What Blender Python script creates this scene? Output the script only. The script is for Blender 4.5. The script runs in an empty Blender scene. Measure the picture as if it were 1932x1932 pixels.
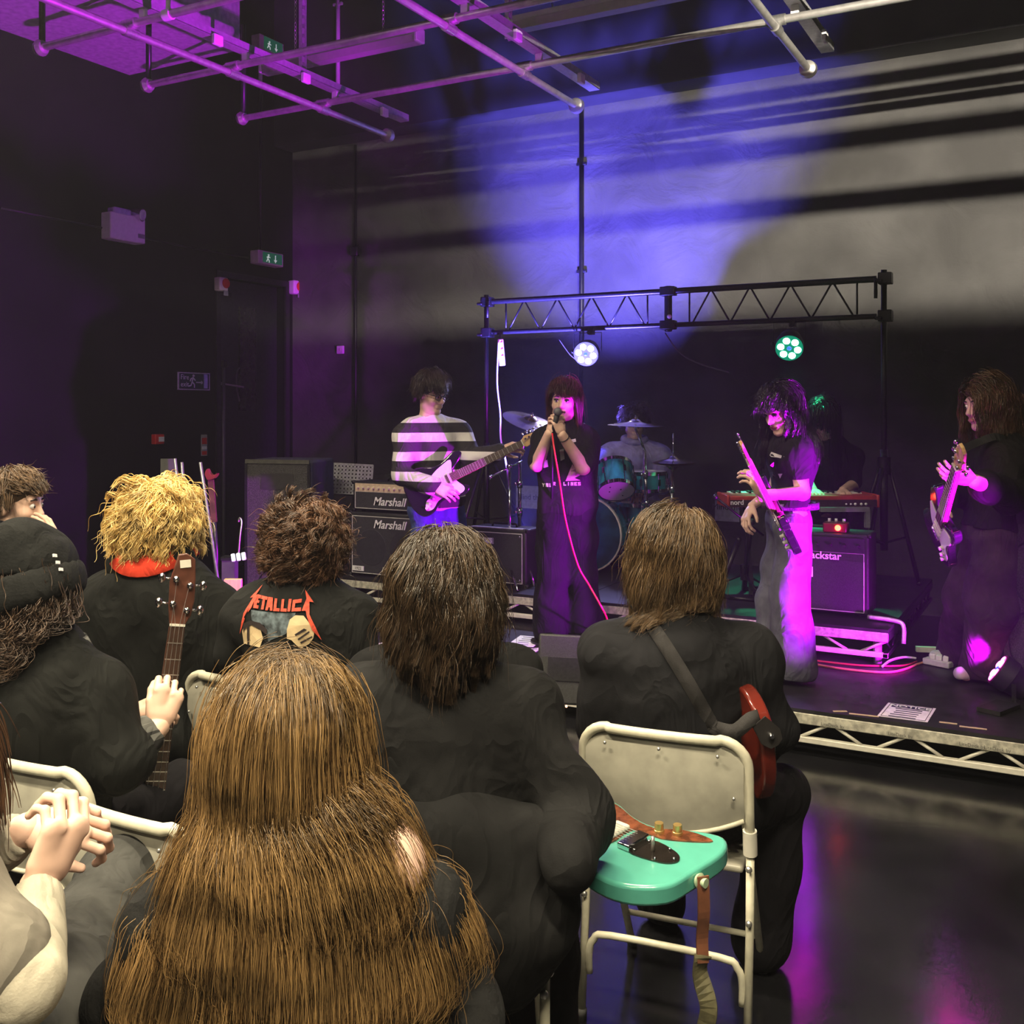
import bpy, bmesh, math, random
import numpy as np
from mathutils import Vector, Matrix
SC = bpy.context.scene
COL = SC.collection
rng = np.random.default_rng(7)
random.seed(7)
# ------------------------------------------------------------------ camera
FPX, HOR, CX = 1935.0, 775.0, 966.0          # focal length, horizon row and centre column of the 1932 px frame
YAW = math.radians(28.8)
EYE = np.array([0.0, 0.0, 1.65])
FW = np.array([-math.sin(YAW), math.cos(YAW), 0.0])
RT = np.array([math.cos(YAW), math.sin(YAW), 0.0])
UP = np.array([0.0, 0.0, 1.0])
cam = bpy.data.cameras.new('camera')
cam.sensor_width = 36.0
cam.lens = 36.0 * FPX / 1932.0
cam.shift_y = -(966.0 - HOR) / 1932.0
cam.clip_end = 60
camo = bpy.data.objects.new('camera', cam)
COL.objects.link(camo)
camo.location = EYE
camo.rotation_euler = (math.radians(90), 0, YAW)
SC.camera = camo
# ------------------------------------------------------------------ view, world
SC.view_settings.view_transform = 'Standard'
SC.view_settings.look = 'None'
SC.view_settings.gamma = 1.0
SC.view_settings.use_curve_mapping = False
SC.view_settings.exposure = 0.0
SC.cycles.use_denoising = True
SC.cycles.use_adaptive_sampling = True
SC.cycles.adaptive_threshold = 0.08
SC.cycles.adaptive_min_samples = 12
SC.cycles.max_bounces = 5
SC.cycles.diffuse_bounces = 2
SC.cycles.glossy_bounces = 2
SC.cycles.transmission_bounces = 4
SC.cycles.transparent_max_bounces = 8
SC.cycles.sample_clamp_indirect = 4.0
w = bpy.data.worlds.new('world'); SC.world = w
w.use_nodes = True
w.node_tree.nodes['Background'].inputs[0].default_value = (0.5, 0.5, 0.6, 1)
w.node_tree.nodes['Background'].inputs[1].default_value = 0.01
# ------------------------------------------------------------------ light levels (the lamps themselves stand with their fixtures below)
E_HOUSE = 168.0       # each warm fluorescent batten over the audience
E_WALL = 3200.0       # the added trough lamp that rakes the back wall
E_MAGENTA = 4200.0    # floor par at the right of the stage
E_BLUE = 8000.0       # floor par at the left of the stage
E_GREEN = 240.0      # par on the truss over the keyboard
E_WHITE = 160.0      # par on the truss over the drums
def W(px, py, zc):
    return EYE + zc * (FW + RT * ((px - CX) / FPX) + UP * ((HOR - py) / FPX))
def WZ(px, py, z):
    return W(px, py, FPX * (EYE[2] - z) / (py - HOR))
def WY(px, py, Y):
    d = FW + RT * ((px - CX) / FPX)
    return W(px, py, Y / d[1])
def WX(px, py, X):
    d = FW + RT * ((px - CX) / FPX)
    return W(px, py, X / d[0])
def cv(x, y, z):
    """a direction: x to the right, y up, z away, as seen from the photographer's place"""
    return RT * x + UP * y + FW * z
def nrm(v):
    v = np.asarray(v, float)
    return v / (np.linalg.norm(v) + 1e-12)
def V(*a):
    return np.array(a, float)
# ------------------------------------------------------------------ materials
MATS = {}
def mat(name, col=(0.5, 0.5, 0.5), rough=0.5, metal=0.0, spec=0.5, var=0.12, scale=30.0, bump=0.0, bscale=60.0,
        emit=None, estr=0.0, coat=0.0, trans=0.0, col2=None, sheen=0.0, stretch=None):
    if name in MATS:
        return MATS[name]
    m = bpy.data.materials.new(name); m.use_nodes = True
    nt = m.node_tree; N = nt.nodes; L = nt.links
    b = N['Principled BSDF']
    tc = N.new('ShaderNodeTexCoord')
    src = tc.outputs['Object']
    if stretch:
        mp = N.new('ShaderNodeMapping'); mp.inputs['Scale'].default_value = stretch
        L.new(src, mp.inputs['Vector']); src = mp.outputs['Vector']
    nz = N.new('ShaderNodeTexNoise'); nz.inputs['Scale'].default_value = scale; nz.inputs['Detail'].default_value = 4
    L.new(src, nz.inputs['Vector'])
    mx = N.new('ShaderNodeMix'); mx.data_type = 'RGBA'
    c2 = col2 if col2 else tuple(max(0, c * (1 - var)) for c in col)
    mx.inputs['A'].default_value = (*c2, 1)
    mx.inputs['B'].default_value = (*[min(1, c * (1 + (0 if col2 else var))) for c in col], 1)
    cr = N.new('ShaderNodeMapRange'); cr.inputs['From Min'].default_value = 0.35; cr.inputs['From Max'].default_value = 0.65
    L.new(nz.outputs['Fac'], cr.inputs['Value'])
    L.new(cr.outputs['Result'], mx.inputs['Factor'])
    L.new(mx.outputs['Result'], b.inputs['Base Color'])
    b.inputs['Roughness'].default_value = rough
    b.inputs['Metallic'].default_value = metal
    b.inputs['Specular IOR Level'].default_value = spec
    b.inputs['Coat Weight'].default_value = coat
    b.inputs['Transmission Weight'].default_value = trans
    if sheen:
        b.inputs['Sheen Weight'].default_value = sheen
    if bump:
        n2 = N.new('ShaderNodeTexNoise'); n2.inputs['Scale'].default_value = bscale; n2.inputs['Detail'].default_value = 5
        L.new(src, n2.inputs['Vector'])
        bp = N.new('ShaderNodeBump'); bp.inputs['Strength'].default_value = bump; bp.inputs['Distance'].default_value = 0.01
        L.new(n2.outputs['Fac'], bp.inputs['Height'])
        L.new(bp.outputs['Normal'], b.inputs['Normal'])
    if emit:
        b.inputs['Emission Color'].default_value = (*emit, 1)
        b.inputs['Emission Strength'].default_value = estr
    MATS[name] = m
    return m
def hx(h):
    h = h.lstrip('#'); c = [int(h[i:i + 2], 16) / 255 for i in (0, 2, 4)]
    return tuple(x / 12.92 if x <= 0.04045 else ((x + 0.055) / 1.055) ** 2.4 for x in c)
# ------------------------------------------------------------------ mesh collector
class MB:
    def __init__(s, M=None):
        s.v = []; s.f = []; s.M = M
    def add(s, verts, faces):
        o = len(s.v)
        s.v.extend([tuple(map(float, p)) for p in verts])
        s.f.extend([tuple(i + o for i in f) for f in faces])
        return s
    def box(s, c, size, R=None):
        c = np.asarray(c, float); h = np.asarray(size, float) / 2
        R = np.eye(3) if R is None else np.asarray(R, float)
        vs = [c + R @ (h * V(x, y, z)) for x in (-1, 1) for y in (-1, 1) for z in (-1, 1)]
        return s.add(vs, [(0, 1, 3, 2), (4, 6, 7, 5), (0, 4, 5, 1), (2, 3, 7, 6), (0, 2, 6, 4), (1, 5, 7, 3)])
    def bar(s, a, b, wd, th, upv=(0, 0, 1)):
        """a rectangular bar from a to b: wd across, th along upv"""
        a = np.asarray(a, float); b = np.asarray(b, float); x = nrm(b - a)
        y = nrm(np.cross(upv, x)); z = np.cross(x, y)
        return s.box((a + b) / 2, (np.linalg.norm(b - a), wd, th), np.stack([x, y, z], 1))
    def cyl(s, a, b, r0, r1=None, n=14, cap=True):
        r1 = r0 if r1 is None else r1
        return s.lathe(a, b, [(0, r0), (1, r1)], n, cap)
    def lathe(s, a, b, prof, n=20, cap=True):
        """profile of (t along a-b, radius)"""
        a = np.asarray(a, float); b = np.asarray(b, float); z = nrm(b - a)
        x = nrm(np.cross(z, V(0, 0, 1) if abs(z[2]) < .9 else V(1, 0, 0))); y = np.cross(z, x)
        vs = []
        for t, r in prof:
            c = a + (b - a) * t
            for i in range(n):
                q = 2 * math.pi * i / n
                vs.append(c + r * (x * math.cos(q) + y * math.sin(q)))
        fs = []
        for j in range(len(prof) - 1):
            for i in range(n):
                k = (i + 1) % n
                fs.append((j * n + i, j * n + k, (j + 1) * n + k, (j + 1) * n + i))
        if cap:
            fs.append(tuple(range(n - 1, -1, -1)))
            fs.append(tuple(range((len(prof) - 1) * n, len(prof) * n)))
        return s.add(vs, fs)
    def tube(s, pts, r, n=8, cap=True):
        P = [np.asarray(p, float) for p in pts]
        m = len(P); rr = r if hasattr(r, '__len__') else [r] * m
        vs = []; px = None
        for i in range(m):
            t = nrm(P[min(i + 1, m - 1)] - P[max(i - 1, 0)])
            if px is None:
                x = nrm(np.cross(t, V(0, 0, 1) if abs(t[2]) < .9 else V(1, 0, 0)))
            else:
                x = nrm(px - t * np.dot(px, t))
            px = x; y = np.cross(t, x)
            for k in range(n):
                q = 2 * math.pi * k / n
                vs.append(P[i] + rr[i] * (x * math.cos(q) + y * math.sin(q)))
        fs = []
        for j in range(m - 1):
            for i in range(n):
                k = (i + 1) % n
                fs.append((j * n + i, j * n + k, (j + 1) * n + k, (j + 1) * n + i))
        if cap:
            fs.append(tuple(range(n - 1, -1, -1))); fs.append(tuple(range((m - 1) * n, m * n)))
        return s.add(vs, fs)
    def ribbon(s, pts, wd, th, nv):
        """a flat band along pts; nv = face normal(s)"""
        P = [np.asarray(p, float) for p in pts]; m = len(P); vs = []
        for i in range(m):
            t = nrm(P[min(i + 1, m - 1)] - P[max(i - 1, 0)])
            n_ = nrm(nv[i] if isinstance(nv, list) else nv); y = nrm(np.cross(n_, t)); n_ = np.cross(t, y)
            for a, b in ((-1, -1), (1, -1), (1, 1), (-1, 1)):
                vs.append(P[i] + y * a * wd / 2 + n_ * b * th / 2)
        fs = []
        for j in range(m - 1):
            for i in range(4):
                k = (i + 1) % 4
                fs.append((j * 4 + i, j * 4 + k, (j + 1) * 4 + k, (j + 1) * 4 + i))
        fs += [(3, 2, 1, 0), tuple(range((m - 1) * 4, m * 4))]
        return s.add(vs, fs)
    def sph(s, c, r, n=12, m=8, R=None):
        c = np.asarray(c, float); r = np.ones(3) * r if np.isscalar(r) else np.asarray(r, float)
        R = np.eye(3) if R is None else R
        vs = [c + R @ (r * V(0, 0, 1))]
        for j in range(1, m):
            for i in range(n):
                a = math.pi * j / m; q = 2 * math.pi * i / n
                vs.append(c + R @ (r * V(math.sin(a) * math.cos(q), math.sin(a) * math.sin(q), math.cos(a))))
        vs.append(c + R @ (r * V(0, 0, -1)))
        fs = [(0, 1 + i, 1 + (i + 1) % n) for i in range(n)]
        for j in range(m - 2):
            for i in range(n):
                k = (i + 1) % n
                fs.append((1 + j * n + i, 1 + (j + 1) * n + i, 1 + (j + 1) * n + k, 1 + j * n + k))
        l = len(vs) - 1; o = 1 + (m - 2) * n
        fs += [(o + i, l, o + (i + 1) % n) for i in range(n)]
        return s.add(vs, fs)
    def prism(s, poly, z0, z1, M=None):
        """extrude a 2-D outline (x, y) from z0 to z1, placed by M (4x4 ndarray)"""
        n = len(poly)
        vs = [V(x, y, z0) for x, y in poly] + [V(x, y, z1) for x, y in poly]
        if M is not None:
            vs = [M[:3, :3] @ p + M[:3, 3] for p in vs]
        fs = [tuple(range(n - 1, -1, -1)), tuple(range(n, 2 * n))]
        for i in range(n):
            k = (i + 1) % n
            fs.append((i, k, n + k, n + i))
        return s.add(vs, fs)
    def quad(s, a, b, c, d):
        return s.add([a, b, c, d], [(0, 1, 2, 3)])
    def build(s, name, m, parent=None, smooth=False, bevel=0.0, seg=2):
        me = bpy.data.meshes.new(name)
        base = np.zeros(3)
        if parent is not None:
            r = parent
            while r.parent is not None:
                r = r.parent
            base = np.array(r.location)
        vs = [tuple(np.asarray(p) - base) for p in s.v]
        if s.M is not None:
            vs = [tuple(s.M[:3, :3] @ np.asarray(p) + s.M[:3, 3] - base) for p in s.v]
        me.from_pydata(vs, [], s.f); me.update()
        bm = bmesh.new(); bm.from_mesh(me)
        bmesh.ops.recalc_face_normals(bm, faces=bm.faces); bm.to_mesh(me); bm.free()
        if smooth:
            me.polygons.foreach_set('use_smooth', [True] * len(me.polygons))
            if smooth == 'auto':
                me.set_sharp_from_angle(angle=math.radians(40))
        if m is not None:
            me.materials.append(m)
        o = bpy.data.objects.new(name, me); COL.objects.link(o)
        if parent is not None:
            o.parent = parent
        if bevel:
            b = o.modifiers.new('bevel', 'BEVEL'); b.width = bevel; b.segments = seg; b.limit_method = 'ANGLE'; b.angle_limit = math.radians(40)
            if not smooth:
                me.polygons.foreach_set('use_smooth', [True] * len(me.polygons)); me.set_sharp_from_angle(angle=math.radians(60))
        return o
def thing(name, label, cat, loc=(0, 0, 0), group=None):
    o = bpy.data.objects.new(name, None); COL.objects.link(o); o.location = tuple(map(float, loc)); o.empty_display_size = .05
    return tag(o, label, cat, group)
def tag(o, label, cat, group=None, kind=None):
    o['label'] = label; o['category'] = cat
    if group: o['group'] = group
    if kind: o['kind'] = kind
    return o
def struct(o):
    o['kind'] = 'structure'; return o
def lab(o, label):
    o['label'] = label; return o
def copy_tree(o, parent=None):
    c = o.copy(); COL.objects.link(c); c.parent = parent
    for ch in o.children:
        copy_tree(ch, c)
    return c
def frame3(x, y):
    """rotation matrix with columns x, y (made square to x), z"""
    x = nrm(x); y = np.asarray(y, float); y = nrm(y - x * np.dot(x, y)); return np.stack([x, y, np.cross(x, y)], 1)
def mat4(R, t):
    M = np.eye(4); M[:3, :3] = R; M[:3, 3] = t; return M
def spline(pts, per=6, closed=False):
    P = [np.asarray(p, float) for p in pts]; n = len(P); out = []
    rngi = range(n) if closed else range(n - 1)
    for i in rngi:
        if closed:
            a, b, c, d = P[i - 1], P[i], P[(i + 1) % n], P[(i + 2) % n]
        else:
            a, b, c, d = P[max(i - 1, 0)], P[i], P[i + 1], P[min(i + 2, n - 1)]
        for k in range(per):
            t = k / per
            out.append(.5 * ((2 * b) + (c - a) * t + (2 * a - 5 * b + 4 * c - d) * t * t + (3 * b - a - 3 * c + d) * t ** 3))
    if not closed:
        out.append(P[-1])
    return out
def text(name, body, m, parent, size, pos, xdir, ydir, depth=0.0008, shear=0.0, align='CENTER', bold=0.0):
    """flat lettering as real geometry: baseline along xdir, up along ydir"""
    c = bpy.data.curves.new(name, 'FONT'); c.body = body; c.size = size; c.extrude = depth; c.shear = shear
    c.align_x = align; c.align_y = 'CENTER'; c.offset = bold; c.resolution_u = 3
    c.materials.append(m)
    o = bpy.data.objects.new(name, c); COL.objects.link(o)
    R = frame3(xdir, ydir)
    base = np.zeros(3)
    if parent is not None:
        r = parent
        while r.parent is not None: r = r.parent
        base = np.array(r.location); o.parent = parent
    o.matrix_basis = Matrix(mat4(R, np.asarray(pos, float) - base).tolist())
    return o
def area(name, loc, to, size, size_y, e, col, parent=None, spread=180):
    l = bpy.data.lights.new(name, 'AREA'); l.shape = 'RECTANGLE'; l.size = size; l.size_y = size_y; l.energy = e; l.color = col
    l.spread = math.radians(spread)
    o = bpy.data.objects.new(name, l); COL.objects.link(o); o.location = tuple(loc)
    o.rotation_euler = Vector(np.asarray(to, float) - np.asarray(loc, float)).to_track_quat('-Z', 'Y').to_euler()
    return o
def spot(name, loc, to, e, col, angle, blend=.4, radius=.05):
    l = bpy.data.lights.new(name, 'SPOT'); l.energy = e; l.color = col; l.spot_size = math.radians(angle); l.spot_blend = blend; l.shadow_soft_size = radius
    o = bpy.data.objects.new(name, l); COL.objects.link(o); o.location = tuple(loc)
    o.rotation_euler = Vector(np.asarray(to, float) - np.asarray(loc, float)).to_track_quat('-Z', 'Y').to_euler()
    return o
# ================================================================== the room
XL, XR, YB, YF, ZC = -7.66, 3.8, 8.85, -5.0, 6.4
def wall_mat(name, col, rough, relief):
    m = mat(name, col, rough, var=.25, scale=1.3, spec=.08)
    nt = m.node_tree; N = nt.nodes; L = nt.links
    tc = N.new('ShaderNodeTexCoord')
    n1 = N.new('ShaderNodeTexNoise'); n1.inputs['Scale'].default_value = 2.2; n1.inputs['Detail'].default_value = 4; n1.inputs['Distortion'].default_value = 1.2
    n2 = N.new('ShaderNodeTexNoise'); n2.inputs['Scale'].default_value = 1.1; n2.inputs['Detail'].default_value = 1
    n3 = N.new('ShaderNodeTexNoise'); n3.inputs['Scale'].default_value = 60
    a = N.new('ShaderNodeMath'); a.operation = 'MULTIPLY_ADD'; a.inputs[1].default_value = .55
    c = N.new('ShaderNodeMath'); c.operation = 'MULTIPLY_ADD'; c.inputs[1].default_value = .04
    for n in (n1, n2, n3): L.new(tc.outputs['Object'], n.inputs['Vector'])
    L.new(n2.outputs['Fac'], a.inputs[0]); L.new(n1.outputs['Fac'], a.inputs[2])
    L.new(n3.outputs['Fac'], c.inputs[0]); L.new(a.outputs[0], c.inputs[2])
    bp = N.new('ShaderNodeBump'); bp.inputs['Strength'].default_value = relief; bp.inputs['Distance'].default_value = .05
    L.new(c.outputs[0], bp.inputs['Height']); L.new(bp.outputs['Normal'], N['Principled BSDF'].inputs['Normal'])
    return m
M_BACK = wall_mat('grey_black_plaster', (.085, .083, .08), .72, .55)
M_WALL = wall_mat('black_paint', (.006, .006, .0065), .55, .12)
M_CEIL = mat('black_ceiling', (.012, .012, .013), .8, var=.2, scale=3)
M_FLOOR = mat('black_vinyl', (.010, .010, .012), .27, spec=.95, var=.4, scale=2.2, bump=.10, bscale=7)
nt = M_FLOOR.node_tree; nd = nt.nodes
nz = nd.new('ShaderNodeTexNoise'); nz.inputs['Scale'].default_value = 5; nz.inputs['Detail'].default_value = 6
mr = nd.new('ShaderNodeMapRange'); mr.inputs['To Min'].default_value = .13; mr.inputs['To Max'].default_value = .24
tc = nd.new('ShaderNodeTexCoord'); nt.links.new(tc.outputs['Object'], nz.inputs['Vector'])
nt.links.new(nz.outputs['Fac'], mr.inputs['Value']); nt.links.new(mr.outputs['Result'], nd['Principled BSDF'].inputs['Roughness'])
t = .2
struct(MB().box(((XL + XR) / 2, (YB + YF) / 2, -t / 2), (XR - XL + 2 * t, YB - YF + 2 * t, t)).build('floor', M_FLOOR))
struct(MB().box(((XL + XR) / 2, (YB + YF) / 2, ZC + t / 2), (XR - XL + 2 * t, YB - YF + 2 * t, t)).build('ceiling', M_CEIL))
struct(MB().box(((XL + XR) / 2, YB + t / 2, ZC / 2), (XR - XL + 2 * t, t, ZC)).build('wall_back', M_BACK))
struct(MB().box(((XL + XR) / 2, YF - t / 2, ZC / 2), (XR - XL + 2 * t, t, ZC)).build('wall_rear', M_WALL))
struct(MB().box((XR + t / 2, (YB + YF) / 2, ZC / 2), (t, YB - YF, ZC)).build('wall_right', M_WALL))
# left wall with the recessed door near the corner
DY0, DY1, DZ = 7.74, 8.72, 3.02
lw = MB()
lw.box((XL - t / 2, (YF + DY0) / 2, ZC / 2), (t, DY0 - YF, ZC))
lw.box((XL - t / 2, (DY1 + YB) / 2, ZC / 2), (t, YB - DY1, ZC))
lw.box((XL - t / 2, (DY0 + DY1) / 2, (DZ + ZC) / 2), (t, DY1 - DY0, ZC - DZ))
struct(lw.build('wall_left', M_WALL))
# bulkheads: one along the left wall, one along the back wall, as trims
struct(MB().box((XL + .68, (YF + 6.6) / 2, (4.75 + ZC) / 2), (1.36, 6.6 - YF, ZC - 4.75)).build('trim_1', mat('bulkhead_paint', (.42, .40, .42), .7, var=.15, scale=20, bump=.1, bscale=120)))
struct(MB().box(((XL + XR) / 2, YB - .15, (4.53 + ZC) / 2), (XR - XL, .3, ZC - 4.53)).build('trim_2', mat('bulkhead_grey', (.035, .035, .037), .75, var=.2, scale=2)))
M_BLACK = mat('matt_black', (.012, .012, .013), .6, var=.3)
M_BLACKM = mat('black_powdercoat', (.014, .014, .016), .38, metal=.2, var=.3, scale=80)
M_STEEL = mat('galvanised_steel', (.62, .61, .58), .33, metal=.85, var=.12, scale=60)
M_ALU = mat('mill_aluminium', (.72, .71, .67), .42, metal=.55, var=.18, scale=25)
M_CHROME = mat('chrome', (.8, .8, .82), .12, metal=1, var=.03)
M_WHITE = mat('white_plastic', (.75, .75, .74), .45, var=.04)
M_CREAM = mat('cream_plastic', (.70, .67, .58), .45, var=.05)
M_PAPER = mat('white_paper', (.82, .82, .82), .8, var=.03)
M_INK = mat('black_ink', (.02, .02, .025), .7, var=.1)
M_REDP = mat('red_plastic', (.62, .03, .025), .4, var=.1)
M_GREENS = mat('sign_green', (.012, .10, .055), .45, var=.08, emit=(.02, .2, .1), estr=.25)
M_SIGNLIT = mat('sign_lit_white', (.7, .72, .7), .5, emit=(.8, .9, .85), estr=.35)
# door 1: leaf, glazing strip, closer, handle
d = struct(MB().box((XL - .13, (DY0 + DY1) / 2, DZ / 2), (.05, DY1 - DY0 - .02, DZ - .01)).build('door_1', mat('door_black', (.012, .012, .016), .5, var=.3)))
MB().box((XL - .10, 8.24, 2.2), (.03, .24, 1.1)).build('glazing', mat('dark_glass', (.02, .022, .022), .12, var=.1, spec=.6), d)
MB().box((XL - .08, 7.86, 2.86), (.05, .22, .05)).build('door_closer', M_BLACKM, d, bevel=.006)
MB().box((XL - .095, 7.83, 1.93), (.02, .1, .03)).tube([(XL - .08, 7.8, 1.93), (XL - .04, 7.8, 1.93), (XL - .04, 8.12, 1.9)], .01).build('door_handle', M_STEEL, d)
for i, (a, b) in enumerate((((DY0 - .03, 0), (DY0 - .03, DZ)), ((DY0 - .06, DZ + .03), (DY1 + .06, DZ + .03)), ((DY1 + .03, 0), (DY1 + .03, DZ)))):
    struct(MB().bar((XL + .005, a[0], a[1]), (XL + .005, b[0], b[1]), .06, .03, (1, 0, 0)).build('trim_%d' % (i + 3), M_BLACK))
# conduits and cable on the walls
def wallthing(name, label, cat, mb, m, smooth=False, bevel=0):
    return tag(mb.build(name, m, None, smooth, bevel), label, cat)
def on_left(px, py):
    return WX(px, py, XL)
def on_back(px, py):
    return WY(px, py, YB)
p = on_back(673, 500); q = on_back(672, 178)
c = thing('wall_conduit', 'thin vertical conduit on back wall left of the stage truss', 'conduit', (p[0], YB, 0))
MB().cyl((p[0], YB - .02, .02), (p[0], YB - .02, 4.5), .016).build('pipe', M_BLACKM, c, True)
MB().cyl((p[0], YB - .32, 4.95), (p[0], YB - .32, ZC - .02), .022).build('upper_pipe', M_WHITE, c, True)
MB().box((p[0], YB - .03, on_back(673, 475)[2]), (.09, .05, .1)).build('junction_box', M_BLACKM, c, bevel=.01)
MB().box((p[0], YB - .32, on_back(675, 27)[2]), (.12, .03, .03)).build('pipe_clip', M_WHITE, c, bevel=.005)
c = thing('wall_conduit', 'long black conduit on back wall above the lit drum lamp', 'conduit', (*on_back(1099, 500)[:2], 0))
p = on_back(1099, 500)
MB().cyl((p[0], YB - .025, .5), (p[0], YB - .025, 4.53), .022).build('pipe', M_BLACKM, c, True)
for y in (310, 512):
    MB().box((p[0], YB - .02, on_back(1100, y)[2]), (.1, .03, .03)).build('pipe_clip', M_BLACKM, c, bevel=.005)
p = on_left(419, 690)
c = thing('wall_conduit', 'black vertical conduit on left wall beside the dark door', 'conduit', (XL, p[1], 0))
MB().cyl((XL + .02, p[1], .02), (XL + .02, p[1], p[2]), .018).build('pipe', mat('grey_conduit', (.07, .07, .075), .4), c, True)
MB().box((XL + .03, p[1], p[2] + .02), (.05, .07, .07)).build('junction_box', M_BLACKM, c, bevel=.01)
pts = [on_left(x, y) + V(.015, 0, 0) for x, y in ((0, 393), (100, 413), (190, 430), (262, 448), (360, 468), (466, 487))]
wallthing('wall_cable', 'thin black cable pinned along left wall to the exit sign', 'cable', MB().tube(pts, .009, 6), M_BLACKM, True)
DXF = XL - .097
wallthing('dangling_cable', 'loose grey cable dangling on the dark door', 'cable', MB().tube(spline([WX(x, y, DXF) for x, y in ((462, 690), (447, 700), (447, 735), (453, 760), (455, 775))], 5), .008, 6), mat('grey_conduit'), True)
# emergency twin lamp
p = on_left(227, 433)
e = thing('emergency_light', 'white emergency light box with twin lamp heads on left wall', 'light', p)
def lbox(mb, x0, y0, x1, y1, d0, d1):
    """a box on the left wall that spans photo pixels (x0,y0)-(x1,y1), from d0 to d1 in front of the wall"""
    a = on_left(x0, (y0 + y1) / 2); b = on_left(x1, (y0 + y1) / 2); mid = on_left((x0 + x1) / 2, y0); mid2 = on_left((x0 + x1) / 2, y1)
    return mb.box((XL + (d0 + d1) / 2, (a[1] + b[1]) / 2, (mid[2] + mid2[2]) / 2), (d1 - d0, abs(b[1] - a[1]), abs(mid[2] - mid2[2])))
lbox(MB(), 190, 407, 256, 457, .0, .13).build('case', M_WHITE, e, bevel=.012)
lbox(MB(), 242, 444, 254, 452, .13, .134).build('indicator', mat('grey_label', (.25, .25, .27), .5), e)
a = on_left(214, 402)
MB().box(a + V(.08, 0, .0), (.1, .2, .07), None).build('lamp_head', mat('lilac_lens', (.45, .42, .6), .2), e, bevel=.02)
a = on_left(243, 404)
hd = MB().lathe(a + V(.03, -.03, 0), a + V(.16, .02, -.02), [(0, .045), (.3, .055), (1, .06)], 14).build('lamp_head', M_CHROME, e, 'auto')
MB().cyl(a + V(.155, .02, -.02), a + V(.165, .024, -.022), .05).build('lens', mat('pale_lens', (.6, .75, .68), .15), hd)
MB().cyl(a + V(.08, 0, -.09), a + V(.08, 0, -.03), .02).build('neck', M_WHITE, e, True)
# exit sign boxes (green fronts, running figure and arrow)
def exit_box(x0, y0, x1, y1, label):
    s = thing('exit_sign', label, 'sign', on_left((x0 + x1) / 2, (y0 + y1) / 2))
    lbox(MB(), x0, y0, x1, y1, .02, .14).build('case', M_CREAM, s, bevel=.01)
    g = lbox(MB(), x0 + 8, y0 + 3, x1 - 3, y1 - 3, .14, .146).build('face', M_GREENS, s)
    cy = on_left((x0 + x1) / 2, (y0 + y1) / 2); k = abs(on_left(x1, y0)[1] - on_left(x0, y0)[1]) / 10
    c0 = V(XL + .148, cy[1], cy[2])
    fig = MB().sph(c0 + V(0, -1.2 * k, .75 * k), .28 * k, 8, 6)
    for a, b in (((-1.2, .4), (-1.5, -.3)), ((-1.5, -.3), (-.9, -.7)), ((-.9, -.7), (-.9, -1.3)), ((-1.5, -.3), (-2.0, -1.1)), ((-1.2, .3), (-.5, .1)), ((-1.2, .3), (-1.9, .1))):
        fig.bar(c0 + V(0, a[0] * k, a[1] * k), c0 + V(0, b[0] * k, b[1] * k), .3 * k, .003, (1, 0, 0))
    fig.build('running_figure', M_SIGNLIT, g)
    ar = MB().bar(c0 + V(0, 1.6 * k, 1.0 * k), c0 + V(0, 1.6 * k, -.4 * k), .32 * k, .003, (1, 0, 0))
    ar.add([c0 + V(0, .9 * k, -.3 * k), c0 + V(0, 2.3 * k, -.3 * k), c0 + V(0, 1.6 * k, -1.2 * k)], [(0, 1, 2)]).build('arrow', M_SIGNLIT, g)
    return s
s1 = exit_box(471, 77, 517, 106, 'upper green exit sign box high on the left wall')
a = on_left(487, 106); b = on_left(487, 162)
MB().cyl((XL + .03, a[1], a[2]), (XL + .03, a[1], b[2]), .022).build('pipe', M_WHITE, s1, True)
MB().box((XL + .03, a[1], b[2]), (.06, .09, .05)).build('pipe_clip', M_WHITE, s1, bevel=.008)
s2 = exit_box(469, 477, 516, 502, 'lower green exit sign box above the dark door')
a = on_left(487, 478)
MB().cyl((XL + .03, a[1], a[2]), (XL + .03, a[1], b[2]), .014).build('pipe', M_BLACKM, s2, True)
# alarm sounders either side of the door
for x, y, tone, lb in ((411, 537, M_CREAM, 'white alarm sounder left of the dark door'), (551, 543, M_WHITE, 'white alarm sounder in the room corner right of the door')):
    s = thing('alarm_sounder', lb, 'alarm', on_left(x, y), 'alarm sounders by the door')
    lbox(MB(), x - 8, y - 13, x + 8, y + 13, 0, .09).build('case', tone, s, bevel=.015)
    c0 = on_left(x, y) + V(.092, .02, .01)
    MB().cyl(c0, c0 + V(.006, 0, 0), .05, n=16).build('red_emblem', M_REDP, s)
    MB().box(c0 + V(0, 0, -.1), (.004, .06, .05)).build('print', mat('grey_label'), s)
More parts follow.
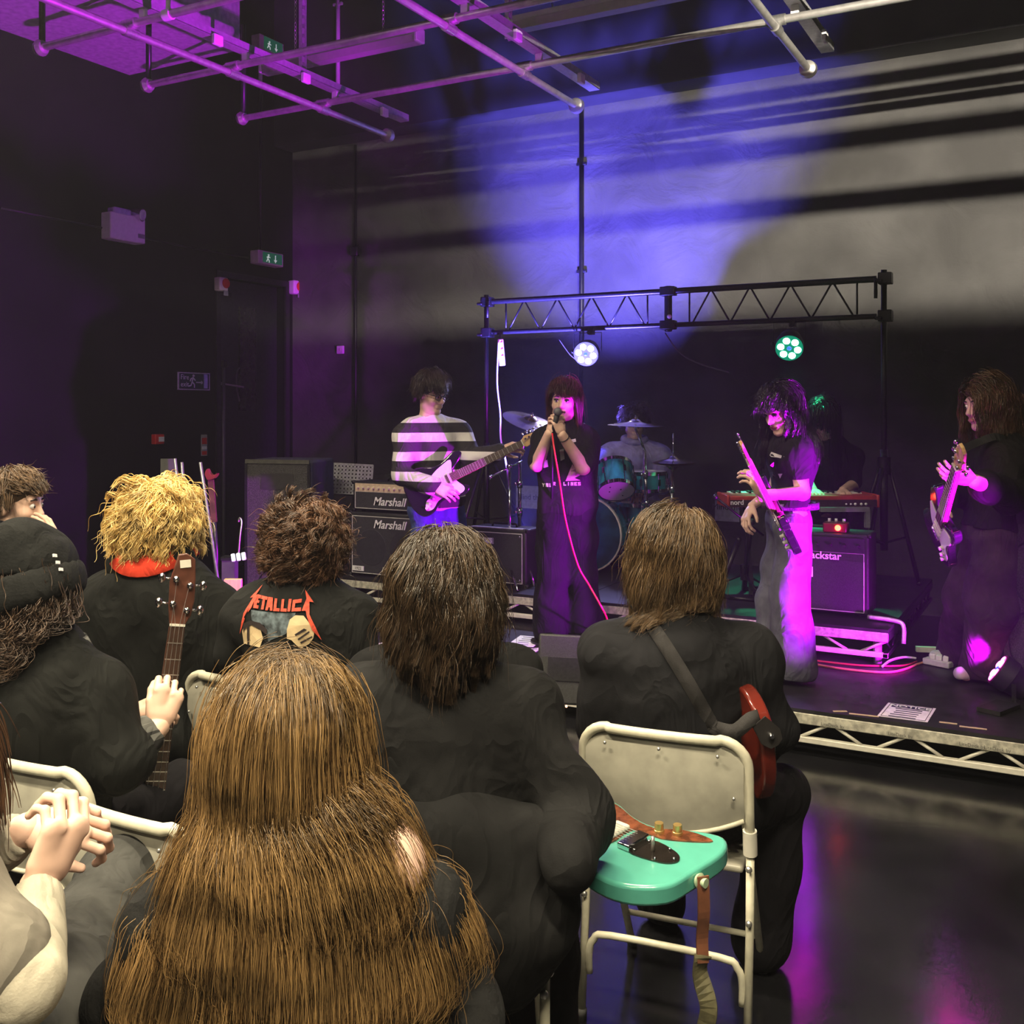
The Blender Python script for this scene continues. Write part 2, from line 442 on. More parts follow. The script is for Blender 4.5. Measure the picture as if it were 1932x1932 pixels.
# Fire exit board
s = thing('fire_exit_sign', 'framed green Fire exit sign with running figure on left wall', 'sign', on_left(364, 719))
lbox(MB(), 334, 703, 394, 736, .003, .015).build('frame', mat('sign_silver', (.45, .48, .5), .45), s)
g = lbox(MB(), 336, 705, 392, 734, .015, .018).build('panel', mat('sign_dark_green', (.012, .045, .035), .45), s)
c0 = on_left(364, 719) + V(.021, 0, 0)
M_SIGNW = mat('sign_white', (.55, .58, .66), .6)
text('lettering', 'Fire\nexit', M_SIGNW, g, .07, c0 + V(0, -.125, .0), (0, 1, 0), (0, 0, 1))
k = .042
fig = MB().sph(c0 + V(0, -.3 * k, 1.25 * k), .3 * k, 8, 6)
for a, b in (((-.4, 1), (-.7, -.2)), ((-.7, -.2), (.0, -.8)), ((0, -.8), (.0, -1.6)), ((-.7, -.2), (-1.1, -1.1)), ((-1.1, -1.1), (-1.8, -1.2)), ((-.4, .8), (.3, .1)), ((-.4, .8), (-1.1, .5)), ((-1.1, .5), (-1.3, -.1)), ((.5, -.3), (2.6, -.3)), ((2.6, -.3), (2.1, 0)), ((2.6, -.3), (2.1, -.6))):
    fig.bar(c0 + V(0, a[0] * k, a[1] * k), c0 + V(0, b[0] * k, b[1] * k), .3 * k, .002, (1, 0, 0))
fig.build('running_figure', M_SIGNW, g)
MB().box(c0 + V(0, .15, 0), (.002, .05, .14)).build('doorway', mat('sign_lilac', (.42, .44, .72), .5), g)
# call point, notice strip
s = thing('call_point', 'red fire alarm call point box on left wall', 'alarm', on_left(293, 828))
lbox(MB(), 285, 819, 302, 838, 0, .06).build('case', M_REDP, s, bevel=.008)
lbox(MB(), 291, 824, 301, 833, .06, .064).build('glass', M_PAPER, s)
s = thing('extinguisher_notice', 'narrow red and white extinguisher notice on left wall', 'sign', on_left(385, 838))
lbox(MB(), 379, 820, 390, 860, .0, .008).build('backing', mat('notice_grey', (.35, .33, .34), .6), s)
lbox(MB(), 380, 826, 389, 838, .008, .01).build('red_panel', M_REDP, s); lbox(MB(), 380, 851, 389, 858, .008, .01).build('red_band', M_REDP, s)
lbox(MB(), 380, 842, 389, 848, .008, .01).build('print', M_PAPER, s)
# square white plate on the back wall
p = on_back(644, 660)
s = thing('socket_plate', 'small square white plate on back wall left of the guitarist', 'plate', p)
MB().box(p + V(0, -.015, 0), (.088, .03, .088)).build('plate', M_WHITE, s, bevel=.006)
MB().box(p + V(0, -.031, 0), (.03, .004, .03)).build('switch', M_CREAM, s)
# ================================================================== the stage decks
M_PLY = mat('black_ply', (.014, .013, .016), .5, var=.5, scale=9, bump=.05, bscale=90)
M_RAIL = mat('scuffed_white_rail', (.66, .64, .52), .5, metal=.15, var=.1, scale=35, col2=(.34, .33, .27))
M_RAILB = mat('white_tube', (.68, .66, .56), .45, metal=.1, var=.08)
def stage_deck(label, x0, x1, y0, y1, zt, zfoot, seed=0, side=True):
    r = random.Random(seed)
    o = thing('stage_deck', label, 'stage deck', ((x0 + x1) / 2, (y0 + y1) / 2, 0), 'modular stage decks')
    g = .004
    MB().box(((x0 + x1) / 2, (y0 + y1) / 2, zt - .009), (x1 - x0 - 2 * g, y1 - y0 - 2 * g, .018)).build('deck_board', M_PLY, o)
    fz = zt - .018
    for (a, b) in (((x0, y0), (x1, y0)), ((x0, y1), (x1, y1)), ((x0, y0), (x0, y1)), ((x1, y0), (x1, y1))):
        dx, dy = np.sign(b[0] - a[0]), np.sign(b[1] - a[1]); ln = math.hypot(b[0] - a[0], b[1] - a[1])
        inn = V(0, .02, 0) if a[1] == b[1] == y0 else V(0, -.02, 0) if a[1] == b[1] else V(.02, 0, 0) if a[0] == x0 else V(-.02, 0, 0)
        A = V(a[0] + dx * g, a[1] + dy * g, 0) + inn; B = V(b[0] - dx * g, b[1] - dy * g, 0) + inn
        front = a[1] == b[1] == y0
        dark = not front and a[0] == b[0]
        MB().bar(A + V(0, 0, fz - .026), B + V(0, 0, fz - .026), .038, .052).build('top_rail', M_BLACKM if dark else M_RAIL, o, bevel=.004)
        if front or a[0] == b[0]:
            MB().bar(A + V(0, 0, fz - .128), B + V(0, 0, fz - .128), .032, .028).build('bottom_rail', M_BLACKM if dark else M_RAILB, o, bevel=.004)
            n = max(2, int(round(ln / .37))); st = ln / n; D = nrm(B - A)
            for i in range(n):
                for u0, u1 in (((i + .06) * st, (i + .40) * st), ((i + .94) * st, (i + .60) * st)):
                    MB().cyl(A + D * u0 + V(0, 0, fz - .05), A + D * u1 + V(0, 0, fz - .117), .008, n=8).build('brace', M_BLACKM if dark else M_RAILB, o, True)
    for x in (x0 + .07, x1 - .07):
        for y in (y0 + .06, y1 - .06):
            MB().cyl((x, y, zfoot), (x, y, fz - .02), .024, n=12).build('leg', M_ALU, o, True)
    return o
SZ, RZ, SY0, RY0 = .23, .43, 4.94, 6.0
decks = []
decks.append(stage_deck('left front stage deck behind the band shirt', -4.5, -2.06, SY0, 6.16, SZ, 0, 1))
decks.append(stage_deck('middle front stage deck under the singer and jeans guitarist', -2.06, .38, SY0, 6.16, SZ, 0, 2))
stage_deck('right front stage deck running out of the frame', .38, 2.82, SY0, 6.16, SZ, 0, 3)
stage_deck('left raised stage deck carrying the white lettered amplifier stack', -4.79, -2.85, RY0, 8.0, RZ, SZ, 4)
stage_deck('right raised stage deck carrying the keyboard and its amplifier', -2.85, -.91, RY0, 8.0, RZ, SZ, 5)
for i, x0 in enumerate((-4.4, -3.3, -1.9, -1.0, -.3)):
    for j in range(3):
        q = V(x0 + .3 * j, SY0 - .001, SZ - .056)
        text('rail_print', 'LiteDeck by', mat('grey_print', (.16, .16, .14), .7), decks[0 if x0 < -2.3 else 1], .022, q, (1, 0, 0), (0, 0, 1), .0003)
# worn tape ends and a bright handle on the decks
for a, b in (((1572, 1342), (1598, 1342)), ((1602, 1346), (1658, 1352)), ((1772, 1362), (1806, 1366)), ((1810, 1370), (1862, 1376))):
    A = WZ(a[0], a[1], SZ + .001); B = WZ(b[0], b[1], SZ + .001)
    tag(MB().bar(A, B, .016, .002).build('tape_strip', mat('masking_tape', (.55, .42, .26), .7)), 'strip of tan tape near stage edge at x %d' % 0, 'tape')
for o, lb in zip([o for o in bpy.data.objects if o.name.startswith('tape_strip')], ('shortest tan tape strip on stage edge, far left of the notice', 'tan tape strip touching the left corner of the notice', 'tan tape strip just right of the notice', 'rightmost tan tape strip on the stage edge')):
    o['label'] = lb; o['group'] = 'tape strips on the stage edge'
hp = WZ(1690, 1172, RZ + .02)
tag(MB().tube(spline([hp + V(-.16, .05, .0), hp + V(-.02, .02, .0), hp + V(.04, 0, -.02), hp + V(.045, -.02, -.12)], 5), .013, 8).build('grab_handle', M_ALU, None, True), 'bent silver grab handle at the corner of the raised deck', 'handle')
# ================================================================== gantry of pipes overhead
GZ = 4.0
M_PIPE = mat('scaffold_pipe', (.66, .64, .60), .36, metal=.75, var=.12, scale=18)
g = thing('lighting_gantry', 'overhead grid of galvanised pipes and slotted struts on hangers', 'gantry', (-3.3, 4.5, GZ))
PX = [-5.04, -3.30, -1.58]
PY = [3.45, 4.35, 5.22, 6.18]
for y in PY:
    MB().cyl((-5.87, y, GZ), (3.2, y, GZ), .025, n=14).build('cross_pipe', M_PIPE, g, 'auto')
    MB().lathe((-5.9, y, GZ), (-5.84, y, GZ), [(0, .045), (.5, .055), (1, .04)], 14).build('end_flange', M_PIPE, g, 'auto')
    MB().cyl((-5.86, y, GZ), (-5.86, y, 4.75), .02, n=8).build('drop_rod', M_BLACKM, g, True)
M_STRUT = mat('strut_channel', (.55, .55, .56), .4, metal=.6, var=.1, scale=40)
for x in PX:
    MB().cyl((x, .4, GZ - .05), (x, 7.0, GZ - .05), .025, n=14).build('long_pipe', M_PIPE, g, 'auto')
    MB().lathe((x, 6.97, GZ - .05), (x, 7.05, GZ - .05), [(0, .03), (.2, .055), (.7, .06), (1, .045)], 16).build('end_flange', M_PIPE, g, 'auto')
    s = MB().box((x + .11, 3.75, GZ + .075), (.085, 6.7, .008)); s.box((x + .07, 3.75, GZ + .10), (.005, 6.7, .05)); s.box((x + .15, 3.75, GZ + .10), (.005, 6.7, .05))
    s.build('strut_channel', M_STRUT, g)
    for y in PY:
        MB().cyl((x - .055, y, GZ), (x + .055, y, GZ), .034, n=12).build('clamp', M_STEEL, g, 'auto')
        MB().cyl((x, y - .05, GZ - .05), (x, y + .05, GZ - .05), .033, n=12).build('clamp', M_STEEL, g, 'auto')
        MB().box((x + .11, y, GZ + .045), (.05, .03, .06)).build('bracket', M_WHITE, g, bevel=.006)
        MB().box((x + .17, min(y + .55, 6.9), GZ + .05), (.03, .08, .07)).build('side_bracket', M_WHITE, g, bevel=.006)
    for y in (2.2, 5.9):
        hb = MB()
        for zz in np.arange(GZ + .09, ZC - .03, .07):
            hb.box((x + .03, y, zz + .02), (.006, .045, .04))
        hb.box((x + .03, y - .0225, (GZ + .08 + ZC) / 2), (.03, .006, ZC - GZ - .1)); hb.box((x + .03, y + .0225, (GZ + .08 + ZC) / 2), (.03, .006, ZC - GZ - .1))
        hb.build('slotted_hanger', M_STRUT, g)
p = W(307, 20, 6.2)
MB().cyl((-4.72, 4.35, GZ), (-4.72, 4.35, ZC - .02), .014, n=10).cyl((-4.75, 4.35, GZ), (-4.69, 4.35, GZ), .033, n=12).build('drop_rod', M_WHITE, g, 'auto')
# ================================================================== fluorescent battens
M_TUBE_OFF = mat('diffuser_off', (.42, .40, .38), .35, var=.05)
def batten(label, x0, x1, y, z, lit=0.0, chains=True, trough=False, tilt=None):
    o = thing('fluorescent_batten', label, 'light', ((x0 + x1) / 2, y, z), 'hanging fluorescent battens')
    MB().box(((x0 + x1) / 2, y, z + .035), (x1 - x0, .09, .05)).build('housing', M_WHITE, o, bevel=.006)
    d = MB().prism([(-.055, 0.01), (.055, 0.01), (.045, -.05), (-.045, -.05)], x0 + .02, x1 - .02, mat4(np.array([[0, 0, 1.], [1, 0, 0], [0, 1, 0]]), (0, y, z)))
    lm = mat('diffuser_lit', (.8, .78, .7), .4, emit=(1, .9, .72), estr=7.0) if lit else M_TUBE_OFF
    d.build('diffuser', lm, o)
    for x in (x0 + .01, x1 - .01):
        MB().box((x, y, z + .01), (.03, .12, .11)).build('end_cap', M_WHITE, o, bevel=.008)
    if chains:
        for x in (x0 + .35, x1 - .35):
            m = MB(); zz = z + .06; i = 0
            while zz < ZC - .04:
                c = V(x, y, zz + .018); e = V(1, 0, 0) if i % 2 else V(0, 1, 0)
                pts = [c + e * .009 * math.cos(a) + V(0, 0, .02 * math.sin(a)) for a in np.linspace(0, 2 * math.pi, 9)]
                m.tube(pts, .0035, 4, cap=False); zz += .034; i += 1
            m.build('chain', M_STEEL, o)
    return o
a = WY(497, 125, 6.6); b = WY(793, 75, 6.6)
batten('unlit fluorescent batten hanging left of the gantry centre', a[0], b[0], 6.6, (a[2] + b[2]) / 2)
a = WY(962, 50, 6.6)
batten('unlit fluorescent batten at the top of the picture above the singer', a[0], a[0] + 1.65, 6.6, a[2])
WARM = (1.0, .86, .60)
for i, (x, y, lb) in enumerate(((-2.6, .2, 'lit warm batten over the left audience rows'), (.3, .2, 'lit warm batten over the photographer'), (-.9, -2.2, 'lit warm batten behind the photographer'), (-4.6, 2.5, 'lit warm batten above the far left audience seats'), (-1.7, 2.75, 'lit warm batten above the front audience row'))):  # the last batten is added to brighten the performers
    batten(lb, x - .75, x + .75, y, 4.45, lit=1)
    area('batten_lamp', (x, y, 4.38), (x, y, 0), 1.4, .1, E_HOUSE * (.65 if 2 < y and x > -4 else 1), WARM, None, 136 if y < 2 else 140 if x < -4 else 130)
# added unseen lamp; its trough is shaped to light only the upper back wall
tr = thing('added_wall_washer', 'lit batten in a black trough behind the photographer', 'light', (2.0, .9, 3.7))
TY, TZ = .9, 3.72
MB().box((2.0, TY - .06, TZ - .02), (2.2, .02, .26)).box((2.0, TY + .45, TZ - .145), (2.2, 1.02, .02)).box((2.0, TY + .45, TZ + .10), (2.2, 1.02, .02)).box((.91, TY + .75, TZ - .02), (.02, 1.62, .26)).box((3.09, TY + .45, TZ - .02), (.02, 1.02, .26)).build('trough', M_BLACK, tr)
MB().cyl((1.05, TY, TZ), (2.95, TY, TZ), .02, n=10).build('lamp_tube', mat('diffuser_lit'), tr, True)
for x in (1.2, 2.8):
    MB().cyl((x, TY, TZ + .1), (x, TY, ZC - .02), .008, n=6).build('drop_rod', M_BLACKM, tr)
area('added_wall_washer_lamp', (2.0, TY + .04, TZ), (1.2, TY + 5, TZ - .1), 1.8, .03, E_WALL, (1, .9, .74))
lb_ = thing('shadow_ladder', 'ladder shaped lighting bar hung under the pipes over the audience', 'lighting bar', (0, 3.2, 3.7))  # bars added out of view to cast stripe shadows on the back wall
for zz in (3.775, 3.63):
    MB().cyl((-4.2, 3.2, zz), (3.2, 3.2, zz), .025, n=12).build('chord', M_PIPE, lb_, True)
for x in np.arange(-4.0, 3.2, .6):
    MB().cyl((x, 3.2, 3.63), (x, 3.2, 3.775), .01, n=8).build('rung', M_PIPE, lb_, True)
for x in (-3.5, 2.5):
    MB().cyl((x, 3.2, 3.79), (x, 3.2, ZC - .02), .008, n=6).build('drop_rod', M_BLACKM, lb_)
# ================================================================== truss on tripods with two pars
TRY, TZT, TZB = 7.5, 2.57, 2.31
xa, xm, xb = -4.37, -2.75, -1.17
tr = thing('lighting_truss', 'black flat lighting truss spanning the back of the stage on tripod posts', 'truss', ((xa + xb) / 2, TRY, RZ))
for x0, x1 in ((xa + .06, xm - .04), (xm + .04, xb - .05)):
    MB().cyl((x0, TRY, TZT), (x1, TRY, TZT), .023, n=12).build('top_chord', M_BLACKM, tr, 'auto')
    MB().cyl((x0, TRY, TZB), (x1, TRY, TZB), .019, n=12).build('bottom_chord', M_BLACKM, tr, 'auto')
    n = 4; st = (x1 - x0 - .3) / n
    for x in (x0 + .13, x1 - .13):
        MB().cyl((x, TRY, TZB), (x, TRY, TZT), .007, n=8).build('brace', M_BLACKM, tr, True)
    for i in range(n):
        c = x0 + .15 + i * st
        MB().cyl((c, TRY, TZB), (c + st / 2, TRY, TZT), .007, n=8).build('brace', M_BLACKM, tr, True)
        MB().cyl((c + st / 2, TRY, TZT), (c + st, TRY, TZB), .007, n=8).build('brace', M_BLACKM, tr, True)
cp = MB().cyl((xm, TRY, TZB - .05), (xm, TRY, TZT + .04), .03, n=12)
for z in (TZB, TZT):
    cp.box((xm, TRY, z), (.12, .07, .07))
cp.build('coupler', M_BLACKM, tr, bevel=.006)
MB().sph((xm + .03, TRY - .06, TZB + .06), .018).build('knob', M_WHITE, tr, True)
for x, bx in ((xa, 0), (xb, 0)):
    MB().cyl((x, TRY, RZ + .5), (x, TRY, TZT + .06), .02, n=12).build('post', M_BLACKM, tr, True)
    MB().cyl((x, TRY, RZ + .25), (x, TRY, RZ + .95), .027, n=12).build('lower_post', M_BLACKM, tr, True)
    MB().cyl((x, TRY, RZ + .78), (x, TRY, RZ + .9), .045, n=12).build('collar', M_BLACKM, tr, 'auto')
    for z in (TZT, TZB):
        MB().box((x + .01, TRY, z), (.09, .09, .08)).cyl((x - .05, TRY - .07, z - .02), (x + .0, TRY - .07, z - .02), .012).build('clamp', M_BLACKM, tr, bevel=.006)
    MB().cyl((x + (-.045 if x == xb else .045), TRY - .06, TZT - .14), (x + (-.045 if x == xb else .045), TRY - .06, TZT), .012, n=8).build('lever', M_BLACKM, tr, True)
    for a in (-100, 20, 140):
        e = V(math.cos(math.radians(a)), math.sin(math.radians(a)), 0)
        ft = V(x, TRY, RZ + .015) + e * .42
        ft[1] = min(ft[1], 7.95); ft[0] = min(ft[0], -.96)
        MB().cyl(V(x, TRY, RZ + .82) + e * .04, ft, .015, n=8).build('leg', M_BLACKM, tr, True)
        MB().cyl(V(x, TRY, RZ + .3), V(x, TRY, RZ + .82) * .4 + ft * .6, .009, n=6).build('leg_stay', M_BLACKM, tr, True)
        MB().sph(ft, .02, 8, 6).build('foot', M_BLACK, tr, True)
def par(name, label, pos, aim, col, lens, face_e, r=.095, yoke_up=True, hang=None, nled=6):
    """round LED par can: housing, yoke, face plate and one lens for each LED"""
    pos = np.asarray(pos, float); d = nrm(np.asarray(aim, float) - pos)
    o = thing(name, label, 'stage light', pos)
    MB().lathe(pos - d * .17, pos, [(0, r * .55), (.1, r * .8), (.55, r * .9), (.6, r), (1, r)], 24).build('housing', M_BLACK, o, 'auto')
    fp = MB().cyl(pos + d * .0, pos + d * .006, r * .97, n=24).build('face_plate', mat('par_face_' + label[:6], tuple(c * .1 for c in col), .3, emit=col, estr=face_e * .03), o)
    R = frame3(d, UP)
    for i in range(nled):
        a = 2 * math.pi * i / nled + .3
        c = pos + d * .008 + R[:, 1] * r * .6 * math.cos(a) + R[:, 2] * r * .6 * math.sin(a)
        MB().sph(c, V(.008, r * .25, r * .25), 12, 8, R).build('lens', lens, fp, True)
    MB().sph(pos + d * .008, V(.006, r * .17, r * .17), 10, 6, R).build('centre_lens', mat('par_centre', (.02, .04, .2), .2, emit=(.05, .15, 1), estr=1.5), fp, True)
    s = nrm(np.cross(d, UP)); u = UP if yoke_up else -UP; c = pos - d * .08
    pts = [c + s * (r * 1.12), c + s * (r * 1.12) + u * (r * 1.5), c - s * (r * 1.12) + u * (r * 1.5), c - s * (r * 1.12)]
    MB().ribbon(pts, .02, .005, [s, nrm(s + u), nrm(u - s), -s]).build('yoke', M_BLACKM, o)
    MB().sph(c + s * (r * 1.2), .015, 8, 6).build('tilt_knob', M_BLACKM, o, True)
    if hang is not None:
        MB().cyl(c + u * (r * 1.5), np.asarray(hang, float), .012, n=8).box(np.asarray(hang, float), (.04, .06, .06)).build('hook_clamp', M_BLACKM, o)
    return o
p1 = V(-3.40, TRY - .1, 2.10); p2 = V(-1.80, TRY - .1, 2.10)
L_WHITE = mat('led_white_blue', (.8, .85, 1), .2, emit=(.72, .76, 1.0), estr=42)
L_GREEN = mat('led_green', (.5, 1, .7), .2, emit=(.35, 1.0, .72), estr=22)
par('truss_par', 'glaring blue white par lamp hung on truss behind the singer', p1, V(-2.4, 3.6, .9), (.25, .25, 1), L_WHITE, 40, r=.1, hang=(p1[0], TRY, TZB - .02))
par('truss_par', 'green lit par lamp hung on truss above the keyboard player', p2, V(-1.25, 4.6, .6), (.0, .55, .3), L_GREEN, 14, r=.1, hang=(p2[0], TRY, TZB - .02))
spot('white_par_beam', p1 + nrm(V(1.0, -3.8, -1.2)) * .03, V(-2.6, 4.5, .9), E_WHITE, (.45, .42, 1.0), 95, .7, .06)
spot('green_par_beam', p2 + nrm(V(.3, -2.3, -1.5)) * .03, V(-1.55, 7.0, .43), E_GREEN, (.03, 1.0, .42), 62, .6, .06)
# floor pars
L_MAG = mat('led_magenta', (1, .2, .6), .2, emit=(1, .1, .5), estr=10)
pm = WZ(1884, 1312, SZ) + V(0, 0, .13)
par('floor_par', 'black floor par lamp with small pink glow at stage front right', pm, V(-4.2, 5.4, 2.9), (.8, 0, .5), L_MAG, 2, r=.085, yoke_up=False)
tag(MB().bar(WZ(1862, 1335, SZ) + V(0, 0, .012), WZ(1906, 1345, SZ) + V(0, 0, .012), .2, .02).build('lamp_foot', M_BLACK), 'black base plate under the pink floor lamp', 'base plate')
spot('floor_par_beam', pm + nrm(V(-3.9, .2, 2.4)) * .05, pm + V(-1, .36, .34), E_MAGENTA * .05, (.7, .0, 1), 84, .6, .05)
pq = V(.6, 4.68, .55)
st_ = par('stand_par', 'purple par lamp on a short stand before the stage right of the frame', pq, V(-3.4, 5.6, 2.0), (.8, 0, .6), L_MAG, 4, r=.1, yoke_up=False)
MB().cyl((.6, 4.68, 0), (.6, 4.68, .43), .02, n=10).cyl((.6, 4.68, 0), (.6, 4.68, .02), .12, n=20).build('stand', M_BLACKM, st_)
spot('magenta_par_beam', pq + V(-.05, 0, .02), pq + V(-1, .085, .335), E_MAGENTA, (.62, .0, 1.0), 57, .5, .06)
pb = V(-3.66, 6.72, RZ + .14)
L_BLUE = mat('led_blue', (.2, .2, 1), .2, emit=(.15, .12, 1), estr=10)
bd = V(.0, 2.1, 4.0)
par('floor_par', 'blue floor par lamp on the raised deck behind the square logo amplifier', pb, pb + bd, (.05, .05, .9), L_BLUE, 4, r=.085, yoke_up=False)
spot('blue_par_beam', pb + nrm(bd) * .05, pb + bd, E_BLUE, (.13, .10, 1.0), 56, .85, .05)
# ================================================================== smooth solid modelling (for people and cloth)
class SDF:
    """union of soft shapes, meshed as ONE continuous surface"""
    def __init__(s):
        s.p = []
    def cone(s, a, b, r0, r1=None, k=.02, flat=None, op='add'):
        """flat = (axis, factor): squeezes the shape along that axis"""
        s.p.append(('cone', np.asarray(a, float), np.asarray(b, float), r0, r0 if r1 is None else r1, flat, k, op)); return s
    def ell(s, c, r, R=None, k=.02, op='add'):
        s.p.append(('ell', np.asarray(c, float), np.asarray(r, float), np.eye(3) if R is None else R, None, None, k, op)); return s
    def cut(s, p0, n):
        """drop everything on the n side of p0"""
        s.p.append(('cut', np.asarray(p0, float), nrm(n), None, None, None, 0, 'cut')); return s
    def mesh(s, h, fold=0.0, seed=0, fscale=1.0):
        lo = np.full(3, 1e9); hi = -lo
        bbs = []
        for q in s.p:
            if q[0] == 'cone':
                r = max(q[3], q[4]); a = np.minimum(q[1], q[2]) - r; b = np.maximum(q[1], q[2]) + r
            elif q[0] == 'ell':
                e = np.sqrt(((q[3] * q[2]) ** 2).sum(1)); a = q[1] - e; b = q[1] + e
            else:
                bbs.append(None); continue
            bbs.append((a, b))
            if q[7] == 'add':
                lo = np.minimum(lo, a); hi = np.maximum(hi, b)
        lo -= 3 * h; hi += 3 * h
        n = np.ceil((hi - lo) / h).astype(int) + 1
        f = np.full(n, 1.0, np.float32)
        ax = [lo[i] + h * np.arange(n[i]) for i in range(3)]
        for q, bb in zip(s.p, bbs):
            if q[0] == 'cut':
                d = ((ax[0] - q[1][0]) * q[2][0])[:, None, None] + ((ax[1] - q[1][1]) * q[2][1])[None, :, None] + ((ax[2] - q[1][2]) * q[2][2])[None, None, :]
                f = np.maximum(f, d.astype(np.float32)); continue
            m = q[6] + 2.5 * h
            i0 = np.clip(np.floor((bb[0] - m - lo) / h).astype(int), 0, n - 1); i1 = np.clip(np.ceil((bb[1] + m - lo) / h).astype(int) + 1, 1, n)
            if (i1 <= i0).any(): continue
            X = (ax[0][i0[0]:i1[0]]).astype(np.float32)[:, None, None]; Y = (ax[1][i0[1]:i1[1]]).astype(np.float32)[None, :, None]; Z = (ax[2][i0[2]:i1[2]]).astype(np.float32)[None, None, :]
            if q[0] == 'cone':
                a, b = q[1], q[2]; ab = b - a; px, py, pz = X - a[0], Y - a[1], Z - a[2]
                L2 = float(ab @ ab) + 1e-12
                t = np.clip((px * ab[0] + py * ab[1] + pz * ab[2]) / L2, 0, 1)
                dx, dy, dz = px - t * ab[0], py - t * ab[1], pz - t * ab[2]
                d2 = dx * dx + dy * dy + dz * dz
                if q[5] is not None:
                    e, fac = q[5]; e = nrm(e); w_ = dx * e[0] + dy * e[1] + dz * e[2]
                    d2 = d2 + w_ * w_ * (fac * fac - 1)
                d = np.sqrt(d2) - (q[3] + (q[4] - q[3]) * t)
            else:
                R = q[3]; px, py, pz = X - q[1][0], Y - q[1][1], Z - q[1][2]; k0 = 0; k1 = 0
                for j in range(3):
                    u = (px * R[0, j] + py * R[1, j] + pz * R[2, j]) / q[2][j]
                    k0 = k0 + u * u; k1 = k1 + (u / q[2][j]) ** 2
                k0 = np.sqrt(k0); d = k0 * (k0 - 1) / np.sqrt(k1 + 1e-9)
            d = d.astype(np.float32)
            sl = f[i0[0]:i1[0], i0[1]:i1[1], i0[2]:i1[2]]
            k = max(q[6], 1e-5)
            if q[7] == 'add':
                e = np.clip(k - np.abs(sl - d), 0, None) / k
                sl[...] = np.minimum(sl, d) - e * e * k * .25
            else:
                e = np.clip(k - np.abs(sl + d), 0, None) / k
                sl[...] = np.maximum(sl, -d) + e * e * k * .25
        if fold:
            r = np.random.default_rng(seed)
            for _ in range(5):
                v = nrm(r.normal(size=3)) * r.uniform(18, 48) * fscale; ph = r.uniform(0, 6); v2 = nrm(r.normal(size=3)) * 9
                A = (ax[0] * v[0])[:, None, None] + (ax[1] * v[1])[None, :, None] + (ax[2] * v[2])[None, None, :]
                B = (ax[0] * v2[0])[:, None, None] + (ax[1] * v2[1])[None, :, None] + (ax[2] * v2[2])[None, None, :]
                f += (fold * .45 * np.sin(A + ph + 1.5 * np.sin(B))).astype(np.float32)
        return surfnet(f, lo, h)
def surfnet(f, lo, h):
    s = f < 0
    a = s[:-1, :-1, :-1].astype(np.int8)
    c = a * 0
    for i in (0, 1):
        for j in (0, 1):
            for k in (0, 1):
                c = c + s[i:s.shape[0] - 1 + i, j:s.shape[1] - 1 + j, k:s.shape[2] - 1 + k]
    act = (c > 0) & (c < 8)
    I = np.argwhere(act)
    if len(I) == 0: return np.zeros((0, 3)), np.zeros((0, 4), int)
    idx = np.full(act.shape, -1, np.int64); idx[act] = np.arange(len(I))
    pos = np.zeros((len(I), 3)); cnt = np.zeros(len(I))
    co = [(i, j, k) for i in (0, 1) for j in (0, 1) for k in (0, 1)]
    val = {q: f[I[:, 0] + q[0], I[:, 1] + q[1], I[:, 2] + q[2]] for q in co}
    for q in co:
        for x in range(3):
            if q[x] == 0:
                r = list(q); r[x] = 1; r = tuple(r); v0, v1 = val[q], val[r]
                m = (v0 < 0) != (v1 < 0)
                t = np.where(m, v0 / (v0 - v1 + 1e-20), 0)
                p = np.tile(np.array(q, float), (len(I), 1)); p[:, x] = t
                pos[m] += p[m]; cnt[m] += 1
    V_ = lo + h * (I + pos / np.maximum(cnt, 1)[:, None])
    F = []
    for x in range(3):
        y, z = (x + 1) % 3, (x + 2) % 3
        sl0 = [slice(None)] * 3; sl1 = [slice(None)] * 3
        sl0[x] = slice(0, -1); sl1[x] = slice(1, None)
        s0 = s[tuple(sl0)]; s1 = s[tuple(sl1)]
        E = np.argwhere(s0 != s1)
        E = E[(E[:, y] > 0) & (E[:, z] > 0) & (E[:, y] < f.shape[y] - 1) & (E[:, z] < f.shape[z] - 1)]
        def g(dy, dz):
            q = E.copy(); q[:, y] += dy; q[:, z] += dz; return idx[q[:, 0], q[:, 1], q[:, 2]]
        Q = np.stack([g(-1, -1), g(0, -1), g(0, 0), g(-1, 0)], 1)
        inside = s0[E[:, 0], E[:, 1], E[:, 2]]
        Q[~inside] = Q[~inside][:, ::-1]
        F.append(Q)
    F = np.concatenate(F); F = F[(F >= 0).all(1)]
    return V_, F
def np_mesh(name, parts, m, parent, smooth=True):
    """one mesh object from several (verts, faces) shells"""
    base = np.zeros(3)
    if parent is not None:
        r = parent
        while r.parent is not None: r = r.parent
        base = np.array(r.location)
    o = 0; vs = []; fs = []
    for v, f in parts:
        if len(v) == 0: continue
        vs.append(v - base); fs.append(f + o); o += len(v)
    v = np.concatenate(vs); f = np.concatenate(fs)
    me = bpy.data.meshes.new(name)
    me.vertices.add(len(v)); me.vertices.foreach_set('co', v.astype(np.float32).ravel())
    me.loops.add(len(f) * 4); me.loops.foreach_set('vertex_index', f.astype(np.int32).ravel())
    me.polygons.add(len(f)); me.polygons.foreach_set('loop_start', np.arange(0, len(f) * 4, 4, dtype=np.int32))
    me.polygons.foreach_set('use_smooth', np.ones(len(f), bool))
    me.update(calc_edges=True); me.validate()
    me.materials.append(m)
    ob = bpy.data.objects.new(name, me); COL.objects.link(ob)
    if parent is not None: ob.parent = parent
    return ob
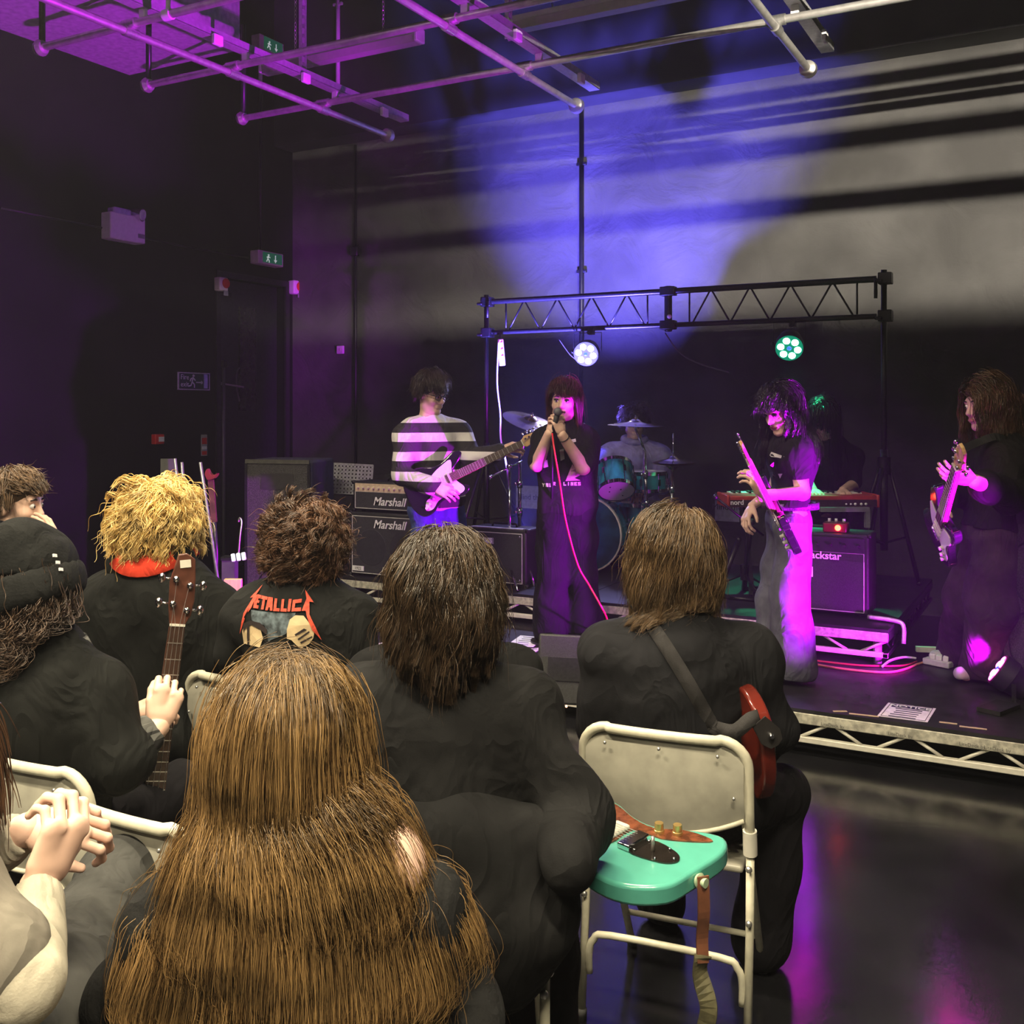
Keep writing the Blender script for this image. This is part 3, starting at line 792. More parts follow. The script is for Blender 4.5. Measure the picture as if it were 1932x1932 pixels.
# ================================================================== people
SKIN = mat('skin_fair', (.62, .36, .25), .5, var=.08, scale=25, spec=.4)
SKIN2 = mat('skin_pale', (.72, .47, .36), .5, var=.06, scale=25, spec=.4)
M_EYE = mat('eye_white', (.75, .73, .72), .2)
M_DARK = mat('dark_pupil', (.015, .01, .01), .3)
def cloth(name, col, rough=.9, var=.18, bump=.08, bscale=260, sheen=.0, crease=.32, cscale=7.0, **k):
    """woven cloth: fine weave plus soft creases in the normal"""
    if name in MATS: return MATS[name]
    if max(col) < .03: col = tuple(c * .55 for c in col)
    m = mat(name, col, rough, var=var, scale=14, bump=bump, bscale=bscale, spec=.15, sheen=sheen, **k)
    nt = m.node_tree; N = nt.nodes; L = nt.links
    fine = [n for n in N if n.type == 'BUMP'][0]
    tc = [n for n in N if n.type == 'TEX_COORD'][0]
    mp = N.new('ShaderNodeMapping'); mp.inputs['Rotation'].default_value = (.5, .3, .6); mp.inputs['Scale'].default_value = (1, 1, .55)
    nz = N.new('ShaderNodeTexNoise'); nz.inputs['Scale'].default_value = cscale; nz.inputs['Detail'].default_value = 2.5; nz.inputs['Distortion'].default_value = 1.3
    L.new(tc.outputs['Object'], mp.inputs['Vector']); L.new(mp.outputs['Vector'], nz.inputs['Vector'])
    rd = N.new('ShaderNodeMath'); rd.operation = 'PINGPONG'; rd.inputs[1].default_value = .16; L.new(nz.outputs['Fac'], rd.inputs[0])
    bp = N.new('ShaderNodeBump'); bp.inputs['Strength'].default_value = crease; bp.inputs['Distance'].default_value = .11
    L.new(rd.outputs[0], bp.inputs['Height']); L.new(bp.outputs['Normal'], fine.inputs['Normal'])
    return m
def head_prims(S, H, R, hs, neck, face=True):
    """H head centre, R columns = right, forward, up; hs scale"""
    q = lambda x, y, z: H + R @ (V(x, y, z) * hs)
    S.ell(q(0, -.012, .035), V(.076, .096, .088) * hs, R, .02)
    S.ell(q(0, .022, -.03), V(.061, .07, .088) * hs, R, .03)
    S.cone(q(-.042, .0, -.075), q(-.012, .062, -.102), .026 * hs, .018 * hs, .02)
    S.cone(q(.042, .0, -.075), q(.012, .062, -.102), .026 * hs, .018 * hs, .02)
    S.ell(q(0, .068, -.104), V(.02, .016, .016) * hs, R, .02)
    if face:
        S.cone(q(0, .082, .012), q(0, .104, -.032), .008 * hs, .012 * hs, .012)
        S.cone(q(-.013, .09, -.038), q(.013, .09, -.038), .009 * hs, None, .008)
        S.cone(q(-.036, .076, .02), q(.036, .076, .02), .013 * hs, None, .015)
        for sx in (-1, 1):
            S.ell(q(sx * .036, .058, -.032), V(.026, .022, .024) * hs, R, .02)
            S.ell(q(sx * .031, .096, -.001), V(.017, .012, .011) * hs, R, .008, 'sub')
        S.cone(q(-.019, .083, -.064), q(.019, .083, -.064), .007 * hs, None, .01)
        S.cone(q(-.017, .083, -.074), q(.017, .083, -.074), .008 * hs, None, .01)
    for sx in (-1, 1):
        S.ell(q(sx * .078, -.01, -.012), V(.009, .02, .031) * hs, R, .008)
    S.cone(q(0, -.022, -.06), neck, .05 * hs, .058 * hs, .03)
def hand_mesh(wr, d, n, side, curl=30, hs=1.0, spread=4, thumb=(35, 30), vox=.0035, curls=None, arm=None):
    """wr wrist, d direction of the fingers, n back-of-hand normal, side +1 thumb towards cross(d,n)"""
    d = nrm(d); n = nrm(n - d * np.dot(n, d)); x = np.cross(d, n) * side
    S = SDF()
    P = lambda a, b, c: wr + (d * a + x * b + n * c) * hs
    if arm is not None: S.cone(arm, wr, .031 * hs, .026 * hs, .01, (n, 1.25))
    S.cone(wr, P(.03, 0, 0), .026 * hs, .030 * hs, .01, (n, 1.6))
    S.cone(P(.035, .012, 0), P(.088, .018, 0), .026 * hs, .022 * hs, .01, (n, 1.7))
    S.cone(P(.035, -.012, 0), P(.08, -.022, 0), .025 * hs, .02 * hs, .01, (n, 1.7))
    lens = [(.088, .032, .045, .026, .020), (.092, .011, .049, .03, .021), (.087, -.011, .045, .028, .02), (.078, -.031, .035, .021, .018)]
    for i, (a, b, l1, l2, l3) in enumerate(lens):
        p = P(a, b, .002); cu = (curls[i] if curls else curl)
        ang = 0; sp = math.radians((1.5 - i) * spread)
        dd0 = nrm(d * math.cos(sp) + x * math.sin(sp))
        r = .0092 if i < 3 else .0078
        for l, fac in ((l1, .8), (l2, 1.1), (l3, .75)):
            ang += math.radians(cu * fac)
            dd = dd0 * math.cos(ang) - n * math.sin(ang)
            p2 = p + dd * l * hs
            S.cone(p, p2, r * hs, r * .92 * hs, .004); p = p2; r *= .92
    a1, a2 = thumb; p = P(.022, .026, -.004); t1 = math.radians(a1)
    dd = nrm(d * math.cos(t1) + x * math.sin(t1) - n * .25)
    S.cone(p, p + dd * .04 * hs, .0135 * hs, .0115 * hs, .008); p = p + dd * .04 * hs
    dd = nrm(dd * math.cos(math.radians(a2)) - (n * .6 + x * .5) * math.sin(math.radians(a2)))
    S.cone(p, p + dd * .03 * hs, .011 * hs, .0095 * hs, .004); p = p + dd * .03 * hs
    S.cone(p, p + (dd * .8 - x * .2) * .024 * hs, .0095 * hs, .008 * hs, .004)
    return S.mesh(vox)
def person(label, J, top, legs, skin=SKIN, hs=1.0, b=1.0, vox=.009, sleeve=1.0, grow=.014, leg_r=(.10, .085, .075), face=True, hands=None,
           shoes=None, hem=.02, fold=.007, seed=1, top_name='shirt', leg_name='trousers', collar=True, waist=None, eyes=True, lips=None,
           depth=.62, bare_waist=False, groupname=None, belly=1.0):
    """J: joints in world space. Returns the root, with body, clothes and face parts as children."""
    base = V((J['hipl'][0] + J['hipr'][0]) / 2, (J['hipl'][1] + J['hipr'][1]) / 2, min(J['anl'][2], J['anr'][2]) - .06)
    o = thing('person', label, 'person', base, groupname)
    pel, che, neck, H = J['pel'], J['che'], J['neck'], J['head']
    for s in 'lr': J['sh' + s] = J['sh' + s] - UP * (.012 + grow * .8)
    TX = nrm(J['shr'] - J['shl']); TU = nrm(neck - pel); TF = nrm(np.cross(TU, TX)); TX = np.cross(TF, TU)
    T3 = np.stack([TX, TF, TU], 1)
    R = frame3(np.cross(J['F'], J['U']), J['F'])
    def torso(S, g, sh_r):
        S.ell(che + TU * .01, V(.16 * b + g, .105 * b + g, .19 + g * .5), T3, .04)
        S.cone(pel + TU * .02, che - TU * .02, .150 * b * belly + g, .158 * b + g, .05, (TF, 1 / depth))
        S.ell(pel, V(.165 * b + g, .115 * b + g, .12 + g * .5), T3, .04)
        for s in 'lr':
            S.cone(J['sh' + s], che + TU * .05, sh_r + g, .09 + g, .07)
            S.cone(J['sh' + s] + UP * .006, neck + TU * .0, sh_r * .78 + g * .7, .052 + g * .3, .05)
    def arm(S, s, g, t1=2.0, r=(.054, .043, .028)):
        a, e, w_ = J['sh' + s], J['el' + s], J['wr' + s]
        if t1 >= 1:
            S.cone(a, e, r[0] * b + g, r[1] * b + g, .025 + g); k = t1 - 1
            if k > 0: S.cone(e, e + (w_ - e) * k, r[1] * b + g, r[1] * b + (r[2] - r[1]) * k + g, .02)
        else:
            S.cone(a, a + (e - a) * t1, r[0] * b + g, r[0] * b + (r[1] - r[0]) * t1 + g, .02)
    S = SDF()
    torso(S, -.012, .055)
    for s in 'lr':
        arm(S, s, 0)
        S.cone(J['hip' + s], J['kn' + s], .078, .052, .03); S.cone(J['kn' + s], J['an' + s], .052, .036, .02)
        S.cone(J['an' + s], J['toe' + s], .036, .03, .02)
    head_prims(S, H, R, hs, neck, face and vox > .02)
    parts = [S.mesh(vox)]
    if face:
        S2 = SDF(); head_prims(S2, H, R, hs, H + (neck - H) * .8, True); parts.append(S2.mesh(.0042 if vox > .006 else .0035))
    for hm in (hands or []):
        parts.append(hm)
    np_mesh('body', parts, skin, o)
    q = lambda x, y, z: H + R @ (V(x, y, z) * hs)
    if face and eyes:
        for sx in (-1, 1):
            ey = MB().sph(q(sx * .031, .080, -.001), .0125 * hs, 12, 8).build('eye', M_EYE, o, True)
            MB().sph(q(sx * .031, .0905, -.002), .0055 * hs, 10, 6).build('iris', M_DARK, ey, True)
            MB().tube([q(sx * .014, .0905, .022), q(sx * .032, .094, .027), q(sx * .05, .083, .022)], [.003 * hs, .004 * hs, .002 * hs], 6).build('eyebrow', M_DARK, o, True)
    if lips is not None:
        L_ = SDF().cone(q(-.021, .0855, -.068), q(.021, .0855, -.068), .0075 * hs, None, .004, (R[:, 1], .9)).ell(q(0, .091, -.068), V(.016, .007, .010) * hs, R, .004)
        np_mesh('lips', [L_.mesh(.003)], lips, o)
    # --- top
    S = SDF(); torso(S, grow, .058)
    for s in 'lr':
        arm(S, s, grow, sleeve)
    for s in 'lr':   # clean cuffs
        a, e, w_ = J['sh' + s], J['el' + s], J['wr' + s]
    S.ell(neck + TU * .035, V(.062, .062, .05), T3, .01, 'sub')
    hz = pel - TU * hem
    S.cut(hz, -TU)
    top_o = np_mesh(top_name, [S.mesh(vox, fold, seed)], top, o)
    # --- legs
    S = SDF()
    S.ell(pel, V(.172 * b, .125 * b, .12), T3, .04)
    S.cone(pel + TU * .12, pel, .145 * b, .165 * b, .03, (TF, 1 / depth))
    for s in 'lr':
        S.cone(J['hip' + s], J['kn' + s], leg_r[0], leg_r[1], .05); S.cone(J['kn' + s], J['an' + s], leg_r[1], leg_r[2], .03)
    S.cut(pel + TU * (waist if waist is not None else .10), TU)
    for s in 'lr':
        pass
    zc_ = min(J['anl'][2], J['anr'][2])
    S.cut(V(0, 0, zc_ - .055), V(0, 0, -1))
    np_mesh(leg_name, [S.mesh(vox, fold * 1.3, seed + 5, .8)], legs, o)
    if shoes is not None:
        for s in 'lr':
            d = J['toe' + s] - J['an' + s]; d[2] = 0; d = nrm(d); a = J['an' + s]; z0 = zc_ - .06
            S = SDF().cone(V(a[0], a[1], z0 + .035) - d * .03, V(a[0], a[1], z0 + .03) + d * .15, .038, .036, .02).cone(a, V(a[0], a[1], z0 + .05), .042, .04, .02)
            S.cut(V(0, 0, z0 + .002), V(0, 0, -1))
            np_mesh('shoe', [S.mesh(.007)], shoes, o)
    o['_'] = 0; del o['_']
    return o, R, top_o
def seated(px, py, zc, head_h=.13, face=(0, 0, 1), lean=.0, yaw=None, H=None, floor=0.0, sw=.19, seat=.47, knee=.44, torso=None):
    """a seated figure; (px,py) is the top of the head in the photograph, zc its distance. Faces horizontally along `face` (right, up, away)."""
    topp = W(px, py, zc); f = cv(*face); f[2] = 0; f = nrm(f); r = np.cross(f, UP)
    hd = topp - V(0, 0, head_h)
    pel = V(*(hd - f * lean)[:2], floor + seat + .10)
    neck = hd + V(0, 0, -.165) - f * .03
    che = pel + (neck - pel) * .62
    J = dict(pel=pel, che=che, neck=neck, head=hd, F=f + V(0, 0, -.05), U=UP.copy())
    for s, k in (('l', -1), ('r', 1)):
        J['sh' + s] = neck + r * k * sw + V(0, 0, -.065) - f * .01
        J['el' + s] = J['sh' + s] + r * k * .06 + f * .05 + V(0, 0, -.27)
        J['wr' + s] = J['el' + s] + f * .2 - r * k * .08 + V(0, 0, -.05)
        J['hip' + s] = pel + r * k * .09 + V(0, 0, -.03)
        J['kn' + s] = J['hip' + s] + f * knee + r * k * .05 + V(0, 0, .01)
        J['an' + s] = V(*(J['kn' + s] + f * .04)[:2], floor + .075)
        J['toe' + s] = J['an' + s] + f * .13 + V(0, 0, -.04)
    return J, f, r
# ================================================================== hair
def hair_mat(name, c1, c2, rough=.35, c3=None):
    if name in MATS: return MATS[name]
    m = bpy.data.materials.new(name); m.use_nodes = True; nt = m.node_tree; N = nt.nodes; L = nt.links
    b = N['Principled BSDF']
    hi = N.new('ShaderNodeHairInfo'); mx = N.new('ShaderNodeMix'); mx.data_type = 'RGBA'
    mx.inputs['A'].default_value = (*c1, 1); mx.inputs['B'].default_value = (*c2, 1)
    L.new(hi.outputs['Random'], mx.inputs['Factor'])
    nz = N.new('ShaderNodeTexNoise'); nz.inputs['Scale'].default_value = 9; tc = N.new('ShaderNodeTexCoord'); mp = N.new('ShaderNodeMapping'); mp.inputs['Scale'].default_value = (.9, .9, 1.7); L.new(tc.outputs['Object'], mp.inputs['Vector']); L.new(mp.outputs['Vector'], nz.inputs['Vector'])
    m2 = N.new('ShaderNodeMix'); m2.data_type = 'RGBA'; m2.blend_type = 'MULTIPLY'; m2.inputs['Factor'].default_value = .75
    rp = N.new('ShaderNodeMapRange'); rp.inputs['From Min'].default_value = .35; rp.inputs['From Max'].default_value = .65; rp.inputs['To Min'].default_value = .35; rp.inputs['To Max'].default_value = 1.35
    L.new(nz.outputs['Fac'], rp.inputs['Value'])
    L.new(mx.outputs['Result'], m2.inputs['A']); L.new(rp.outputs['Result'], m2.inputs['B'])
    L.new(m2.outputs['Result'], b.inputs['Base Color'])
    b.inputs['Roughness'].default_value = rough; b.inputs['Specular IOR Level'].default_value = .55
    MATS[name] = m; return m
def add_curves(name, P, rad, m, parent):
    """P (n, k, 3) strands in world space"""
    base = np.zeros(3); r = parent
    while r.parent is not None: r = r.parent
    base = np.array(r.location)
    n, k, _ = P.shape
    hc = bpy.data.hair_curves.new(name); hc.add_curves([k] * n)
    hc.points.foreach_set('position', (P - base).astype(np.float32).ravel())
    ra = hc.attributes.get('radius') or hc.attributes.new('radius', 'FLOAT', 'POINT')
    t = np.linspace(0, 1, k); rr = rad * (1 - .75 * t ** 2)
    ra.data.foreach_set('value', np.tile(rr, n).astype(np.float32))
    hc.materials.append(m)
    o = bpy.data.objects.new(name, hc); COL.objects.link(o); o.parent = parent
    return o
def grow_hair(root, H, R, hs, m, length, guides=220, kids=45, steps=16, lift=.3, grav=14, curl=0.0, cfreq=18, clump=.6, rad=.0007, coll=(),
              low=-.5, high=2, part=None, crown=(0, -.35, .9), jitter=.25, seed=0, fringe=None, spread=.013, wave=0.0, wfreq=25, vol=1.06, capmat=None, frontcut=.3,
              comb=None, cap=True, gap=None, flyaway=.06, name='hair', cap_shrink=.0):
    r = np.random.default_rng(seed)
    ctr = H + R @ (V(0, -.012, .035) * hs); rr = V(.078, .098, .09) * hs * vol
    dirs = r.normal(size=(guides * 12, 3)); dirs /= np.linalg.norm(dirs, axis=1)[:, None]
    ok = (dirs[:, 2] > low) & (dirs[:, 2] < high) & ~((dirs[:, 1] > frontcut) & (dirs[:, 2] < .35)) & ~((dirs[:, 1] > -.05) & (dirs[:, 2] < -.1))
    dirs = dirs[ok][:guides]; g = len(dirs)
    nl = dirs / rr; nl /= np.linalg.norm(nl, axis=1)[:, None]
    p = dirs * rr
    cr = nrm(np.array(crown)); tang = dirs - cr
    if part is not None:
        tang = np.stack([np.sign(dirs[:, 0] - part) * np.where(dirs[:, 1] < -.1, .12, .9), -.15 + 0 * dirs[:, 0] - .3 * (dirs[:, 1] < 0), -.5 + 0 * dirs[:, 0]], 1)
    if comb is not None: tang = tang * .5 + np.array(comb)
    ln = np.ones(g) * length * r.uniform(.82, 1.08, g)
    if fringe is not None:
        fr = (dirs[:, 1] > .1) & (dirs[:, 2] > .3); tang[fr] = np.stack([dirs[fr, 0] * .4 + fringe[1], np.ones(fr.sum()), -np.ones(fr.sum()) * .1], 1); ln[fr] = fringe[0] * r.uniform(.85, 1.1, fr.sum())
    tang = tang - nl * (tang * nl).sum(1)[:, None]; tang /= np.linalg.norm(tang, axis=1)[:, None] + 1e-9
    d = nl * lift + tang * (1 - lift) + r.normal(size=(g, 3)) * jitter * .3
    d /= np.linalg.norm(d, axis=1)[:, None]
    Pw = ctr + p @ R.T; dw = d @ R.T
    path = [Pw.copy()]
    C = [(ctr, rr * 1.0, R)] + list(coll)
    for k in range(steps - 1):
        st = ln / (steps - 1)
        dw = dw + np.array([0, 0, -grav]) * st[:, None] + r.normal(size=(g, 3)) * jitter * .12
        dw /= np.linalg.norm(dw, axis=1)[:, None]
        Pn = Pw + dw * st[:, None]
        for c, q, RR in C:
            u = (Pn - c) @ RR / q; l = np.linalg.norm(u, axis=1); ins = l < 1.02
            if ins.any(): Pn[ins] = c + (u[ins] / l[ins][:, None] * 1.03 * q) @ RR.T
        dw = Pn - Pw; dw /= np.linalg.norm(dw, axis=1)[:, None] + 1e-9
        Pw = Pn; path.append(Pw.copy())
    G = np.stack(path, 1)                                   # g, steps, 3
    t = np.linspace(0, 1, steps)
    gi = np.repeat(np.arange(g), kids); n = len(gi)
    off = r.normal(size=(n, 3)) * spread * hs
    Q = G[gi] + off[:, None, :] * (1 - clump * t)[None, :, None]
    ph = r.uniform(0, 6.28, g)[gi][:, None] + r.normal(size=(n, 1)) * .5; s = (t[None, :] * ln[gi][:, None])
    fq = cfreq * r.uniform(.8, 1.25, g)[gi][:, None]
    e1 = nrm_rows(np.cross(G[gi, -1] - G[gi, 0], r.normal(size=(g, 3))[gi])); e2 = nrm_rows(np.cross(G[gi, -1] - G[gi, 0], e1))
    amp = (curl * np.minimum(1, t * 3))[None, :] * r.uniform(.6, 1.3, (n, 1))
    Q = Q + e1[:, None, :] * (amp * np.cos(fq * s * 6.28 + ph))[:, :, None] + e2[:, None, :] * (amp * np.sin(fq * s * 6.28 + ph))[:, :, None]
    if wave:
        side = nrm_rows(np.cross(G[gi, -1] - G[gi, 0], np.tile(UP + .01, (n, 1)))); zz = Q[:, :, 2]
        Q = Q + (G[gi, :, :] - ctr - 0) * 0
        outw = nrm_rows(G[gi, steps // 2] - ctr)
        Q = Q + outw[:, None, :] * (wave * np.sin(wfreq * zz + ph * .12 + 4 * (G[gi, :1, 0] - ctr[0]) / .1) * np.minimum(1, t * 2.5)[None, :])[:, :, None]
    fl = r.random(n) < flyaway
    Q[fl] += (r.normal(size=(fl.sum(), 1, 3)) * .02) * t[None, :, None]
    # never inside the skull
    for c, q, RR in C:
        u = (Q - c) @ RR / q; l = np.linalg.norm(u, axis=2); ins = l < 1.005
        Q[ins] = c + (u[ins] / l[ins][:, None] * 1.01 * q) @ RR.T
    if gap is not None:
        near = (np.linalg.norm(Q - gap[0], axis=2) < gap[1]).any(1); Q = Q[~near | (r.random(len(Q)) > gap[2])]
    if cap:
        cpm = capmat or m
        S = SDF().ell(ctr, rr * .985 - cap_shrink, R, .01)
        S.cut(H + R @ V(0, .055 * hs, .02 * hs), R @ nrm(V(0, 1, -.9))); S.cut(H + R @ V(0, -.0, -.045 * hs), R @ V(0, .55, -1))
        capo = np_mesh(name, [S.mesh(.008)], cpm, root)
        return add_curves('hair_strands', Q, rad, m, capo)
    return add_curves(name, Q, rad, m, root)
def nrm_rows(a):
    return a / (np.linalg.norm(a, axis=-1, keepdims=True) + 1e-9)
# ================================================================== folding chairs
M_CHAIR = mat('beige_enamel', (.62, .59, .46), .38, var=.07, scale=50, spec=.5)
M_CHAIRP = mat('beige_panel', (.36, .345, .285), .36, var=.10, scale=20, spec=.5)
M_RUB = mat('grey_rubber', (.08, .08, .08), .7)
def make_chair():
    o = thing('folding_chair', 'beige metal folding chair', 'chair', (0, 0, 0), 'beige folding chairs')
    hw, zt, yb = .222, .80, -.20
    arc = []
    for s in (-1, 1):
        pts = []
        for i in range(7):
            a = math.pi / 2 * i / 6
            pts.append(V(s * (hw - .07 + .07 * math.cos(a)), yb - .012 * math.sin(a), zt - .07 + .07 * math.sin(a)))
        arc.append(pts)
    bow = lambda x: -.035 * (1 - (x / hw) ** 2)
    top = [V(x, yb - .012 + bow(x) * .6, zt) for x in np.linspace(-hw + .08, hw - .08, 7)]
    path = [V(-hw, yb + .03, .50), V(-hw, yb + .01, .62)] + arc[0] + top + arc[1][::-1] + [V(hw, yb + .01, .62), V(hw, yb + .03, .50)]
    MB().tube(path, .0135, 10).build('back_frame', M_CHAIR, o, True)
    n = 14; vs = []; fs = []
    for j in range(2):
        for i in range(n + 1):
            x = -hw + .01 + (2 * hw - .02) * i / n; u = x / hw
            lowz = .60 - .055 * (1 - u * u) + .0
            for k in range(7):
                z = lowz + (zt - .005 - lowz) * k / 6
                zr = min(z, zt - .07 + math.sqrt(max(0, .07 ** 2 - max(0, abs(x) - (hw - .07)) ** 2)))
                vs.append(V(x, yb + .006 + bow(x) * .8 - .02 * math.sin(math.pi * k / 6) + (.004 if j else 0), zr))
    m = (n + 1) * 7
    for i in range(n):
        for k in range(6):
            a = i * 7 + k; fs.append((a, a + 7, a + 8, a + 1)); fs.append((m + a, m + a + 1, m + a + 8, m + a + 7))
    MB().add(vs, fs).build('backrest', M_CHAIRP, o, True)
    MB().tube([V(x, yb + .006 + bow(x) * .8, .60 - .055 * (1 - (x / hw) ** 2)) for x in np.linspace(-hw + .012, hw - .012, 15)], .007, 6).build('rolled_edge', M_CHAIR, o, True)
    for s in (-1, 1):
        MB().cyl((s * hw, yb + .03, .50), (s * hw, yb + .02, .565), .0185, n=12).build('collar', M_CREAM, o, 'auto')
        MB().tube([(s * hw, yb + .03, .52), (s * hw, yb + .02, .3), (s * hw, yb - .02, .015)], .011, 10).build('rear_leg', M_CHAIR, o, True)
        MB().tube([(s * (hw - .025), yb + .08, .60), (s * (hw - .025), yb + .16, .44), (s * (hw - .025), yb + .40, .015)], .011, 10).build('front_leg', M_CHAIR, o, True)
        MB().cyl((s * hw, yb - .021, 0), (s * hw, yb - .018, .03), .015, n=10).build('foot', M_RUB, o, True)
        MB().cyl((s * (hw - .025), yb + .405, 0), (s * (hw - .025), yb + .395, .03), .015, n=10).build('foot', M_RUB, o, True)
        for z in (.47, .33):
            MB().sph((s * hw, yb + .005, z), .009, 8, 6).build('rivet', M_STEEL, o, True)
    br = [(-hw + .016, yb - .0, .12), (-hw + .016, yb, .18), (-hw + .03, yb, .215), (-hw + .075, yb, .232), (hw - .075, yb, .232), (hw - .03, yb, .215), (hw - .016, yb, .18), (hw - .016, yb, .12)]
    MB().tube(spline(br, 3), .010, 8).build('rear_brace', M_CHAIR, o, True)
    MB().cyl((-hw + .025, yb + .33, .14), (hw - .025, yb + .33, .14), .009, n=8).build('front_brace', M_CHAIR, o, True)
    seat = MB().box((0, yb + .235, .445), (.40, .37, .022)); seat.build('seat', M_CHAIRP, o, bevel=.009)
    for x, z in ((-.19, .68), (.19, .66), (-.15, .765), (.0, .77), (.15, .765)):
        MB().sph((x, yb - .006 + bow(x) * .8 - .018, z), .005, 8, 6).build('screw', M_STEEL, o, True)
    return o
CHAIR = make_chair(); chairs = [0]
def chair(label, pl, xl, pr, xr):
    """placed from two points of its top rail in the photograph: pixel and local x of each"""
    A = WZ(pl[0], pl[1], .80); B = WZ(pr[0], pr[1], .80)
    d = nrm(B - A); mid = A - d * (xl + (np.linalg.norm(B - A) - (xr - xl)) * -.5)
    f = np.cross(UP, d)
    c = CHAIR if chairs[0] == 0 else copy_tree(CHAIR)
    chairs[0] = 1
    loc = mid + f * .2; loc[2] = 0
    c.location = tuple(loc); c.rotation_euler = (0, 0, math.atan2(d[1], d[0])); c['label'] = label
    return c, f, mid
def chair_at(label, xy, f):
    c = copy_tree(CHAIR); c.location = (xy[0], xy[1], 0); c.rotation_euler = (0, 0, math.atan2(-f[0], f[1])); c['label'] = label
    return c
chair('beige folding chair at the right behind the red guitar player', (1130, 1366), -.17, (1380, 1396), .17)
chair('beige folding chair at the left edge behind the beanie wearer', (20, 1430), -.05, (125, 1452), .15)
chair('beige folding chair behind the blond curly hoodie wearer', (165, 1234), -.15, (285, 1256), .18)
chair('empty beige folding chair in front of the beige jacket', (135, 1503), -.18, (318, 1556), .14)
chair('beige folding chair behind the red lettered band shirt', (385, 1270), -.19, (520, 1290), .17)
# ================================================================== amplifiers and loudspeakers
M_TOLEX = mat('black_tolex', (.018, .018, .02), .5, var=.35, scale=200, bump=.2, bscale=500)
M_GRILLE = mat('black_grille_cloth', (.025, .025, .03), .8, var=.4, scale=300, bump=.2, bscale=700)
M_PIPING = mat('pale_piping', (.55, .55, .5), .5)
def amp(name, label, x0, x1, y0, z0, z1, dp, panel=None, logo=None, logo_size=.06, script=False, split=None, extra=None, cat='amplifier', lx=0.5, lz=.85, bold=0.0):
    o = thing(name, label, cat, ((x0 + x1) / 2, y0 + dp / 2, z0))
    MB().box(((x0 + x1) / 2, y0 + dp / 2, (z0 + z1) / 2 + .006), (x1 - x0, dp, z1 - z0 - .012)).build('cabinet', M_TOLEX, o, bevel=.012)
    zt = z1 - .03 if panel is None else panel[0]
    fm = .028
    MB().box(((x0 + x1) / 2, y0 - .003, (z0 + fm + zt) / 2), (x1 - x0 - 2 * fm, .012, zt - z0 - fm)).build('grille', M_GRILLE, o)
    a, b, c, d = x0 + fm, x1 - fm, z0 + fm, zt
    pp = MB()
    for p, q in (((a, c), (b, c)), ((b, c), (b, d)), ((b, d), (a, d)), ((a, d), (a, c))):
        pp.cyl((p[0], y0 - .008, p[1]), (q[0], y0 - .008, q[1]), .003, n=6)
    pp.build('piping', M_PIPING, o)
    if panel:
        pn = MB().box(((x0 + x1) / 2, y0 - .004, (panel[0] + panel[1]) / 2), (x1 - x0 - 2 * fm, .014, panel[1] - panel[0])).build('control_panel', panel[2], o)
        for i in range(panel[3]):
            x = x0 + fm + .03 + (x1 - x0 - 2 * fm - .06) * i / max(1, panel[3] - 1); z = (panel[0] + panel[1]) / 2
            MB().lathe((x, y0 - .011, z), (x, y0 - .03, z), [(0, .011), (.4, .010), (.5, .008), (1, .0075)], 12).build('knob', panel[4], pn, 'auto')
    if logo:
        text('logo', logo, M_LOGO, o, logo_size, (x0 + (x1 - x0) * lx, y0 - .012, z0 + (z1 - z0) * lz), (1, 0, 0), (0, 0, 1), .002, .28 if script else 0, 'CENTER', bold)
    for x in (x0, x1):
        for z in (z0 + .01, z1 - .01):
            MB().box((x, y0 + .012, z), (.03, .03, .03)).build('corner', M_BLACKM, o, bevel=.01)
    for x in (x0 + .06, x1 - .06):
        for y in (y0 + .05, y0 + dp - .05):
            MB().cyl((x, y, z0), (x, y, z0 + .014), .015, n=10).build('foot', M_RUB, o)
    MB().tube([((x0 + x1) / 2 - .1, y0 + dp / 2, z1), ((x0 + x1) / 2 - .09, y0 + dp / 2, z1 + .022), ((x0 + x1) / 2 + .09, y0 + dp / 2, z1 + .022), ((x0 + x1) / 2 + .1, y0 + dp / 2, z1)], .008, 6).build('handle', M_BLACK, o, True)
    return o
M_LOGO = mat('white_logo', (.78, .78, .8), .4, var=.03)
M_KNOB = mat('cream_knob', (.7, .6, .45), .35); M_GOLDP = mat('pale_gold_panel', (.72, .55, .42), .4, metal=.2)
M_KNOBB = mat('black_knob', (.02, .02, .02), .35)
x0 = -4.72; yA = 6.09
cab = amp('speaker_cabinet', 'black lettered speaker cabinet under the gold panelled amplifier head', x0, x0 + .70, yA, RZ, RZ + .475, .34, logo='Marshall', logo_size=.085, script=True, lx=.52, lz=.82, bold=.001)
MB().box((x0 + .085, yA - .012, RZ + .06), (.10, .006, .035)).build('badge', M_LOGO, cab)
text('badge_print', '1922', M_INK, cab, .03, (x0 + .085, yA - .016, RZ + .06), (1, 0, 0), (0, 0, 1), .0008)
for x in (.2, .5):
    MB().lathe((x0 + x, yA - .0085, RZ + .22), (x0 + x, yA - .0105, RZ + .22), [(0, .135), (1, .13)], 36).build('cone_outline', mat('grille_dark', (.018, .018, .024), .75), cab)
head = amp('amplifier_head', 'amplifier head with gold control panel on the lettered cabinet', x0 + .02, x0 + .69, yA + .01, RZ + .475, RZ + .70, .24, panel=(RZ + .625, RZ + .685, M_GOLDP, 13, M_KNOB), logo='Marshall', logo_size=.085, script=True, lx=.50, lz=.36, bold=.001)
tag(MB().box((x0 + .28, yA + .1, RZ + .738), (.05, .03, .03)).box((x0 + .38, yA + .1, RZ + .731), (.1, .05, .016)).build('tuner_pedal', M_BLACK), 'small black gadget lying on top of the amplifier head', 'gadget')
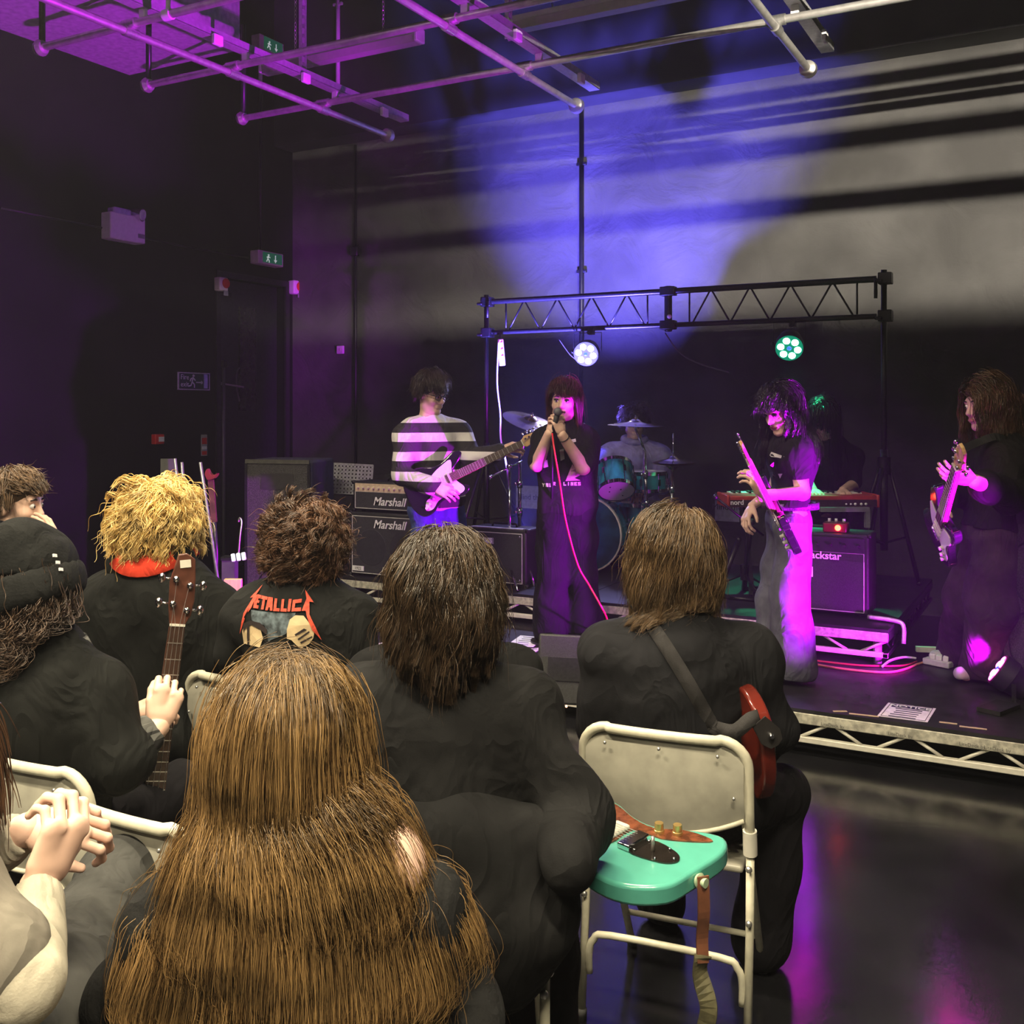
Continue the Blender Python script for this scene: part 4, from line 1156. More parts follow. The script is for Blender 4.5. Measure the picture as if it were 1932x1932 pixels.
a = WZ(888, 1098, RZ); b = WZ(1003, 1106, RZ)
kx0 = a[0]; kx1 = kx0 + .47; ky = 6.22
ka = amp('combo_amplifier', 'black combo amplifier with square logo left of the singer', kx0, kx1, ky, RZ, RZ + .40, .24, logo='BOSS', logo_size=.045, lx=.33, lz=.78, bold=.002)
MB().box((kx0 + .155, ky - .0105, RZ + .312), (.125, .004, .042)).build('logo_frame', mat('grey_frame', (.3, .3, .34), .4), ka)
text('emblem', 'K', M_LOGO, ka, .05, (kx0 + .17, ky - .012, RZ + .255), (1, 0, 0), (0, 0, 1), .001)
for x in (kx0 + .045, kx1 - .045):
    for z in (RZ + .05, RZ + .35):
        MB().sph((x, ky - .008, z), .009, 8, 6).build('corner_screw', M_CHROME, ka, True)
MB().box(((kx0 + kx1) / 2, ky + .02, RZ + .402), (kx1 - kx0 - .05, .04, .006)).build('top_panel', M_ALU, ka)
bx1 = WZ(1640, 1166, RZ)[0]; by = 6.30; bx0 = bx1 - .60
bs = amp('combo_amplifier', 'black combo amplifier under the keyboard with white lettering', bx0, bx1, by, RZ, RZ + .49, .26, panel=(RZ + .375, RZ + .465, mat('black_panel', (.02, .02, .022), .4), 7, M_KNOBB))
text('logo', 'Blackstar', M_LOGO, bs, .062, (bx0 + .33, by - .016, RZ + .352), (1, 0, 0), (0, 0, 1), .002, 0, 'CENTER', .0012)
MB().box((bx0 + .33, by - .008, RZ + .352), (.5, .004, .05)).build('logo_strip', M_TOLEX, bs)
MB().box((bx0 + .26, by - .012, RZ + .25), (.035, .006, .06)).build('sticker', M_LOGO, bs)
# little pedal with a red lamp on the combo
pp = V(bx1 - .2, by + .06, RZ + .49)
pd = thing('effects_pedal', 'small effects pedal with glowing red light on the combo amplifier', 'pedal', pp)
MB().box(pp + V(0, 0, .03), (.14, .1, .06)).build('case', mat('dark_red_case', (.12, .01, .01), .4), pd, bevel=.008)
MB().sph(pp + V(.02, -.055, .03), .018, 12, 8).build('indicator', mat('red_lamp', (1, .1, .05), .2, emit=(1, .05, .02), estr=16), pd, True)
for dx in (-.04, 0, .045):
    MB().cyl(pp + V(dx, .0, .06), pp + V(dx, 0, .08), .009, n=10).build('knob', M_LOGO, pd, True)
# floor standing PA loudspeakers
M_MESH = mat('steel_mesh', (.055, .055, .05), .55, metal=.3, var=.5, scale=160, bump=.6, bscale=260)
def loudspeaker(label, c, f, wd, dp, z0, z1, side):
    """c centre of the front face on the ground, f facing"""
    f = nrm(f); r = np.cross(UP, f); o = thing('loudspeaker', label, 'loudspeaker', V(c[0], c[1], z0) - f * dp / 2)
    R = np.stack([r, -f, UP], 1); C = V(c[0], c[1], (z0 + z1) / 2) - f * dp / 2
    MB().box(C, (wd, dp, z1 - z0), R).build('cabinet', side, o, bevel=.02)
    P = lambda x, z, d=.004: V(c[0], c[1], 0) + r * x + V(0, 0, z) + f * d
    MB().box(P(0, (z0 + z1) / 2, .003), (wd - .05, .012, z1 - z0 - .06), R).build('mesh_front', M_MESH, o)
    h = z1 - z0
    for z, q in ((z0 + h * .25, .17), (z0 + h * .58, .16)):
        MB().lathe(P(0, z, .009), P(0, z, .0125), [(0, q), (1, q - .012)], 32, cap=False).build('woofer_ring', M_BLACKM, o)
    MB().box(P(0, z1 - .16, .0105), (.26, .004, .12), R).build('horn_flare', mat('dark_horn', (.03, .03, .028), .5), o)
    for x in (-1, 1):
        MB().bar(P(x * (wd / 2 - .015), z0 + .02), P(x * (wd / 2 - .015), z1 - .02), .02, .02, f).build('edge_trim', M_BLACKM, o)
    MB().bar(P(-wd / 2 + .01, z1 - .012, .006), P(wd / 2 - .01, z1 - .012, .006), .02, .03, UP).build('top_trim', mat('scuffed_trim', (.12, .12, .1), .4, metal=.4), o)
    return o
M_BLUELIT = mat('blue_lit_side', (.035, .035, .06), .8, bump=.3, bscale=300)  # cabinet colour carries the blue stage light on its side
loudspeaker('tall black mesh fronted loudspeaker left of the stage', W(524, 900, 7.6), cv(-.22, 0, -1), .53, .45, 0, 1.285, M_BLUELIT)
loudspeaker('purple lit loudspeaker at the right edge of the picture', W(1952, 900, 5.0), cv(-1, 0, -.25), .45, .45, SZ, 1.31, M_BLUELIT)
# perforated music stand behind the stack
ms = W(664, 905, 8.2); s = thing('music_stand', 'grey music stand with perforated desk behind the amplifier stack', 'music stand', (ms[0], ms[1], 0))
R = frame3(cv(1, -.05, 0), cv(0, 1, .25))
holes = [(x, y) for x in range(-5, 6) for y in range(-2, 4)]
dk = MB()
w2, h2, cell = .155, .125, .026
xs = np.arange(-6, 6) * cell + cell / 2; ys = np.arange(-5, 5) * cell + cell / 2
for ix in range(12):
    dk.box(ms + R @ V(-w2 + .0 + ix * .0283, 0, 0), (.0165, .25, .004), R)
for iy in range(9):
    dk.box(ms + R @ V(0, -h2 + .004 + iy * .0303, 0), (.325, .0175, .004), R)
dk.build('desk', mat('grey_desk', (.20, .20, .22), .45, metal=.2), s)
MB().box(ms + R @ V(0, -.125, .03), (.33, .006, .06), R).build('ledge', mat('grey_desk'), s)
MB().cyl((ms[0], ms[1] + .03, .02), ms + V(0, .03, 0), .012).build('pole', M_BLACKM, s, True)
for a in (90, 210, 330):
    e = V(math.cos(math.radians(a)), math.sin(math.radians(a)), 0)
    MB().cyl(V(ms[0], ms[1] + .03, .25), V(ms[0], ms[1] + .03, .01) + e * .25, .008, n=8).build('leg', M_BLACKM, s, True)
# black box on low stand in front of the stage
mo = thing('monitor_box', 'black wedge monitor facing the singer in front of the stage', 'monitor', WZ(1085, 1400, 0))
mc = W(1078, 1262, 4.62); R = frame3(cv(1, -.03, -.1), cv(0, 1, .22))
MB().box(mc, (.29, .30, .24), R).build('cabinet', M_TOLEX, mo, bevel=.01)
MB().box(mc + R @ V(0, 0, -.122), (.26, .26, .01), R).build('grille', M_GRILLE, mo)
MB().box(mc + R @ V(0, 0, .122), (.2, .1, .006), R).build('rear_panel', M_BLACKM, mo)
for x in (-.1, .1):
    MB().cyl(V(*(mc + R @ V(x, 0, 0))[:2], 0), mc + R @ V(x, -.14, 0), .012).build('leg', M_BLACKM, mo, True)
MB().bar(V(*(mc + R @ V(-.16, 0, 0))[:2], .015), V(*(mc + R @ V(.16, 0, 0))[:2], .015), .3, .03).build('base', M_BLACKM, mo)
MB().sph(mc + R @ V(-.02, -.17, -.1), .006, 8, 6).build('indicator', mat('orange_lamp', (1, .4, .2), .3, emit=(1, .4, .2), estr=5), mo, True)
# ================================================================== guitars
def outline(kind):
    if kind == 'offset':
        P = [(-17, 1), (-16, 9), (-9.5, 14.5), (-1, 14.8), (6, 11.5), (12, 11.2), (19, 13.2), (25, 12.8), (27.5, 9.5), (23, 7), (19, 4.5), (18, 2.9), (18, -2.9), (19.5, -5.5), (22.5, -9), (20.5, -12.5), (14, -13), (7, -10.2), (0, -9.8), (-7, -14), (-13.5, -15.5), (-17, -10)]
    elif kind == 'bass':
        P = [(-18, 0), (-16, 10), (-8, 15), (2, 13), (10, 10.5), (20, 12.5), (30, 13.5), (36, 10.5), (31, 7.5), (24, 5), (21, 3.3), (21, -3.3), (23, -6), (27, -10), (24, -13), (16, -12.5), (8, -10.5), (0, -12), (-8, -15.5), (-15, -13)]
    elif kind == 'acoustic':
        P = [(-20, 0), (-18.5, 10), (-12, 17.5), (-3, 19.5), (6, 15.5), (12, 12.5), (18, 13.5), (24, 14), (28, 9), (29, 0), (28, -9), (24, -14), (18, -13.5), (12, -12.5), (6, -15.5), (-3, -19.5), (-12, -17.5), (-18.5, -10)]
    else:
        P = [(-16, 1), (-14.5, 9.5), (-7, 15), (1, 13.8), (9, 10.8), (16, 12.2), (23, 14.5), (27.5, 12), (24, 8), (19, 5), (17.2, 2.9), (17.2, -2.9), (19, -6), (23, -9.8), (20, -13), (14, -13), (8, -11), (2, -11.5), (-5, -15.2), (-11.5, -14.8), (-15.5, -8)]
    return [tuple(p * .01) for p in spline([V(*p) for p in P], 4, True)]
def guitar(label, B, D, N, kind='strat', body_m=None, guard_m=None, wood=None, board=None, bass=False, knob_m=None, guard=True, hide_frets=False, tune_m=None, thick=.043, name=None, pick_m=None):
    D = nrm(D); Y = np.cross(nrm(N), D); R = frame3(D, Y); M = mat4(R, np.asarray(B, float))
    nm = name or ('bass_guitar' if bass else 'electric_guitar')
    o = thing(nm, label, 'guitar', B)
    mb = lambda: MB(M)
    mb().prism(outline(kind), -thick, 0).build('body', body_m, o, bevel=.008, seg=3)
    sc = .86 if bass else .648; j = .21 if kind == 'bass' else .172; nut = sc; nw0, nw1 = (.031, .021) if bass else (.028, .0215)
    nk = MB(M); nk.add([V(j - .03, -nw0, -.018), V(j - .03, nw0, -.018), V(j - .03, nw0, .004), V(j - .03, -nw0, .004), V(nut, -nw1, -.014), V(nut, nw1, -.014), V(nut, nw1, .004), V(nut, -nw1, .004)],
                       [(0, 1, 2, 3), (4, 7, 6, 5), (0, 4, 5, 1), (1, 5, 6, 2), (2, 6, 7, 3), (3, 7, 4, 0)])
    neck = nk.build('neck', wood, o, bevel=.006)
    fb = MB(M); e0 = j - .06
    fb.add([V(e0, -nw0, .004), V(e0, nw0, .004), V(e0, nw0, .010), V(e0, -nw0, .010), V(nut, -nw1, .004), V(nut, nw1, .004), V(nut, nw1, .010), V(nut, -nw1, .010)],
           [(0, 1, 2, 3), (4, 7, 6, 5), (0, 4, 5, 1), (1, 5, 6, 2), (2, 6, 7, 3), (3, 7, 4, 0)])
    fbo = fb.build('fingerboard', board, neck)
    for i in range(1, 21):
        x = sc / 2 ** (i / 12)
        if x < e0 + .005: break
        wd = nw1 + (nw0 - nw1) * (nut - x) / (nut - e0)
        MB(M).box((x, 0, .0105), (.0025, 2 * wd - .002, .002)).build('fret', M_STEEL, neck)
    MB(M).box((nut + .002, 0, .009), (.006, 2 * nw1, .008)).build('nut', M_CREAM, neck)
    hl = .20 if bass else .175
    if bass:
        H = [(0, -.021), (.03, -.034), (.07, -.038), (.13, -.034), (.19, -.026), (.205, .0), (.20, .022), (.12, .036), (.05, .03), (0, .021)]
    else:
        H = [(0, -.0215), (.02, -.034), (.045, -.03), (.09, -.028), (.14, -.026), (.17, -.03), (.185, -.012), (.178, .012), (.15, .03), (.06, .036), (.03, .04), (.015, .028), (0, .0215)]
    MB(M).prism([(nut + x, y) for x, y in H], -.010, .004).build('headstock', wood, o, bevel=.003)
    tm = tune_m or M_CHROME
    if bass:
        tn = [(.045, -1), (.115, -1), (.06, 1), (.13, 1)]
    else:
        tn = [(.03 + .026 * i, 1) for i in range(6)]
    for x, s in tn:
        y = s * (.018 if not bass else .02)
        MB(M).cyl((nut + x, y, .002), (nut + x, y, .016), .006 if not bass else .009, n=10).build('tuner_post', tm, o, True)
        MB(M).cyl((nut + x, s * .028, -.008), (nut + x, s * .052, -.008), .003, n=6).sph((nut + x, s * .058, -.008), V(.010, .007, .006) * (1.5 if bass else 1), 8, 6).build('tuner', tm, o, True)
    ns = 4 if bass else 6
    st = MB(M)
    for i in range(ns):
        v = (i / (ns - 1) - .5) * 2
        st.cyl((0, v * nw0 * .85, .016), (nut, v * nw1 * .8, .013), .0008, n=4)
        st.cyl((nut, v * nw1 * .8, .013), (nut + tn[min(i, len(tn) - 1)][0], tn[min(i, len(tn) - 1)][1] * .018, .01), .0008, n=4)
    st.build('strings', M_STEEL, o)
    MB(M).box((-.008, 0, .007), (.032, .075, .014)).build('bridge', M_CHROME, o, bevel=.003)
    if guard:
        if kind == 'offset':
            P = [(-.09, -.125), (-.13, -.12), (-.10, -.09), (-.04, -.055), (.03, -.045), (.03, .04), (.09, .065), (.16, .095), (.19, .085), (.175, .03), (.178, -.03), (.20, -.085), (.185, -.115), (.13, -.115), (.06, -.088), (0, -.083), (-.05, -.115)]
        else:
            P = [(-.085, -.12), (-.06, -.07), (-.02, -.05), (.02, .045), (.06, .075), (.12, .095), (.19, .105), (.165, .03), (.168, -.03), (.195, -.085), (.18, -.112), (.13, -.115), (.07, -.095), (.01, -.098), (-.04, -.13)]
        pts = [tuple(p) for p in spline([V(*p) for p in P], 3, True)]
        gd = MB(M).prism(pts, .0, .003).build('pickguard', guard_m, o)
        if kind == 'offset':
            for x in (.055, .14):
                MB(M).box((x, 0, .007), (.04, .09, .012)).build('pickup', pick_m or M_CREAM, gd, bevel=.005)
        else:
            for x in (.035, .085, .135):
                MB(M).box((x, 0, .006), (.018, .07, .01)).build('pickup', pick_m or M_CREAM, gd, bevel=.004)
        for x, y in (((-.02, -.075), (-.055, -.095)) if kind == 'offset' else ((-.01, -.075), (-.045, -.095), (-.075, -.11))):
            MB(M).lathe((x, y, .003), (x, y, .024), [(0, .012), (.25, .0115), (.3, .010), (1, .0095)], 14).build('knob', knob_m or M_CREAM, gd, 'auto')
    return o, M
M_MAPLE = mat('maple', (.62, .38, .17), .35, var=.12, scale=20, stretch=(1, 6, 6)); M_ROSE = mat('rosewood', (.07, .035, .02), .45, var=.3, scale=25)
M_WALNUT = mat('walnut_brown', (.10, .035, .022), .35, var=.25, scale=18, coat=.3)
M_BLKGLOSS = mat('black_gloss', (.008, .008, .009), .12, spec=.6, coat=.5); M_WHTG = mat('white_guard', (.78, .77, .74), .3, var=.02)
M_TORT = mat('tortoiseshell', (.16, .05, .022), .25, var=.5, scale=40, coat=.4)
M_TEAL = mat('seafoam_teal', (.09, .38, .30), .22, var=.03, coat=.6); M_GOLD = mat('brass_gold', (.75, .52, .2), .3, metal=.8)
M_SUN = mat('red_sunburst', (.12, .014, .008), .22, var=.45, scale=5, coat=.6); M_ORANGE = mat('amber_wood', (.52, .20, .03), .3, var=.2, scale=6, coat=.5)
# teal offset guitar lying on a lap in the foreground
tb = W(1190, 1590, 2.22)
teal, TM = guitar('teal offset electric guitar lying flat on a lap in the foreground', tb, cv(-.70, .03, .70), cv(.02, 1, -.12), 'offset', M_TEAL, M_TORT, M_MAPLE, M_ROSE, knob_m=M_GOLD)
tp = MB(TM).prism([tuple(p) for p in spline([V(-.02, .035), V(-.03, -.035), V(-.10, -.028), V(-.125, 0), V(-.10, .028)], 4, True)], 0, .003).build('tailpiece', mat('dark_chrome', (.10, .085, .075), .18, metal=.9), teal)
MB(TM).cyl((-.06, -.0, .003), (-.06, 0, .034), .004, n=8).build('arm_socket', M_STEEL, tp, True)
for x, y in ((-.03, .026), (-.03, -.026), (-.085, .026), (-.085, -.026), (-.115, 0)):
    MB(TM).sph((x, y, .004), .004, 8, 6).build('screw', M_CHROME, tp, True)
eb = TM[:3, :3] @ V(-.172, .0, -.02) + TM[:3, 3]; ed = TM[:3, :3] @ V(-1, 0, 0)
MB().lathe(eb, eb + ed * .022, [(0, .012), (.3, .016), (.5, .008), (1, .010)], 14).build('strap_button', mat('pale_green_felt', (.42, .55, .36), .6), teal, 'auto')
st = thing('guitar_strap', 'brown and olive strap hanging from the teal guitar', 'strap', eb + ed * .015)
e2 = eb + ed * .014
MB().ribbon(spline([e2 + V(0, 0, .012), e2 + V(.002, 0, -.06), e2 + V(-.005, .01, -.12), e2 + V(.0, .0, -.165)], 5), .026, .004, cv(.3, 0, -1)).build('leather_end', mat('brown_leather', (.16, .06, .03), .5, var=.2), st)
MB().ribbon(spline([e2 + V(.0, .0, -.15), e2 + V(-.008, .005, -.19), e2 + V(.012, .0, -.25), e2 + V(.0, .01, -.31), e2 + V(-.01, .01, -.34), e2 + V(-.012, .02, -.62)], 5), .036, .004, [nrm(cv(.6 * math.sin(i * .4), 0, -1)) for i in range(26)]).build('webbing', mat('olive_webbing', (.10, .09, .045), .7, var=.3, scale=60), st)
# ================================================================== flat prints wrapped onto cloth
from mathutils.bvhtree import BVHTree
def bvh_of(o):
    r = o
    base = np.zeros(3)
    while r.parent is not None: r = r.parent
    base = np.array(r.location)
    me = o.data; vs = [Vector(np.array(v.co) + base) for v in me.vertices]
    return BVHTree.FromPolygons(vs, [tuple(p.vertices) for p in me.polygons])
def clip_grid(poly, cell):
    """fill a 2-D outline with a fine triangle mesh (so that it can follow cloth)"""
    bm = bmesh.new(); vs = [bm.verts.new((x, y, 0)) for x, y in poly]; bm.faces.new(vs)
    xs = [p[0] for p in poly]; ys = [p[1] for p in poly]
    for ax, lo, hi in ((0, min(xs), max(xs)), (1, min(ys), max(ys))):
        v = lo + cell
        while v < hi - 1e-6:
            n = [0, 0, 0]; n[ax] = 1; c = [0, 0, 0]; c[ax] = v
            bmesh.ops.bisect_plane(bm, geom=bm.verts[:] + bm.edges[:] + bm.faces[:], plane_co=c, plane_no=n); v += cell
    bmesh.ops.triangulate(bm, faces=bm.faces[:])
    bm.verts.index_update()
    V_ = [tuple(v.co[:2]) for v in bm.verts]; F_ = [tuple(v.index for v in f.verts) for f in bm.faces]; bm.free()
    return V_, F_
def decal(name, poly, m, parent, org, xd, yd, ray, tree, lift=.0035, cell=.02):
    V_, F_ = clip_grid(poly, cell); out = []
    ray = nrm(ray); last = None
    for x, y in V_:
        p = org + xd * x + yd * y - ray * .6
        hit = tree.ray_cast(Vector(p), Vector(ray), 2.0)
        if hit[0] is None: q = (last if last is not None else p + ray * .6)
        else: q = np.array(hit[0]) - ray * lift; last = q
        out.append(q)
    return MB().add(out, F_).build(name, m, parent)
# ================================================================== the band
def stripes_mat():
    m = cloth('striped_jersey', (.75, .73, .7)); nt = m.node_tree; N = nt.nodes; L = nt.links
    tc = N.new('ShaderNodeTexCoord'); sx = N.new('ShaderNodeSeparateXYZ'); L.new(tc.outputs['Object'], sx.inputs[0])
    a = N.new('ShaderNodeMath'); a.operation = 'MULTIPLY_ADD'; a.inputs[1].default_value = 1 / .122; a.inputs[2].default_value = .12
    L.new(sx.outputs['Z'], a.inputs[0]); f = N.new('ShaderNodeMath'); f.operation = 'FRACT'; L.new(a.outputs[0], f.inputs[0])
    g = N.new('ShaderNodeMath'); g.operation = 'GREATER_THAN'; g.inputs[1].default_value = .47; L.new(f.outputs[0], g.inputs[0])
    mx = N.new('ShaderNodeMix'); mx.data_type = 'RGBA'; mx.inputs['A'].default_value = (.72, .70, .68, 1); mx.inputs['B'].default_value = (.035, .033, .035, 1)
    L.new(g.outputs[0], mx.inputs['Factor']); L.new(mx.outputs['Result'], N['Principled BSDF'].inputs['Base Color']); return m
C_BLK = cloth('black_cotton', (.012, .012, .013)); C_TEE = cloth('faded_black_tee', (.022, .021, .024)); C_JEAN = cloth('blue_denim', (.045, .07, .20), bump=.12)
C_PALEJ = cloth('pale_grey_denim', (.11, .115, .14), bump=.12); C_HOOD = cloth('lilac_hoodie', (.34, .31, .60)); C_PLUM = cloth('dark_plum_trousers', (.045, .03, .04)); C_BLKT = cloth('black_trousers', (.014, .013, .017))
H_DARK = hair_mat('hair_dark', (.02, .013, .010), (.06, .04, .03)); H_BRN = hair_mat('hair_brown', (.045, .022, .012), (.12, .06, .03)); H_BLACK = hair_mat('hair_black', (.006, .005, .006), (.015, .012, .014), .25)
def standing(J, z0):
    for s in 'lr':
        J['an' + s][2] = z0 + .075
        if 'toe' + s not in J: J['toe' + s] = J['an' + s] + J['TF'] * .12 + V(0, 0, -.04)
    return J
def dz(px, py, zc, d): return W(px, py, zc + d)
# --- guitarist in the striped jersey
z = 6.75
J = dict(head=dz(815, 741, z, 0), neck=dz(810, 789, z, .02), che=dz(816, 850, z, .02), pel=dz(824, 945, z, .02), F=cv(.72, -.28, -.62), U=cv(.05, 1, -.1), TF=cv(.45, 0, -.9),
         shr=dz(768, 812, z, -.07), shl=dz(862, 808, z, .10), elr=dz(757, 895, z, -.18), wrr=dz(820, 918, z, -.34), ell=dz(893, 866, z, .0), wrl=dz(946, 850, z, -.12),
         hipr=dz(800, 965, z, -.03), hipl=dz(850, 965, z, .06), knr=dz(800, 1070, z, -.06), knl=dz(856, 1070, z, .04), anr=dz(803, 1160, z, -.02), anl=dz(860, 1158, z, .08))
standing(J, SZ)
hR = hand_mesh(J['wrr'], cv(.85, -.35, -.3), cv(.2, .3, -.95), -1, 32, 1.0)
hL = hand_mesh(J['wrl'], cv(.8, .25, -.35), cv(.1, .55, -.8), 1, 45, 1.0, arm=J['ell'] * .3 + J['wrl'] * .7)
po, R, tp = person('guitarist in black and white striped jersey and glasses playing on stage', J, stripes_mat(), C_JEAN, SKIN2, hs=1.04, b=1.02, sleeve=1.93, grow=.026, leg_r=(.10, .082, .085), hands=[hR, hL], shoes=C_BLK, hem=.05, top_name='jersey', leg_name='jeans')
grow_hair(po, J['head'], R, 1.04, H_DARK, .085, 170, 34, 8, lift=.25, grav=12, crown=(0, -.2, .9), fringe=(.075, .3), low=-.35, rad=.0014, seed=3)
q = lambda x, y, z_: J['head'] + R @ (V(x, y, z_) * 1.04)
gl = MB()
for sx in (-1, 1):
    gl.tube([q(sx * .033 + .024 * math.cos(a), .100 - .004 * abs(math.cos(a)), -.003 + .019 * math.sin(a)) for a in np.linspace(0, 2 * math.pi, 17)], .0032, 6)
    gl.tube([q(sx * .058, .096, .006), q(sx * .078, .06, .006), q(sx * .084, -.01, .002)], .0028, 6)
gl.tube([q(-.01, .103, .004), q(.01, .103, .004)], .003, 6).build('glasses', M_BLACK, po, True)
ring = [J['neck'] + R[:, 0] * 0 + (RT * math.cos(a) * .075 + FW * math.sin(a) * .07) + V(0, 0, .005 + .02 * math.sin(a)) for a in np.linspace(0, 2 * math.pi, 25)]
MB().ribbon(ring, .045, .006, [nrm(r_ - J['neck'] + V(0, 0, .04)) for r_ in ring]).build('collar', M_PAPER, po, True)
tree = bvh_of(tp)
guitar('black electric guitar with white pickguard played by the striped jersey guitarist', W(812, 920, 6.50), W(982, 838, 6.56) - W(812, 920, 6.50), cv(.15, .22, -1), 'strat', M_BLKGLOSS, M_WHTG, M_MAPLE, M_ROSE)
# --- singer
z = 6.3
J = dict(head=dz(1064, 756, z, -.03), neck=dz(1068, 805, z, .02), che=dz(1068, 862, z, .0), pel=dz(1070, 952, z, 0), F=cv(-.22, -.02, -1), U=cv(.06, 1, .0), TF=cv(0, 0, -1),
         shr=dz(1027, 824, z, -.02), shl=dz(1105, 826, z, .0), elr=dz(1013, 876, z, -.10), wrr=dz(1036, 818, z, -.25), ell=dz(1100, 882, z, -.14), wrl=dz(1060, 820, z, -.27),
         hipr=dz(1045, 975, z, 0), hipl=dz(1094, 975, z, 0), knr=dz(1040, 1085, z, -.02), knl=dz(1100, 1085, z, 0), anr=dz(1040, 1190, z, 0), anl=dz(1103, 1190, z, .02))
standing(J, SZ)
mic_t, mic_b = W(1051, 783, 6.0), W(1042, 822, 6.04)
hR = hand_mesh(J['wrr'], cv(.35, .85, -.15), cv(-.7, .2, -.6), -1, 48, .92, thumb=(35, 40))
hL = hand_mesh(J['wrl'], cv(-.3, .9, -.1), cv(.55, .1, -.8), 1, 48, .92, thumb=(35, 40))
M_LIPS = mat('dark_lips', (.06, .008, .02), .4)
po, R, tp = person('singer in dark band tee and wide black trousers holding a microphone', J, C_TEE, C_BLKT, SKIN2, hs=1.0, b=1.0, sleeve=.82, grow=.024, leg_r=(.108, .092, .115), hands=[hR, hL], shoes=C_BLK, hem=.06, lips=M_LIPS, top_name='tee_shirt', seed=4, belly=1.05)
grow_hair(po, J['head'], R, 1.0, hair_mat('hair_auburn', (.03, .010, .012), (.10, .03, .035)), .19, 200, 34, 12, lift=.12, grav=30, part=.05, fringe=(.06, -.15), low=-.45, rad=.0013, seed=4, vol=1.07, frontcut=.45)
q = lambda x, y, z_: J['head'] + R @ V(x, y, z_)
for sx in (-1, 1):
    MB().sph(q(sx * .032, .086, .006), V(.016, .007, .008), 10, 6, R).build('eye_makeup', M_DARK, po, True)
w_ = J['wrl']; d_ = nrm(J['wrl'] - J['ell'])
MB().tube([w_ - d_ * .03 + .031 * (nrm(np.cross(d_, UP)) * math.cos(a) + nrm(np.cross(d_, np.cross(d_, UP))) * math.sin(a)) for a in np.linspace(0, 6.29, 15)], .003, 6).build('wristband', M_BLACK, po, True)
tree = bvh_of(tp); pk = mat('faded_print', (.42, .20, .30), .8); wp = mat('white_print', (.6, .55, .58), .8); org = W(1066, 890, 5.9); kx = .00305
def dpx(nm, pts, m, cell=.03):
    decal(nm, [((x - 1066) * kx, (890 - y) * kx) for x, y in pts], m, tp, W(1066, 890, 6.0), RT, UP, FW, tree, .004, cell)
dpx('print', [(1070, 912), (1083, 878), (1100, 900), (1088, 906), (1100, 911)], pk)
dpx('print', [(1024, 872), (1034, 870), (1036, 884), (1026, 886)], wp); dpx('print', [(1072, 832), (1090, 828), (1091, 834), (1073, 838)], wp); dpx('print', [(1058, 850), (1066, 848), (1068, 868), (1060, 872)], mat('grey_print'))
for i, ch in enumerate('YOUR LINES'):
    if ch == ' ': continue
    x = 1024 + i * 7.2 + (6 if i > 4 else 0); y = 916 + (3 if i < 3 else 0) - 2
    pl = {'Y': [(0, 0), (2, 0), (3, 2.2), (4, 0), (6, 0), (4, 4), (4, 7), (2, 7), (2, 4)], 'O': [(0, 0), (6, 0), (6, 7), (0, 7)], 'U': [(0, 0), (2, 0), (2, 5), (4, 5), (4, 0), (6, 0), (6, 7), (0, 7)], 'R': [(0, 0), (5, 0), (6, 3), (4, 4), (6, 7), (4, 7), (2, 5), (2, 7), (0, 7)], 'L': [(0, 0), (2, 0), (2, 5), (6, 5), (6, 7), (0, 7)],
          'I': [(2, 0), (4, 0), (4, 7), (2, 7)], 'N': [(0, 0), (2, 0), (4, 4), (4, 0), (6, 0), (6, 7), (4, 7), (2, 3), (2, 7), (0, 7)], 'E': [(0, 0), (6, 0), (6, 1.6), (2, 1.6), (2, 2.8), (5, 2.8), (5, 4.2), (2, 4.2), (2, 5.4), (6, 5.4), (6, 7), (0, 7)], 'S': [(0, 0), (6, 0), (6, 1.6), (2, 1.6), (2, 2.8), (6, 2.8), (6, 7), (0, 7), (0, 5.4), (4, 5.4), (4, 4.2), (0, 4.2)]}[ch]
    dpx('letter', [(x + a * .9, y + b_) for a, b_ in pl], wp, .05)
mc = thing('microphone', 'microphone held in both hands by the singer', 'microphone', mic_b)
MB().cyl(mic_b, mic_t, .012, .017, n=14).build('handle', M_BLACK, mc, True)
MB().sph(mic_t + nrm(mic_t - mic_b) * .02, .025, 14, 10).build('grille', mat('mic_mesh', (.2, .2, .22), .4, metal=.7, bump=.5, bscale=400), mc, True)
# straight stand in front of the singer
sb = WZ(1041, 1212, SZ); sb[2] = SZ
ms = thing('mic_stand', 'slim straight microphone stand on round base before the singer', 'mic stand', sb)
tp_ = W(1042, 832, 6.04)
MB().cyl(sb + V(0, 0, .02), V(sb[0], sb[1], W(1040, 1000, 6.1)[2]), .011, n=10).build('lower_tube', M_BLACKM, ms, True)
MB().cyl(V(sb[0], sb[1], W(1040, 1000, 6.1)[2] - .02), tp_, .008, n=10).build('upper_tube', M_BLACKM, ms, True)
MB().cyl(V(sb[0], sb[1], W(1040, 1006, 6.1)[2]), V(sb[0], sb[1], W(1040, 990, 6.1)[2]), .016, n=12).build('clutch', M_WHITE, ms, True)
MB().lathe(sb, sb + V(0, 0, .03), [(0, .13), (.5, .13), (.8, .1), (1, .03)], 28).build('base', M_BLACKM, ms, 'auto')
MB().cyl(tp_ - V(0, 0, .02), mic_b + V(0, 0, .0), .014, n=10).build('clip', M_BLACK, ms, True)
cp = [W(1042, 818, 6.0), W(1046, 850, 5.93), W(1056, 910, 5.9), W(1068, 985, 5.9), W(1090, 1065, 5.9), W(1112, 1105, 5.9), W(1140, 1155, 5.85), WZ(1170, 1215, SZ + .01), WZ(1260, 1230, SZ + .01)]
